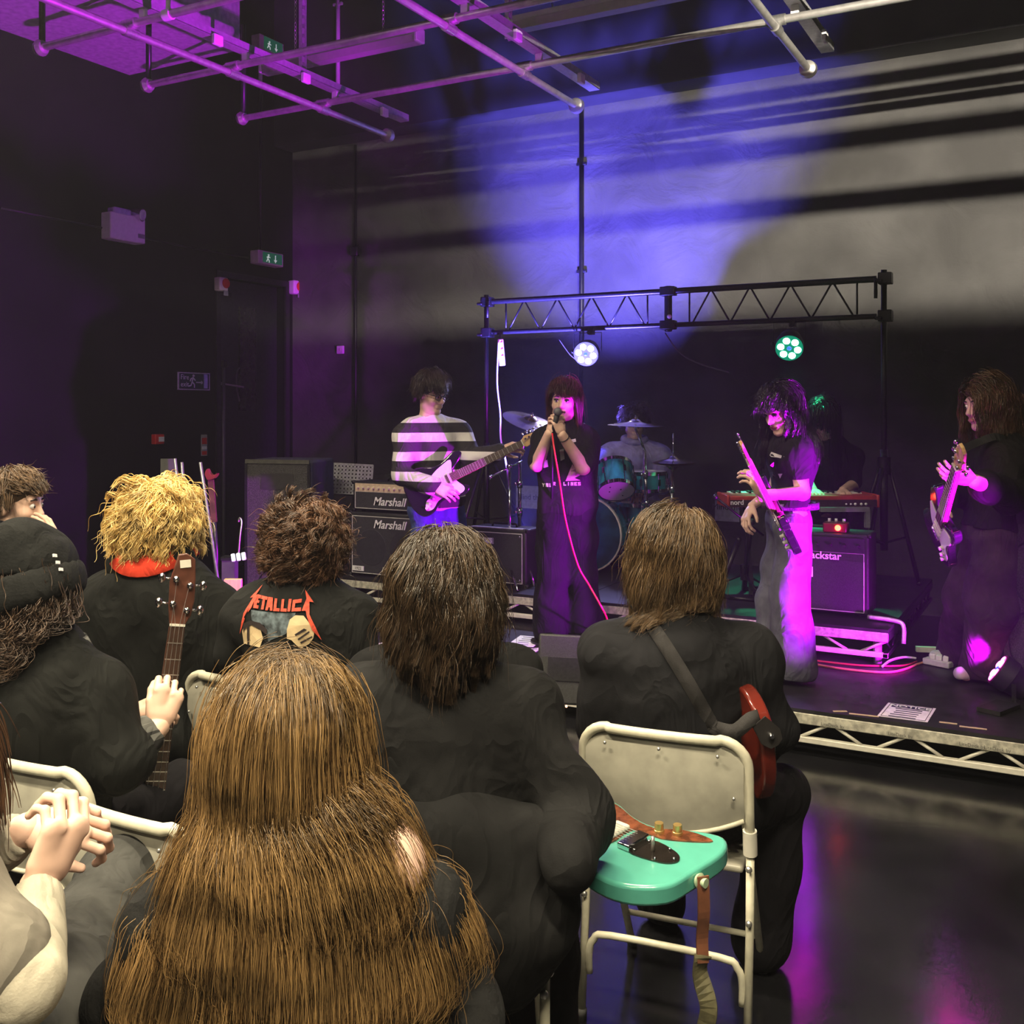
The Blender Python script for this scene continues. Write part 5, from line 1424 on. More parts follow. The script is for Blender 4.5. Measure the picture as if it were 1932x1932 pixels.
tag(MB().tube(spline(cp, 8), .0055, 6).build('microphone_cable', mat('red_cable', (.75, .03, .05), .4), None, True), 'bright red cable hanging from the singer microphone', 'cable')
# --- guitarist in pale jeans
z = 5.4
J = dict(head=dz(1474, 773, z, -.03), neck=dz(1490, 822, z, .02), che=dz(1496, 880, z, .02), pel=dz(1489, 975, z, .02), F=cv(-.82, -.38, -.45), U=cv(-.2, 1, -.08), TF=cv(-.92, 0, -.35),
         shl=dz(1505, 852, z, -.13), shr=dz(1478, 850, z, .15), ell=dz(1514, 930, z, -.17), wrl=dz(1436, 934, z, -.50), elr=dz(1462, 925, z, .16), wrr=dz(1418, 955, z, -.02),
         hipl=dz(1496, 1000, z, -.07), hipr=dz(1478, 1000, z, .09), knl=dz(1492, 1125, z, -.09), knr=dz(1466, 1120, z, .07), anl=dz(1500, 1255, z, -.05), anr=dz(1455, 1255, z, .08))
standing(J, SZ)
hL = hand_mesh(J['wrl'], cv(-.45, .8, -.2), cv(.6, .3, -.7), 1, 40, .95, arm=J['ell'] * .3 + J['wrl'] * .7)
hR = hand_mesh(J['wrr'], cv(-.4, -.6, -.4), cv(-.8, .5, -.2), -1, 35, .95)
po, R, tp = person('guitarist with long black fringe, dark tee and wide pale jeans', J, C_TEE, C_PALEJ, SKIN2, hs=.98, b=.86, sleeve=.45, grow=.018, leg_r=(.092, .10, .115), hands=[hL, hR], shoes=C_BLK, hem=-.07, lips=mat('plum_lips', (.2, .05, .07), .4), top_name='tee_shirt', leg_name='jeans', seed=9, waist=.085)
q = lambda x, y, z_: J['head'] + R @ (V(x, y, z_) * .98)
for sx in (-1, 1):
    MB().sph(q(sx * .033, .084, .004), V(.022, .009, .012), 10, 6, R).build('eye_makeup', M_DARK, po, True)
MB().sph(q(.0, .104, -.048), .004, 8, 6).build('nose_ring', M_CHROME, po, True)
grow_hair(po, J['head'], R, .98, H_BLACK, .36, 220, 36, 16, lift=.12, grav=28, part=0, fringe=(.072, 0.0), low=-.5, rad=.0014, seed=6, vol=1.1, coll=[(J['che'] + V(0, 0, .02), V(.15, .13, .2), np.eye(3))], frontcut=.55, curl=.006, cfreq=8)
tree = bvh_of(tp)
for pts, m in (([(1455, 862), (1470, 855), (1484, 862), (1480, 866), (1468, 862), (1458, 868)], wp), ([(1453, 878), (1460, 872), (1466, 884), (1474, 886), (1470, 892), (1456, 890)], pk), ([(1458, 895), (1470, 890), (1480, 905), (1466, 912), (1452, 912)], pk), ([(1474, 898), (1486, 896), (1484, 906), (1476, 908)], wp)):
    decal('print', [((x - 1470) * .0027, (885 - y) * .0027) for x, y in pts], m, tp, W(1470, 885, 5.2), RT, UP, FW, tree, .004, .03)
bel = [J['pel'] + V(0, 0, .062) + RT * .152 * math.cos(a) + FW * .145 * math.sin(a) for a in np.linspace(0, 6.283, 29)]
MB().ribbon(bel, .035, .005, [nrm(p_ - J['pel'] - V(0, 0, .062)) for p_ in bel]).build('studded_belt', mat('studded_leather', (.06, .05, .06), .35, var=.6, scale=120, metal=.3), po, True)
jn = [c for c in po.children if c.name.startswith('jeans')][0]; tree = bvh_of(jn)
for nm, pts, m in (('embroidery', [(1503, 962), (1512, 957), (1530, 962), (1534, 974), (1524, 978), (1514, 972), (1504, 970)], wp), ('back_pocket', [(1494, 988), (1532, 990), (1530, 1040), (1512, 1052), (1486, 1036)], mat('denim_pocket', (.15, .155, .18), .85, bump=.4, bscale=220))):
    decal(nm, [((x - 1510) * .0027, (1000 - y) * .0027) for x, y in pts], m, jn, W(1510, 1000, 5.2), RT, UP, FW, tree, .004, .03)
g2b = W(1468, 985, 5.12); g2n = W(1411, 866, 4.60)
guitar('guitar with upright pale neck held by the pale jeans guitarist', g2b, g2n - g2b, cv(-.75, .25, -.6), 'strat', M_BLKGLOSS, M_WHTG, M_MAPLE, M_MAPLE)
# --- bassist at the right
z = 5.3
J = dict(head=dz(1860, 762, z, -.02), neck=dz(1880, 818, z, .02), che=dz(1888, 885, z, .02), pel=dz(1876, 1000, z, .02), F=cv(-.97, -.15, -.2), U=cv(-.05, 1, 0), TF=cv(-1, 0, -.15),
         shl=dz(1892, 855, z, -.15), shr=dz(1868, 852, z, .17), ell=dz(1905, 935, z, -.30), wrl=dz(1838, 908, z, -.62), elr=dz(1815, 925, z, .12), wrr=dz(1770, 940, z, -.05),
         hipl=dz(1884, 1025, z, -.09), hipr=dz(1860, 1025, z, .10), knl=dz(1870, 1140, z, -.10), knr=dz(1828, 1135, z, .16), anl=WZ(1862, 1285, SZ), anr=WZ(1812, 1252, SZ))
standing(J, SZ)
hL = hand_mesh(J['wrl'], cv(-.95, .18, -.1), cv(0, -.75, -.6), 1, 22, 1.0, arm=J['ell'] * .4 + J['wrl'] * .6, spread=7)
hR = hand_mesh(J['wrr'], cv(-.15, -.9, -.2), cv(-.9, .2, -.3), -1, 38, 1.0)
po, R, tp = person('bass player with long brown hair, black top and baggy plum trousers', J, cloth('black_knit', (.018, .015, .018)), C_PLUM, SKIN2, hs=1.05, b=1.12, sleeve=1.7, grow=.035, leg_r=(.125, .13, .125), hands=[hL, hR], shoes=mat('pale_trainers', (.5, .48, .5), .6), hem=-.02, top_name='sweatshirt', seed=12, belly=1.1, lips=mat('pink_lips', (.45, .16, .15), .5))
grow_hair(po, J['head'], R, 1.05, H_BRN, .30, 220, 36, 14, lift=.12, grav=25, part=.0, low=-.5, rad=.0014, seed=8, vol=1.12, comb=(0, -.8, 0), coll=[(J['che'], V(.17, .15, .22), np.eye(3))], curl=.006, cfreq=7, frontcut=.12)
MB().box(J['head'] + R @ V(-.088, .035, .035), (.05, .008, .012), frame3(cv(.9, .15, 0), UP)).build('hair_slide', M_CHROME, po)
b0 = W(1768, 1005, 5.02); b1 = W(1805, 880, 4.27)
guitar('bass guitar seen edge on with bright tuners, held by the bass player', b0, nrm(b1 - b0), cv(-.85, .05, -.5), 'bass', M_BLKGLOSS, M_WHTG, M_MAPLE, M_ROSE, bass=True)
pts = spline([W(1813, 850, 5.05), W(1845, 835, 5.1), W(1885, 825, 5.12), W(1925, 860, 5.2), W(1925, 950, 5.3)], 5)
tag(MB().ribbon(pts, .04, .004, cv(-.4, .4, -.8)).build('bass_strap', M_BLACK), 'black strap running over the bass player shoulder', 'strap')
# --- drummer
z = 8.3
J = dict(head=dz(1197, 795, z, -.05), neck=dz(1197, 836, z, .02), che=dz(1197, 880, z, .05), pel=dz(1197, 952, z, .1), F=cv(-.02, -.35, -1), U=cv(0, 1, -.2), TF=cv(0, 0, -1),
         shr=dz(1152, 852, z, .02), shl=dz(1242, 852, z, .02), elr=dz(1142, 905, z, -.08), wrr=dz(1185, 925, z, -.3), ell=dz(1250, 912, z, -.08), wrl=dz(1212, 925, z, -.3),
         hipr=dz(1178, 962, z, .08), hipl=dz(1216, 962, z, .08), knr=dz(1165, 975, z, -.25), knl=dz(1240, 975, z, -.3), anr=dz(1165, 1050, z, -.28), anl=dz(1242, 1050, z, -.32))
standing(J, RZ)
hs_ = [hand_mesh(J['wrr'], cv(.25, -.15, -.9), cv(0, 1, -.2), -1, 50), hand_mesh(J['wrl'], cv(-.3, -.15, -.9), cv(0, 1, -.2), 1, 50)]
po, R, tp = person('drummer in lilac hoodie sitting behind the drum kit', J, C_HOOD, C_BLKT, SKIN2, hs=1.02, b=1.05, sleeve=1.95, grow=.035, hands=hs_, shoes=C_BLK, hem=.0, top_name='hoodie', seed=15, vox=.011)
MB().tube([J['neck'] + V(0, 0, .03) + RT * .085 * math.cos(a) + FW * .08 * math.sin(a) + V(0, 0, .02 * math.sin(a)) for a in np.linspace(0, 6.283, 25)], .03, 8).build('hood', C_HOOD, po, True)
grow_hair(po, J['head'], R, 1.02, H_DARK, .10, 150, 30, 8, lift=.35, grav=10, fringe=(.095, .2), low=-.35, rad=.0018, seed=9, curl=.006, cfreq=16)
stl = thing('drum_stool', 'round stool under the drummer', 'stool', V(*J['pel'][:2], RZ))
MB().cyl(V(*J['pel'][:2], J['pel'][2] - .19), V(*J['pel'][:2], J['pel'][2] - .12), .16, n=20).build('seat', M_BLACK, stl, bevel=.015)
MB().cyl(V(*J['pel'][:2], RZ), V(*J['pel'][:2], J['pel'][2] - .18), .02).build('post', M_CHROME, stl, True)
for a in (30, 150, 270):
    e = V(math.cos(math.radians(a)), math.sin(math.radians(a)), 0); MB().cyl(V(*J['pel'][:2], RZ + .15), V(*J['pel'][:2], RZ + .01) + e * .2, .01, n=8).build('leg', M_CHROME, stl, True)
# --- keyboard player
z = 7.15
J = dict(head=dz(1552, 790, z, 0), neck=dz(1566, 835, z, .05), che=dz(1572, 880, z, .08), pel=dz(1580, 965, z, .12), F=cv(-.25, -.75, -.7), U=cv(-.1, 1, -.5), TF=cv(-.15, 0, -1),
         shr=dz(1528, 852, z, .02), shl=dz(1606, 856, z, .08), elr=dz(1520, 905, z, -.05), wrr=dz(1535, 925, z, -.25), ell=dz(1610, 915, z, 0), wrl=dz(1590, 925, z, -.22),
         hipr=dz(1562, 985, z, .1), hipl=dz(1598, 985, z, .1), knr=dz(1560, 985, z, -.28), knl=dz(1610, 985, z, -.28), anr=dz(1560, 1070, z, -.3), anl=dz(1612, 1070, z, -.3))
standing(J, RZ)
po, R, tp = person('keyboard player with very long black hair bent over the keys', J, C_BLK, C_BLKT, SKIN2, hs=1.0, b=.98, sleeve=.9, grow=.02, hem=.0, seed=17, vox=.011, shoes=C_BLK, hands=[hand_mesh(J['wrr'], cv(0, -.2, -1), cv(0, 1, -.2), -1, 25), hand_mesh(J['wrl'], cv(-.1, -.2, -1), cv(0, 1, -.2), 1, 25)], top_name='black_top')
grow_hair(po, J['head'], R, 1.0, H_BLACK, .46, 220, 34, 16, lift=.12, grav=28, part=.0, low=-.5, rad=.0018, seed=10, vol=1.1, fringe=(.1, 0), frontcut=.6, coll=[(J['che'], V(.17, .12, .2), np.eye(3))])
stl2 = thing('keyboard_stool', 'low stool under the keyboard player', 'stool', V(*J['pel'][:2], RZ))
MB().box(V(*J['pel'][:2], J['pel'][2] - .155), (.36, .3, .06)).build('seat', M_BLACK, stl2, bevel=.015)
for sx in (-1, 1):
    MB().bar(V(J['pel'][0] - sx * .15, J['pel'][1] - .1, RZ), V(J['pel'][0] + sx * .15, J['pel'][1] + .1, J['pel'][2] - .18), .025, .025).build('leg', M_BLACKM, stl2)
# ================================================================== keyboard on its stand
M_NRED = mat('keyboard_red', (.42, .05, .035), .4); M_NDK = mat('keyboard_dark_panel', (.035, .02, .02), .4)
kc = W(1516, 946, 6.72); kb = thing('keyboard', 'red stage keyboard seen from behind on its stand', 'keyboard', kc)
R = frame3(cv(1, .0, .03), cv(0, .0, 1)); kl = 1.0
MB().box(kc + R @ V(0, .14, .0), (kl, .28, .075), R).build('case', M_NRED, kb, bevel=.008)
bp_ = MB().box(kc + R @ V(0, -.002, -.012), (kl - .03, .008, .045), R).build('rear_panel', M_NDK, kb)
text('logo', 'nord', M_LOGO, kb, .045, kc + R @ V(-.44, -.008, -.006), R[:, 0], UP, .001, 0, 'CENTER', .001)
text('logo', 'nord', M_LOGO, kb, .022, kc + R @ V(.03, -.008, -.02), R[:, 0], UP, .001)
for i, x in enumerate((.28, .31, .34, .38, .41)):
    MB().cyl(kc + R @ V(x, -.006, -.018), kc + R @ V(x, -.014, -.018), .009 if i > 1 else .006, n=10).build('socket', M_LOGO, bp_, True)
for x in (-.495, .495):
    MB().box(kc + R @ V(x, .14, .0), (.02, .29, .085), R).build('end_cheek', M_NRED, kb, bevel=.006)
ko = MB().box(kc + R @ V(0, .21, .04), (kl - .12, .13, .012), R).build('white_keys', M_WHITE, kb)
for i in range(25):
    if i % 7 in (2, 6): continue
    MB().box(kc + R @ V(-.42 + i * .035, .18, .05), (.016, .08, .012), R).build('black_key', M_BLACK, ko)
ks = thing('keyboard_stand', 'dark frame stand carrying the red keyboard', 'keyboard stand', V(kc[0], kc[1], RZ))
for x in (-.33, .33):
    for a, b in (((x, .02, -.04), (x, .26, -.04)), ((x, .04, -.04), (x, .24, -.62)), ((x, .24, -.04), (x, .04, -.62))):
        MB().bar(kc + R @ V(*a), kc + R @ V(*b), .03, .03, R[:, 0]).build('strut', M_BLACKM, ks)
for y in (.04, .24):
    MB().bar(kc + R @ V(-.33, y, -.61), kc + R @ V(.33, y, -.61), .03, .03).build('foot_bar', M_BLACKM, ks)
MB().bar(kc + R @ V(.1, -.03, -.05), kc + R @ V(.42, -.03, -.05), .04, .03).bar(kc + R @ V(.41, -.03, -.05), kc + R @ V(.41, -.03, -.17), .03, .03, R[:, 0]).build('bracket', mat('grey_desk'), ks)
# ================================================================== drum kit
M_DRUM = mat('teal_stripe_lacquer', (.02, .20, .26), .18, coat=.6, var=.8, scale=9, stretch=(1, 1, .05)); M_SKIN = mat('drum_head', (.72, .70, .72), .5, var=.03); M_CYM = mat('bronze_cymbal', (.72, .62, .45), .2, metal=.95, var=.08, scale=8)
def drum(o, a, b, r, hm=M_SKIN, lugs=6, hoop=M_CHROME, front=None):
    a = np.asarray(a, float); b = np.asarray(b, float); d = nrm(b - a); L_ = np.linalg.norm(b - a)
    sh = MB().cyl(a, b, r, n=36).build('shell', M_DRUM, o, 'auto')
    for c, s, hm_ in ((a, -1, front or hm), (b, 1, hm)):
        MB().cyl(c + d * s * .001, c + d * s * .006, r * .985, n=36).build('drum_head', hm_, o)
        MB().lathe(c - d * .014, c + d * .014, [(0, r * 1.0), (0, r * 1.04), (1, r * 1.04), (1, r * 1.0)], 36, cap=False).build('hoop', hoop, o, 'auto')
    x = nrm(np.cross(d, V(.3, .2, 1) if abs(d[2]) < .95 else V(1, 0, 0))); y = np.cross(d, x)
    for i in range(lugs):
        q_ = 2 * math.pi * (i + .3) / lugs; e = x * math.cos(q_) + y * math.sin(q_)
        MB().cyl(a + e * r * 1.05, b + e * r * 1.05, .0045, n=6).box((a + b) / 2 + e * (r + .012), (.022, .022, .05), frame3(e, d)[:, [0, 2, 1]]).build('lug', M_CHROME, o)
    return sh
kcen = W(1104, 1003, 7.72); kd = nrm(V(.12, -1, 0))
kk = thing('bass_drum', 'blue bass drum with tom mounted above it, half hidden by the singer', 'drum', V(kcen[0], kcen[1], RZ))
kcen[2] = RZ + .292
drum(kk, kcen, kcen - kd * .4, .277, lugs=8, front=mat('dark_blue_head', (.012, .045, .10), .22, var=.6, scale=4, coat=.4), hoop=mat('pale_hoop', (.55, .5, .5), .3))
for s in (-1, 1):
    MB().cyl(kcen - kd * .1 + RT * s * .27 + V(0, 0, -.05), V(*(kcen + kd * .1 + RT * s * .42)[:2], RZ + .01), .009, n=8).build('spur', M_CHROME, kk, True)
tb_ = W(1163, 925, 7.5); ta = tb_ + nrm(cv(-.02, .8, .6)) * .2
tm = thing('rack_tom', 'teal rack tom tilted to show its white lower head', 'drum', tb_)
drum(tm, tb_, ta, .133, lugs=6)
MB().tube([(ta + tb_) / 2 + FW * .14, (ta + tb_) / 2 + FW * .2 + V(0, 0, -.1), V(*(kcen - kd * .2)[:2], kcen[2] + .27)], .012, 8).build('tom_arm', M_CHROME, tm, True)
for x, y in ((-.05, .05), (-.05, -.01), (.05, -.06), (.03, .02)):
    c = tb_ + RT * x + cv(0, .6, -.8) * y; MB().sph(c + nrm(tb_ - ta) * .006, .006, 8, 6).build('screw_spot', M_DARK, tm, True)
fc = W(1213, 985, 7.95); ft = thing('floor_tom', 'dark teal floor tom beside the bass drum', 'drum', V(fc[0], fc[1], RZ))
drum(ft, V(fc[0], fc[1], RZ + .2), V(fc[0], fc[1], RZ + .5), .19, lugs=6)
for a in (0, 120, 240):
    e = V(math.cos(math.radians(a + 20)), math.sin(math.radians(a + 20)), 0) * .2; MB().cyl(V(fc[0], fc[1], RZ) + e, V(fc[0], fc[1], RZ + .4) + e, .007, n=8).build('leg', M_CHROME, ft, True)
sc_ = W(1216, 892, 7.9); sn = thing('snare_drum', 'shallow snare drum in front of the drummer', 'drum', V(sc_[0], sc_[1], RZ))
drum(sn, sc_ - V(0, 0, .13), sc_, .165, lugs=8)
MB().cyl(V(sc_[0], sc_[1], RZ + .02), sc_ - V(0, 0, .14), .012).build('stand', M_CHROME, sn, True)
def cymbal(label, c, n, r, base, boom=None, hats=False, name='cymbal'):
    c = np.asarray(c, float); n = nrm(n); o = thing(name, label, 'cymbal', V(base[0], base[1], base[2]))
    prof = [(0, r), (.25, r * .65), (.5, r * .28), (.6, r * .25), (.95, r * .12), (1, .008)]
    dm = MB().lathe(c, c + n * .05, prof, 40, cap=False); dm.lathe(c - n * .0025, c + n * .0475, prof, 40, cap=False).build('bow', M_CYM, o, 'auto')
    if hats: MB().lathe(c - n * .01, c - n * .06, prof, 40, cap=False).build('lower_cymbal', M_CYM, o, 'auto')
    MB().cyl(c - n * .03, c + n * (.22 if hats else .075), .006, n=8).build('rod', M_CHROME, o, True)
    MB().cyl(c + n * .05, c + n * .062, .014, n=10).build('wing_nut', M_CHROME, o, True)
    top = V(base[0], base[1], c[2] - .06) if boom is None else np.asarray(boom, float)
    MB().cyl(V(*base[:2], base[2] + .2), top, .013, n=10).build('pole', M_CHROME, o, True)
    MB().cyl(top, c - n * .02, .009, n=8).build('arm', M_CHROME, o, True)
    for k in (.45, .75):
        p = V(*base[:2], base[2] + .2) * (1 - k) + top * k; MB().cyl(p - V(0, 0, .03), p + V(0, 0, .03), .02, n=10).sph(p + cv(-.8, 0, -.5) * .035, .014, 8, 6).build('clamp', M_CHROME, o, True)
    for a in (80, 200, 320):
        e = V(math.cos(math.radians(a)), math.sin(math.radians(a)), 0)
        MB().cyl(V(*base[:2], base[2] + .38), V(*base[:2], base[2] + .012) + e * .28, .009, n=8).build('leg', M_CHROME, o, True)
        MB().cyl(V(*base[:2], base[2] + .2), V(*base[:2], base[2] + .14) + e * .18, .006, n=6).build('leg_stay', M_CHROME, o, True)
    return o
def bas(px, zc): p = W(px, 900, zc); return V(p[0], p[1], RZ)
cymbal('tilted crash cymbal flaring white beside the singer', W(1000, 797, 7.35), cv(.28, .92, -.28), .205, bas(980, 7.3), W(981, 868, 7.3))
cymbal('flat ride cymbal hiding the drummer face', W(1199, 803, 7.6), cv(.03, 1, -.03), .205, bas(1222, 7.7), W(1216, 850, 7.65))
cymbal('hi-hat cymbal pair right of the drummer on tall rod', W(1270, 872, 7.75), cv(.0, 1, -.03), .165, bas(1268, 7.75), None, True, 'hi_hat')
# second chrome stand by the crash, and a boom stand near the pale jeans guitarist
def tripod(label, base, top, m, boom=None, name='mic_stand', spread=.28, sticks=True):
    o = thing(name, label, 'mic stand', base); base = np.asarray(base, float); top = np.asarray(top, float)
    MB().cyl(base + V(0, 0, .12), top, .011, n=10).build('pole', m, o, True)
    MB().cyl(base + V(0, 0, .1), base + V(0, 0, .2), .03, n=12).build('hub', m, o, 'auto')
    MB().sph(top, .022, 10, 8).build('clutch', m, o, True)
    for a in (70, 190, 310):
        e = V(math.cos(math.radians(a)), math.sin(math.radians(a)), 0); MB().cyl(base + V(0, 0, .14), base + V(0, 0, .012) + e * spread, .009, n=8).build('leg', m, o, True)
    if boom is not None:
        b0_, b1_ = boom; MB().cyl(b0_, b1_, .008, n=8).build('boom', m, o, True); MB().sph(b0_, .018, 8, 6).build('counterweight', m, o, True)
    return o
tripod('chrome stand left of the singer with clamps and cross arm', bas(962, 7.15), W(961, 880, 7.15), M_CHROME, (W(925, 900, 7.1), W(985, 870, 7.2)), 'hardware_stand')
b_ = WZ(1405, 1122, RZ); tripod('black boom microphone stand left of the pale jeans guitarist', b_, W(1418, 985, 6.45), M_BLACKM, (W(1350, 938, 6.4), W(1440, 1010, 6.5)))
b_ = WZ(1352, 1128, RZ); gs = thing('guitar_stand', 'folded black stand leaning beside the boom stand', 'stand', b_)
MB().cyl(b_ + V(0, 0, .01), W(1394, 1018, 6.7), .018, n=10).sph(W(1394, 1018, 6.7), .02, 8, 6).build('strut', M_BLACKM, gs, True)
MB().cyl(b_ + V(0, 0, .012), b_ + V(.28, -.03, .012), .012, n=8).build('foot_bar', M_BLACKM, gs, True)
# paper signs on the back wall
for px, py, w1, h1, lb, cx_ in ((1000, 938, 52, 46, 'white paper sign on back wall beside the singer', 0), (1372, 957, 46, 52, 'white paper sign on back wall left of the keyboard', 0)):
    c = on_back(px, py); k = np.linalg.norm(on_back(px + 1, py) - c)
    s = thing('wall_notice', lb, 'sign', c, 'paper notices on the back wall')
    MB().box(c + V(0, -.004, 0), (w1 * k, .006, h1 * .0048)).build('sheet', mat('lilac_paper', (.5, .52, .6), .7), s)
    text('lettering', 'Mind the', mat('grey_ink', (.10, .10, .13), .7), s, .075, c + V(0, -.009, .0), (1, 0, 0), UP, .0005)
# hanging power strip and its cable
pt = W(944, 640, 8.5); pb_ = W(948, 690, 8.5); sp = thing('power_strip', 'white power strip hanging from the left end of truss', 'power strip', pb_)
MB().bar(pt, pb_, .05, .04, FW).build('case', M_WHITE, sp, bevel=.008)
for t_ in (.2, .45, .7):
    MB().box(pt * (1 - t_) + pb_ * t_ - FW * .022, (.03, .006, .03)).build('socket', M_CREAM, sp)
MB().tube(spline([W(941, 640, 8.48), W(938, 720, 8.45), W(944, 780, 8.4), W(945, 830, 8.35), W(957, 890, 8.3), WZ(965, 1010, RZ + .01)], 6), .007, 6).build('flex', M_WHITE, sp, True)
MB().tube([W(943, 628, 8.55), W(943, 640, 8.5)], .006, 6).build('tie', M_BLACK, sp)
def cable(label, pts, r, m, per=6): return tag(MB().tube(spline(pts, per), r, 6).build('cable', m, None, True), label, 'cable')
cable('thin cable looping from the truss joint towards the keyboard', [W(1255, 628, 7.8), W(1285, 668, 7.8), W(1330, 690, 7.75), W(1375, 702, 7.7)], .005, mat('grey_conduit'))
cable('thin cable sagging left of the glaring lamp', [W(1055, 640, 8.2), W(1075, 668, 8.2), W(1092, 682, 8.2)], .005, mat('grey_conduit'))
M_ORC = mat('orange_cable', (.55, .22, .12), .5); M_RC = mat('red_cable')
cable('orange cable along the foot of the right raised deck', [WZ(1530, 1252, SZ + .008), WZ(1590, 1262, SZ + .008), WZ(1680, 1268, SZ + .008), WZ(1735, 1252, SZ + .008), WZ(1756, 1246, SZ + .01)], .007, M_ORC)
cable('dark red cable running behind the orange cable', [WZ(1535, 1246, SZ + .008), WZ(1620, 1255, SZ + .008), WZ(1700, 1256, SZ + .008), WZ(1730, 1248, SZ + .008)], .006, mat('maroon_cable', (.3, .03, .04), .5))
cable('white cable looping from the leg of the raised deck', [WZ(1664, 1258, SZ + .008), WZ(1680, 1246, SZ + .03), WZ(1705, 1240, SZ + .03), WZ(1728, 1242, SZ + .02)], .007, M_WHITE)
cable('orange cable hanging behind the pale jeans', [W(1512, 1060, 5.9), W(1526, 1105, 5.85), W(1528, 1160, 5.8), WZ(1527, 1248, SZ + .008)], .006, M_ORC)
cable('red cable hanging beside the brown curls at left', [W(612, 1070, 7.0), W(618, 1085, 6.9), W(632, 1108, 6.8), WZ(640, 1150, SZ + .008)], .007, M_RC)
cable('thin red cable under the left raised deck', [WZ(672, 1152, SZ + .008), WZ(690, 1150, SZ + .008), WZ(700, 1158, SZ + .008), WZ(740, 1172, SZ + .008)], .006, M_RC)
bt = WZ(684, 1160, SZ); b = thing('water_bottle', 'small white capped bottle on stage left', 'bottle', bt)
MB().lathe(bt, bt + V(0, 0, .09), [(0, .02), (.7, .02), (.85, .012), (1, .012)], 14).build('body', mat('dark_bottle', (.05, .05, .09), .2), b, 'auto'); MB().cyl(bt + V(0, 0, .09), bt + V(0, 0, .115), .014).build('cap', M_WHITE, b, True)
MB().cyl(bt + V(0, 0, .02), bt + V(0, 0, .045), .0205, n=14).build('label_band', M_WHITE, b, True)
# sheets of paper on the stage
def sheet(name, label, px, lines=0, m=M_PAPER, title=None):
    P = [WZ(x, y, SZ + .002) for x, y in px]; c = sum(P) / 4; s = thing(name, label, 'paper', c)
    f = MB().add(P + [p + V(0, 0, .0012) for p in P], [(0, 1, 2, 3), (4, 7, 6, 5), (0, 4, 5, 1), (1, 5, 6, 2), (2, 6, 7, 3), (3, 7, 4, 0)]).build('sheet', m, s)
    L_ = lambda u, v: (P[0] * (1 - u) + P[1] * u) * (1 - v) + (P[3] * (1 - u) + P[2] * u) * v + V(0, 0, .0022)
    if title:
        MB().quad(L_(.12, .08), L_(.9, .08), L_(.9, .27), L_(.12, .27)).build('banner', mat('navy_ink', (.03, .02, .08), .6), s)
        text('title', title, M_PAPER, s, .05, L_(.5, .175) + V(0, 0, .001), L_(.6, .17) - L_(.4, .17), L_(.5, 0) - L_(.5, .4), .0003, 0, 'CENTER', .001)
        fr = MB(); q = [(.06, .04), (.94, .04), (.94, .95), (.06, .95)]
        for i in range(4): fr.tube([L_(*q[i]), L_(*q[(i + 1) % 4])], .0012, 4)
        fr.build('border', mat('navy_ink'), s)
    for i in range(lines):
        v = .36 + .54 * i / max(1, lines - 1) if title else .15 + .7 * i / max(1, lines - 1); u0 = .2 + .1 * random.random(); u1 = .8 - .12 * random.random()
        MB().tube([L_(u0, v), L_(u1, v)], .0022 if not title else .0026, 4).build('text_line', mat('navy_ink') if title else mat('grey_ink'), s)
    return s
sheet('notice_sheet', 'white NOTICE sheet taped to the stage at the right', [(1676, 1326), (1766, 1337), (1750, 1363), (1655, 1351)], 5, mat('pinkish_paper', (.8, .72, .8), .8), 'NOTICE')
sheet('set_list', 'upper white set list sheet on the stage before the singer', [(982, 1199), (1026, 1203), (1006, 1221), (955, 1218)], 5)
sheet('set_list', 'lower white set list sheet on the stage before the singer', [(985, 1226), (1026, 1221), (992, 1242), (962, 1246)], 4)
sheet('set_list', 'scrap of white paper at the left end of the stage', [(716, 1213), (733, 1213), (733, 1219), (712, 1220)], 0)
pl = WZ(1745, 1252, SZ); ex = thing('extension_socket', 'white trailing extension socket behind the bass player foot', 'power strip', pl)
MB().bar(pl + V(0, 0, .02), WZ(1795, 1262, SZ) + V(0, 0, .02), .06, .035).build('case', mat('grey_white_plastic', (.5, .5, .5), .5), ex, bevel=.006)
for t_ in (.3, .55, .8):
    p_ = (pl * (1 - t_) + WZ(1795, 1262, SZ) * t_); MB().box(p_ + V(0, 0, .05), (.03, .04, .03)).build('plug', M_WHITE, ex, bevel=.005)
tag(MB().bar(WZ(1728, 1234, SZ) + V(0, 0, .03), WZ(1778, 1236, SZ) + V(0, 0, .03), .03, .03).build('spare_bar', M_RAILB), 'pale bar lying right of the raised deck foot', 'bar')
# ================================================================== the audience
C_JKT = cloth('charcoal_jacket', (.020, .020, .021), bump=.1); C_SWT = cloth('black_sweatshirt', (.017, .018, .017)); C_SHIRT = cloth('washed_black_tee', (.022, .023, .023)); C_NAVY = cloth('navy_shirt', (.02, .022, .035))
C_LS = cloth('soft_black_longsleeve', (.020, .020, .024)); C_BEIGE = cloth('beige_fleece', (.36, .33, .26), bump=.15); C_GREYJ = cloth('grey_jacket', (.16, .145, .12)); C_LEGG = cloth('dark_grey_leggings', (.045, .045, .043))
def body_coll(J, g=1.0):
    f = nrm(np.cross(UP, J['shr'] - J['shl'])); r = nrm(J['shr'] - J['shl']); T = np.stack([r, f, UP], 1)
    return [(J['che'] + V(0, 0, .03), V(.20, .135, .25) * g, T), ((J['shl'] + J['shr']) / 2 + V(0, 0, -.01), V(.235, .085, .085) * g, T)]
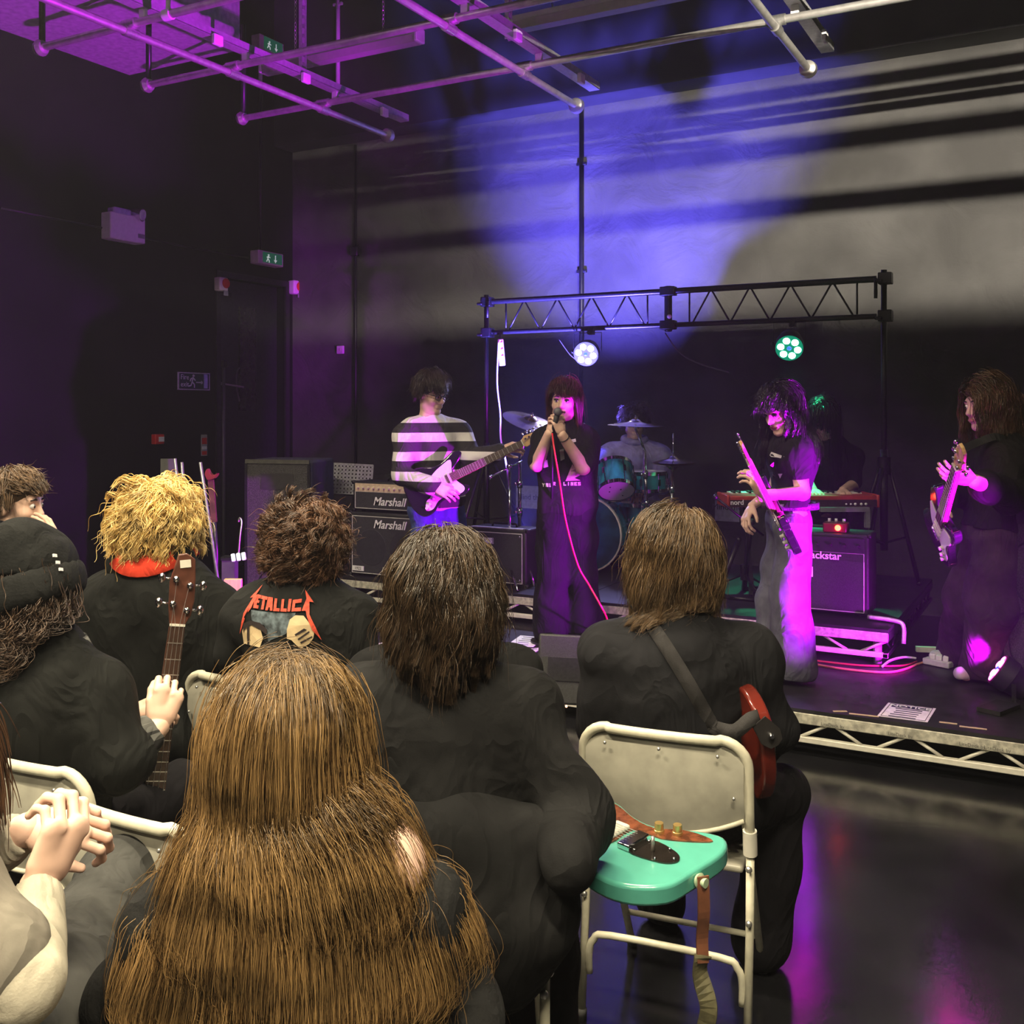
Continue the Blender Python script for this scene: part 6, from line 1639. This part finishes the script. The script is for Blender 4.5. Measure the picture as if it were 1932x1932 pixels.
# --- dark wavy hair, charcoal jacket (middle)
J, f, r = seated(838, 1014, 2.2, face=(.10, 0, 1), lean=.06, sw=.20)
J['shl'] = W(690, 1315, 2.2); J['shr'] = W(985, 1335, 2.22); J['neck'] = W(838, 1255, 2.22); J['che'] = W(845, 1440, 2.2)
J['elr'] = W(1090, 1555, 2.1); J['wrr'] = W(1075, 1625, 1.98) ; J['ell'] = W(660, 1560, 2.15); J['wrl'] = W(760, 1640, 2.35)
J['knr'] = J['hipr'] + f * .40 + r * .10; J['anr'] = V(*(J['knr'] - f * .05)[:2], .075); J['toer'] = J['anr'] + f * .13
po, R, tp = person('audience member with dark wavy hair and charcoal jacket in the middle', J, C_JKT, C_BLKT, SKIN, hs=1.0, b=1.10, sleeve=1.98, grow=.026, face=False, shoes=C_BLK, hem=.06, fold=.009, top_name='jacket', seed=21, vox=.010, leg_r=(.10, .09, .09))
MB().tube([J['neck'] + V(0, 0, .015) + RT * .092 * math.cos(a) + FW * .085 * math.sin(a) - V(0, 0, .012 * math.cos(a)) for a in np.linspace(0, 6.283, 25)], .024, 8).build('collar', C_JKT, po, True)
grow_hair(po, J['head'], R, 1.02, hair_mat('hair_wavy_brown', (.010, .006, .004), (.095, .06, .034), .28), .185, 380, 55, 16, lift=.15, grav=16, crown=(0, .15, .98), low=-.62, rad=.0007, seed=31, vol=1.10, curl=.007, cfreq=7, clump=.85, coll=[], frontcut=.7, spread=.011, wave=.006, wfreq=40, capmat=H_DARK)
chair_at('beige folding chair mostly hidden by the charcoal jacket', (J['pel'] + f * .15)[:2], f)
bk = J['pel'] - f * .05; S = SDF().ell(V(bk[0], bk[1], .64), V(.28, .105, .235), np.stack([r, f, UP], 1), .03).cone(V(bk[0], bk[1], .62) - r * .17, V(bk[0], bk[1], .62) + r * .17, .115, .115, .06).cone(V(bk[0], bk[1], .78) - r * .19, V(bk[0], bk[1], .78) + r * .19, .075, .075, .06)
S.cut(V(0, 0, .44), V(0, 0, -1)); np_mesh('jacket_tail', [S.mesh(.011, .010, 44)], C_JKT, po)
# --- partly hidden head behind
J, f, r = seated(832, 1013, 2.8, face=(.10, 0, 1), lean=.05)
J['shr'] = W(962, 1255, 2.8); J['elr'] = W(996, 1345, 2.75); J['wrr'] = W(960, 1420, 2.9)
po, R, tp = person('audience member in black tee mostly hidden behind the wavy dark head', J, C_BLK, C_BLKT, SKIN, b=1.08, sleeve=.75, grow=.02, face=False, shoes=C_BLK, seed=22, vox=.011, top_name='tee_shirt')
grow_hair(po, J['head'], R, 1.0, hair_mat('hair_light_brown', (.10, .06, .03), (.28, .18, .09)), .13, 200, 34, 10, lift=.2, grav=14, low=-.6, rad=.0012, seed=32, vol=1.05, frontcut=.7)
chair_at('beige folding chair under the figure behind the wavy dark head', (J['pel'] + f * .12)[:2], f)
# --- band shirt with brown curls
J, f, r = seated(575, 962, 3.25, face=(.02, 0, 1), lean=.10, sw=.185)
J['shl'] = W(466, 1150, 3.25); J['shr'] = W(668, 1155, 3.25); J['neck'] = W(572, 1108, 3.25); J['che'] = W(572, 1200, 3.2)
J['elr'] = W(676, 1238, 3.22); J['wrr'] = W(660, 1310, 3.3); J['ell'] = W(440, 1235, 3.25); J['wrl'] = W(470, 1320, 3.35)
po, R, tp = person('audience member with brown curls and red lettered band tee', J, C_SHIRT, C_BLKT, SKIN, b=1.05, sleeve=.92, grow=.02, face=False, shoes=C_BLK, hem=.08, seed=23, vox=.009, top_name='band_tee')
grow_hair(po, J['head'], R, 1.0, hair_mat('hair_curly_brown', (.035, .016, .009), (.17, .085, .045), .35), .085, 420, 26, 20, lift=.5, grav=10, low=-.75, rad=.0013, seed=33, vol=1.08, curl=.014, cfreq=17, clump=.75, frontcut=.75, spread=.009, jitter=.5, capmat=H_DARK, flyaway=.12)
tree = bvh_of(tp); M_RED = mat('red_orange_print', (.62, .07, .035), .75, var=.35, scale=90); M_GB = mat('grey_blue_print', (.10, .13, .15), .8, var=.7, scale=45); M_CRM = mat('cream_print', (.68, .52, .30), .8); M_LINE = mat('dark_line_print', (.03, .02, .02), .8)
def zp(pts): return [((380 + x / 4.83 - 570) * .00166, (1170 - (900 + y / 4.83)) * .00166) for x, y in pts]
def band(nm, pts, m, lift=.004): decal(nm, zp(pts), m, tp, W(570, 1170, 3.1), RT, UP, FW, tree, lift, .035)
B_ = lambda x0, y0, x1, y1: [(x0, y0), (x1, y0), (x1, y1), (x0, y1)]
band('mottled_patch', [(455, 1225), (880, 1222), (845, 1330), (800, 1400), (640, 1470), (600, 1340), (470, 1310)], M_GB, .003)
band('cream_patch', [(368, 1420), (400, 1345), (480, 1335), (560, 1370), (590, 1450), (560, 1530), (380, 1530)], M_CRM, .005)
band('dark_brim', [(380, 1345), (460, 1310), (560, 1318), (630, 1370), (625, 1415), (560, 1375), (470, 1345), (400, 1390), (385, 1430)], M_LINE, .008)
band('dark_lock', [(425, 1350), (450, 1350), (445, 1530), (425, 1530)], M_LINE, .008)
band('fist_print', [(812, 1360), (835, 1275), (880, 1240), (950, 1245), (1010, 1320), (1045, 1380), (1035, 1440), (1000, 1490), (930, 1528), (895, 1500), (850, 1450), (812, 1440)], M_CRM, .005)
for a in ([(880, 1400), (960, 1350), (985, 1365), (890, 1415)], [(905, 1440), (1000, 1375), (1010, 1385), (915, 1452)], [(925, 1470), (1025, 1420), (1030, 1430), (935, 1485)]):
    band('finger_line', a, M_LINE, .008)
for nm, pts in (('letter_m', [(510, 1032), (412, 1140), (446, 1132), (380, 1260), (345, 1445), (402, 1300), (388, 1292), (432, 1212), (425, 1246), (458, 1205), (470, 1150), (478, 1205), (490, 1105), (470, 1112)]), ('letter_e', [(488, 1105), (534, 1105), (534, 1128), (512, 1128), (511, 1142), (530, 1142), (529, 1160), (509, 1160), (508, 1178), (532, 1178), (531, 1202), (480, 1202)]),
                ('letter_t', [(540, 1105), (606, 1105), (606, 1128), (586, 1128), (586, 1205), (560, 1205), (561, 1128), (540, 1128)]), ('letter_a', [(612, 1105), (660, 1105), (672, 1208), (648, 1208), (645, 1182), (632, 1182), (628, 1208), (604, 1208)]),
                ('letter_l', [(680, 1110), (704, 1110), (706, 1185), (738, 1185), (738, 1210), (680, 1210)]), ('letter_l', [(748, 1112), (770, 1112), (772, 1185), (802, 1185), (802, 1210), (748, 1210)]), ('letter_i', B_(810, 1110, 834, 1208)),
                ('letter_c', [(846, 1118), (920, 1112), (922, 1140), (870, 1144), (870, 1180), (925, 1178), (925, 1206), (846, 1208)]), ('letter_a', [(936, 1042), (1022, 1146), (986, 1138), (1000, 1235), (1050, 1330), (1106, 1460), (1030, 1370), (985, 1262), (965, 1205), (932, 1205), (958, 1112)])):
    band(nm, pts, M_RED, .010)
# --- blond curls, black hoodie with red lining
J, f, r = seated(297, 900, 3.5, face=(.06, 0, 1), lean=.10, sw=.19)
J['shl'] = W(205, 1120, 3.5); J['shr'] = W(392, 1130, 3.5); J['neck'] = W(297, 1062, 3.5); J['che'] = W(297, 1160, 3.45); J['head'] = W(297, 990, 3.5)
J['elr'] = W(405, 1225, 3.45); J['wrr'] = W(370, 1270, 3.62); J['ell'] = W(190, 1230, 3.45); J['wrl'] = W(230, 1280, 3.7)
po, R, tp = person('audience member with big blond curls and black hoodie', J, C_SWT, C_BLKT, SKIN, b=1.10, sleeve=1.95, grow=.035, face=False, shoes=C_BLK, hem=.06, seed=24, vox=.010, top_name='hoodie')
S = SDF(); nb = J['neck'] + V(0, 0, .0)
for a in np.linspace(-2.6, -.54, 7):
    S.ell(nb + RT * .115 * math.cos(a) + FW * (.09 * math.sin(a)) + V(0, 0, -.02 + .03 * abs(math.cos(a))), V(.05, .05, .07), None, .04)
S.ell(nb + RT * .01 - FW * .12 + V(0, 0, -.10), V(.11, .05, .11), frame3(RT, FW), .05)
hd_ = np_mesh('hood', [S.mesh(.009, .003, 3)], C_SWT, po)
ar = [nb + RT * .125 * math.cos(a) + FW * (.165 * math.sin(a)) + V(0, 0, .012 + .050 * abs(math.cos(a)) ** 2) for a in np.linspace(-3.1, -.04, 19)]
MB().ribbon(ar, .075, .008, [nrm(RT * math.cos(a) + FW * math.sin(a) + V(0, 0, .6)) for a in np.linspace(-3.1, -.04, 19)]).build('red_lining', cloth('red_lining', (.70, .06, .03)), hd_, True)
grow_hair(po, J['head'], R, 1.0, hair_mat('hair_blond', (.55, .33, .08), (.92, .68, .28), .4), .155, 420, 28, 24, lift=.35, grav=12, low=-.8, rad=.0014, seed=34, vol=1.12, curl=.008, cfreq=15, clump=.78, frontcut=.8, spread=.012, jitter=.45, capmat=hair_mat('hair_blond_dark', (.2, .1, .03), (.3, .16, .05)), flyaway=.12)
guitar('amber bodied guitar peeping out behind the blond curls', W(352, 1120, 3.85), cv(-.5, -.25, .6), cv(.2, .3, .9), 'acoustic', M_ORANGE, M_WHTG, M_MAPLE, M_ROSE, guard=False, thick=.09, name='acoustic_guitar')
# --- beanie wearer with a bass
J, f, r = seated(72, 1003, 2.7, face=(.22, 0, 1), lean=.05, sw=.19)
J['head'] = W(75, 1095, 2.7); J['F'] = cv(.35, -.25, 1); J['U'] = nrm(cv(-.25, 1, .25)); J['neck'] = W(92, 1215, 2.68); J['shl'] = W(-20, 1275, 2.65); J['shr'] = W(175, 1300, 2.68); J['che'] = W(85, 1370, 2.65)
J['elr'] = W(222, 1440, 2.62); J['wrr'] = W(298, 1372, 2.74); J['ell'] = W(60, 1450, 2.95); J['wrl'] = W(238, 1352, 2.95)
J['knr'] = W(330, 1500, 3.0); J['knl'] = W(200, 1480, 3.15); J['anr'] = V(*(J['knr'] + f * .05)[:2], .075); J['anl'] = V(*(J['knl'] + f * .05)[:2], .075); J['toer'] = J['anr'] + f * .13; J['toel'] = J['anl'] + f * .13
hR = hand_mesh(J['wrr'], cv(.22, .90, .30), cv(.45, .25, -.85), -1, 62, 1.02, vox=.003, thumb=(18, 15), spread=1, arm=J['elr'] * .3 + J['wrr'] * .7)
hL = hand_mesh(J['wrl'], cv(.85, .35, -.1), cv(-.2, .8, -.5), 1, 50, 1.02, vox=.003, thumb=(35, 25), arm=J['ell'] * .4 + J['wrl'] * .6)
po, R, tp = person('beanie wearer with long frizzy hair gripping a bass neck', J, C_SWT, C_BLKT, SKIN2, b=1.06, sleeve=1.12, grow=.03, face=False, shoes=C_BLK, hem=.06, seed=25, vox=.010, hands=[hR, hL], top_name='sweatshirt')
def plaid():
    m = cloth('grey_plaid', (.05, .05, .05)); nt = m.node_tree; N = nt.nodes; L = nt.links; tc = N.new('ShaderNodeTexCoord'); sx = N.new('ShaderNodeSeparateXYZ'); L.new(tc.outputs['Object'], sx.inputs[0]); outs = []
    for ax, fr in (('X', 26.0), ('Z', 24.0), ('Y', 26.0)):
        a = N.new('ShaderNodeMath'); a.operation = 'MULTIPLY'; a.inputs[1].default_value = fr; L.new(sx.outputs[ax], a.inputs[0]); b = N.new('ShaderNodeMath'); b.operation = 'FRACT'; L.new(a.outputs[0], b.inputs[0])
        c = N.new('ShaderNodeMath'); c.operation = 'GREATER_THAN'; c.inputs[1].default_value = .62; L.new(b.outputs[0], c.inputs[0]); outs.append(c)
    s = N.new('ShaderNodeMath'); s.operation = 'ADD'; L.new(outs[0].outputs[0], s.inputs[0]); L.new(outs[1].outputs[0], s.inputs[1]); h = N.new('ShaderNodeMath'); h.operation = 'MULTIPLY'; h.inputs[1].default_value = .5; L.new(s.outputs[0], h.inputs[0])
    mx = N.new('ShaderNodeMix'); mx.data_type = 'RGBA'; mx.inputs['A'].default_value = (.022, .022, .022, 1); mx.inputs['B'].default_value = (.17, .17, .16, 1); L.new(h.outputs[0], mx.inputs['Factor']); L.new(mx.outputs['Result'], N['Principled BSDF'].inputs['Base Color']); return m
M_PLAID = plaid()
for s in 'rl':
    a, b = J['el' + s], J['wr' + s]
    S = SDF().cone(a * .95 + b * .05, a * .12 + b * .88, .062, .046, .02); d = nrm(b - a); S.cut(a * .14 + b * .86, d)
    np_mesh('plaid_sleeve', [S.mesh(.007, .008, 5, 1.4)], M_PLAID, po)
ar = [J['neck'] + RT * .10 * math.cos(a) + FW * .085 * math.sin(a) + V(0, 0, .0) for a in np.linspace(0, 6.283, 25)]
MB().ribbon(ar, .04, .008, [nrm(p - J['neck'] + V(0, 0, .05)) for p in ar]).build('plaid_collar', M_PLAID, po, True)
q = lambda x, y, z_: J['head'] + R @ V(x, y, z_)
C_BEAN = cloth('black_rib_knit', (.020, .021, .021), bump=.3, bscale=140)
S = SDF().ell(q(0, -.02, .035), V(.105, .125, .115), R, .02).ell(q(0, -.065, .10), V(.065, .075, .06), R, .04); S.cut(q(0, 0, -.035), R @ nrm(V(0, -.25, -1)))
bn = np_mesh('beanie', [S.mesh(.006, .0035, 8, .6)], C_BEAN, po)
S = SDF()
for a in np.linspace(0, 6.283, 25)[:-1]:
    S.ell(q(.100 * math.cos(a), -.02 + .120 * math.sin(a), -.022 + .03 * math.sin(a)), V(.020, .020, .045), R, .02)
np_mesh('cuff', [S.mesh(.006)], C_BEAN, bn)
for i, (a, zz) in enumerate(((-.35, .03), (-.30, .012), (-.25, -.006))):
    MB().box(q(.121 * math.cos(a), -.02 + .142 * math.sin(a), zz), (.004, .012, .008), R).build('stitched_letter', M_LOGO, bn)
grow_hair(po, J['head'], R, 1.05, hair_mat('hair_frizzy_brown', (.022, .012, .008), (.10, .06, .038), .45), .34, 380, 34, 24, lift=.3, grav=12, high=-.42, low=-.99, rad=.0010, seed=35, vol=1.10, curl=.012, cfreq=14, clump=.6, frontcut=.3, spread=.016, jitter=.4, capmat=H_DARK, flyaway=.0, coll=body_coll(J, .98) + [(q(0, -.02, .05), V(.095, .115, .09), R)], cap=False)
nt_ = W(334, 1180, 2.92); hb_ = W(315, 1320, 2.90)
guitar('dark wood bass guitar with chrome tuners held upright by the beanie wearer', nt_ + nrm(hb_ - nt_) * .86, nt_ - hb_, cv(.38, .1, -.92), 'bass', M_WALNUT, M_TORT, M_WALNUT, mat('dark_rosewood', (.05, .024, .015), .4), bass=True, guard=False)
bg_ = [x for x in bpy.data.objects if x.name.startswith('bass_guitar')][-1]
p_ = nt_ - nrm(hb_ - nt_) * .175 + cv(.38, .1, -.92) * .006
MB().box(p_, (.03, .022, .002), frame3(cv(.92, .05, .38), cv(-.05, 1, .05))).build('logo_plate', M_CREAM, bg_)
# --- boy at the far left, in profile
J, f, r = seated(28, 898, 3.9, face=(.9, 0, .5), lean=.10, sw=.17)
J['head'] = W(32, 950, 3.9); J['F'] = cv(1, -.08, -.08); J['neck'] = W(10, 1000, 3.92); J['shr'] = W(20, 1040, 3.75); J['shl'] = W(15, 1035, 4.1); J['che'] = W(5, 1090, 3.9)
J['elr'] = W(75, 1110, 3.75); J['wrr'] = W(104, 1040, 3.84)
hR = hand_mesh(J['wrr'], cv(-.30, .95, .05), cv(.9, .3, -.2), 1, 22, .92)
po, R, tp = person('boy with brown hair at the far left resting chin on hand', J, C_NAVY, C_BLKT, SKIN2, hs=.95, b=.92, sleeve=1.9, grow=.02, shoes=C_BLK, seed=26, vox=.011, hands=[hR], lips=mat('pink_lips'))
MB().tube([J['neck'] + V(0, 0, .035) + RT * .078 * math.cos(a) + FW * .075 * math.sin(a) for a in np.linspace(0, 6.283, 21)], .008, 6).build('white_trim', M_PAPER, po, True)
grow_hair(po, J['head'], R, .94, hair_mat('hair_boy_brown', (.05, .028, .014), (.17, .10, .05)), .065, 240, 34, 10, lift=.25, grav=10, low=-.45, fringe=(.035, .1), rad=.0013, seed=36, vol=1.04, frontcut=.2)
# --- right hand player with strap and red guitar
J, f, r = seated(1270, 973, 2.95, face=(.22, 0, 1), lean=.12, sw=.20)
J['head'] = W(1275, 1055, 2.98); J['F'] = cv(.86, -.32, .42); J['U'] = nrm(cv(.12, 1, .2)); J['neck'] = W(1270, 1165, 2.95); J['shl'] = W(1152, 1215, 2.95); J['shr'] = W(1410, 1225, 2.98); J['che'] = W(1280, 1300, 2.92); J['pel'] = W(1285, 1490, 2.88)
J['ell'] = W(1140, 1370, 2.95); J['wrl'] = W(1200, 1430, 3.2); J['elr'] = W(1455, 1370, 2.98); J['wrr'] = W(1420, 1420, 3.2)
for s, k in (('l', -1), ('r', 1)): J['hip' + s] = J['pel'] + r * k * .09 + V(0, 0, -.02)
J['knr'] = W(1470, 1500, 3.05); J['knl'] = J['hipl'] + f * .42; J['anr'] = V(*(J['knr'] - r * .05)[:2], .075); J['anl'] = V(*(J['knl'])[:2], .075); J['toer'] = J['anr'] + f * .13; J['toel'] = J['anl'] + f * .13
po, R, tp = person('long haired player at right in black long sleeves with guitar strap', J, C_LS, C_BLKT, SKIN, hs=1.02, b=1.10, sleeve=1.97, grow=.028, shoes=C_BLK, hem=.05, seed=27, vox=.010, leg_r=(.105, .09, .085))
grow_hair(po, J['head'], R, 1.03, hair_mat('hair_caramel', (.03, .016, .009), (.21, .13, .065), .3), .25, 380, 52, 16, lift=.12, grav=20, crown=(0, .1, .95), low=-.6, rad=.0008, seed=37, vol=1.08, curl=.006, cfreq=7, clump=.8, frontcut=.25, spread=.012, wave=.006, wfreq=30, capmat=H_DARK, coll=body_coll(J, .85))
tree = bvh_of(tp); P = []
for t_ in np.linspace(0, 1, 26):
    x = 1192 + (1345 - 1192) * t_ + 6 * math.sin(t_ * 3.1); y = 1125 + (1372 - 1125) * t_
    a_ = W(x, y, 1.0); d_ = nrm(a_ - EYE); h_ = tree.ray_cast(Vector(a_), Vector(d_), 4.0)
    P.append(np.array(h_[0]) - d_ * .004 if h_[0] is not None else (P[-1] if P else a_ + d_ * 2))
P += spline([P[-1], W(1385, 1380, 2.72), W(1415, 1358, 2.72), W(1432, 1352, 2.74)], 4)[1:]
sp = thing('guitar_strap', 'black strap crossing the back of the player at right', 'strap', P[0])
MB().ribbon(P, .038, .003, [nrm(EYE - p) for p in P]).build('webbing', cloth('grey_webbing', (.035, .033, .034), bump=.2, bscale=300), sp, True)
e_ = W(1445, 1378, 2.72); MB().prism([(-.03, -.022), (.02, -.032), (.045, -.02), (.05, .0), (.045, .02), (.02, .032), (-.03, .022)], -.003, .003, mat4(frame3(cv(.6, -.75, 0), cv(.7, .6, .1)), e_)).build('strap_end', mat('black_leather', (.02, .018, .018), .4), sp)
MB().lathe(e_ + cv(.012, -.012, -.002), e_ + cv(.012, -.012, -.02), [(0, .006), (.5, .009), (1, .005)], 12).build('strap_pin', M_CHROME, sp, 'auto')
guitar('red sunburst guitar standing against the player at right', W(1412, 1375, 2.90), cv(-.25, .12, .95), cv(1, .08, -.12), 'strat', M_SUN, M_TORT, M_MAPLE, M_ROSE)
# --- person in grey and beige at the lower left corner
J, f, r = seated(-180, 1290, 1.55, face=(.35, 0, 1), lean=.04, sw=.20)
J['shr'] = W(-120, 1660, 1.40); J['shl'] = W(-400, 1600, 1.6); J['elr'] = W(50, 1860, 1.38); J['wrr'] = W(72, 1672, 1.52); J['ell'] = W(-170, 1690, 1.75); J['wrl'] = W(50, 1565, 1.72)
J['knr'] = W(228, 1655, 2.10); J['hipr'] = W(40, 1990, 1.55); J['anr'] = W(225, 1850, 2.3); J['toer'] = J['anr'] + f * .12; J['knl'] = W(60, 1780, 2.2); J['anl'] = V(*W(80, 1900, 2.3)[:2], .075); J['toel'] = J['anl'] + f * .13
hR = hand_mesh(J['wrr'], cv(.35, .85, .25), cv(.55, -.55, -.6), 1, 55, .98, vox=.0028, thumb=(25, 20), arm=J['elr'] * .25 + J['wrr'] * .75)
hL = hand_mesh(J['wrl'], cv(.9, .05, .1), cv(0, .8, -.6), 1, 50, .98, vox=.0028)
po, R, tp = person('person in grey jacket and beige sleeves at the lower left corner', J, C_GREYJ, C_LEGG, SKIN2, b=1.0, sleeve=.6, grow=.03, face=False, seed=28, vox=.010, hands=[hR, hL], top_name='jacket', shoes=C_BLK, leg_r=(.095, .075, .055), waist=.6)
for s in 'rl':
    a, b = J['el' + s], J['wr' + s]; d = nrm(b - a)
    S = SDF().cone(a, a * .2 + b * .8, .050, .042, .02).cone(a * .22 + b * .78, a * .04 + b * .96, .038, .037, .012); S.cut(a * .03 + b * .97, d)
    if s == 'r': S.cone(J['shr'] * .35 + a * .65, a, .060, .050, .02)
    np_mesh('beige_sleeve', [S.mesh(.006, .004, 6)], C_BEIGE, po)
grow_hair(po, J['head'], R, 1.0, H_BRN, .2, 120, 20, 10, seed=38, rad=.0015)
# --- long haired figure in the foreground
J, f, r = seated(545, 1226, 1.55, face=(.02, 0, 1), lean=.05, sw=.185)
J['head'] = W(545, 1425, 1.55); J['neck'] = W(548, 1560, 1.53); J['shl'] = W(355, 1700, 1.52); J['shr'] = W(775, 1690, 1.52); J['che'] = W(560, 1800, 1.5); J['pel'] = V(*W(560, 1900, 1.47)[:2], .56)
J['ell'] = W(240, 1880, 1.55); J['wrl'] = W(270, 2000, 1.8); J['elr'] = W(880, 1930, 1.5); J['wrr'] = W(800, 2050, 1.75)
for s, k in (('l', -1), ('r', 1)):
    J['hip' + s] = J['pel'] + r * k * .09; J['kn' + s] = J['hip' + s] + f * .43 + r * k * .04; J['an' + s] = V(*(J['kn' + s])[:2], .075); J['toe' + s] = J['an' + s] + f * .13
po, R, tp = person('long haired figure seen from behind in the centre foreground', J, cloth('black_rib_top', (.022, .022, .022), bump=.2, bscale=160), C_BLKT, SKIN, b=1.0, sleeve=1.95, grow=.014, face=False, shoes=C_BLK, seed=29, vox=.008, hem=.06, top_name='top')
S = SDF().ell(W(735, 1650, 1.50), V(.056, .056, .078), frame3(RT, FW), .01); np_mesh('bare_shoulder', [S.mesh(.006)], SKIN2, po)
HG = hair_mat('hair_long_honey', (.035, .017, .006), (.33, .20, .078), .3)
cl = body_coll(J, .88) + [(J['shr'] + V(0, 0, -.02), V(.07, .07, .07), np.eye(3)), (J['shl'] + V(0, 0, -.02), V(.07, .07, .07), np.eye(3))]
grow_hair(po, J['head'], R, 1.0, HG, .76, 820, 58, 30, lift=.08, grav=26, part=.05, low=-.75, rad=.00042, seed=39, vol=1.06, curl=.004, cfreq=5, clump=.45, frontcut=.85, spread=.015, wave=.014, wfreq=50, capmat=hair_mat('hair_long_dark', (.03, .016, .007), (.06, .03, .012)), coll=cl, jitter=.18, flyaway=.10, gap=(W(738, 1572, 1.44), .040, .82))
chair_at('beige folding chair hidden under the foreground long hair', (J['pel'] - f * .02)[:2], f)
for o in list(bpy.data.objects):
    if o.name.startswith('hair_strands'): o['kind'] = 'stuff'
# ================================================================== odds and ends at the left
p = W(398, 905, 5.6); gs = thing('guitar_on_stand', 'dim red electric guitar hanging on a stand by the left wall', 'guitar', V(p[0], p[1], 0))
MB().prism([tuple(x) for x in spline([V(-.01, 0), V(.025, .01), V(.04, .035), V(.015, .025), V(.0, .035), V(-.015, .06), V(-.028, .035), V(-.02, .01)], 3, True)], -.02, .02, mat4(frame3(cv(1, 0, 0), UP), W(398, 905, 5.6))).build('headstock', mat('dull_red', (.12, .018, .015), .4), gs)
MB().bar(W(398, 905, 5.6), W(404, 985, 5.6), .03, .02, FW).build('neck', M_ROSE, gs); MB().tube([W(404, 985, 5.6), W(408, 1040, 5.6), V(*W(408, 1040, 5.6)[:2], .02)], .012, 8).build('stand_pole', M_BLACKM, gs, True)
for k_ in (-1, 1): MB().cyl(V(*W(408, 1040, 5.6)[:2], .3), V(*(W(408, 1040, 5.6) + RT * .2 * k_)[:2], .01), .01, n=8).build('stand_leg', M_BLACKM, gs, True)
for x0_, y0_, x1_, y1_, zc_, lb in ((378, 872, 412, 1100, 5.2, 'thin leaning black pole left of the tall loudspeaker'), (330, 865, 345, 1000, 5.4, 'thin black pole just behind the blond curls'), (343, 872, 352, 1000, 5.45, 'second thin black pole behind the blond curls')):
    a = W(x0_, y0_, zc_); b = W(x1_, y1_, zc_); c = a + (b - a) * (a[2] - .01) / (a[2] - b[2])
    tag(MB().cyl(a, c, .008, n=8).build('leaning_pole', mat('dull_steel', (.16, .16, .17), .4, metal=.6), None, True), lb, 'pole')
p = W(318, 885, 5.5); s = thing('tablet_holder', 'small dark music desk on pole behind the blond curls', 'music stand', V(p[0], p[1], 0))
MB().box(p, (.08, .02, .11), frame3(RT, FW)).build('desk', mat('dark_desk', (.05, .05, .05), .5), s); MB().cyl(V(p[0], p[1], .0), p, .01).build('pole', M_BLACKM, s, True)
p = W(434, 1070, 6.0); s = thing('wall_bracket_box', 'dark grey upright box beside the tall loudspeaker', 'box', V(p[0], p[1], 0))
MB().box(V(p[0], p[1], .395), (.075, .08, .79), frame3(RT, FW)).build('post', mat('dark_box', (.045, .05, .045), .6), s)
MB().box(V(p[0], p[1], .79 + .0), (.085, .09, .02), frame3(RT, FW)).build('cap', M_BLACKM, s)
p = W(450, 1052, 5.9); s = thing('white_clip', 'bright white three pronged clip hanging by the loudspeaker', 'clip', p)
for i in range(3): MB().box(p + RT * (.03 * i - .03) + V(0, 0, .004 * i), (.022, .02, .045), frame3(cv(1, .15, 0), FW)).build('prong', mat('glowing_white', (.85, .9, .95), .4, emit=(.8, .9, 1), estr=.6), s, bevel=.005)  # no lamp: the prongs' brightness is a glow put into the material
MB().tube(spline([p + V(0, 0, .02), W(453, 1010, 5.92), W(456, 985, 5.95), W(452, 977, 5.97), W(450, 985, 5.97)], 4), .005, 6).build('wire_hook', M_STEEL, s, True)
p = W(440, 1120, 5.6); s = thing('wooden_board', 'pale wooden board standing beside the band tee', 'board', V(p[0], p[1], 0))
MB().box(V(p[0], p[1], W(440, 1092, 5.6)[2] / 2), (.095, .03, W(440, 1092, 5.6)[2]), frame3(RT, FW)).build('plank', mat('pale_pine', (.72, .48, .20), .5, var=.12, scale=12, stretch=(4, 4, .6)), s, bevel=.003)
# thin haze in the air of the whole room
wn = SC.world.node_tree
vs_ = wn.nodes.new('ShaderNodeVolumeScatter'); vs_.inputs['Density'].default_value = .0018; vs_.inputs['Anisotropy'].default_value = .3; vs_.inputs['Color'].default_value = (.9, .9, 1, 1)
wn.links.new(vs_.outputs[0], wn.nodes['World Output'].inputs['Volume'])
# lettering becomes plain mesh so that each word is an object of its own
bpy.context.view_layer.update()
dg = bpy.context.evaluated_depsgraph_get()
for o in [o for o in bpy.data.objects if o.type == 'FONT']:
    me = bpy.data.meshes.new_from_object(o.evaluated_get(dg))
    n = bpy.data.objects.new(o.name, me); COL.objects.link(n); n.parent = o.parent; n.matrix_basis = o.matrix_basis.copy()
    nm = o.name; bpy.data.objects.remove(o); n.name = nm
bpy.context.view_layer.update()
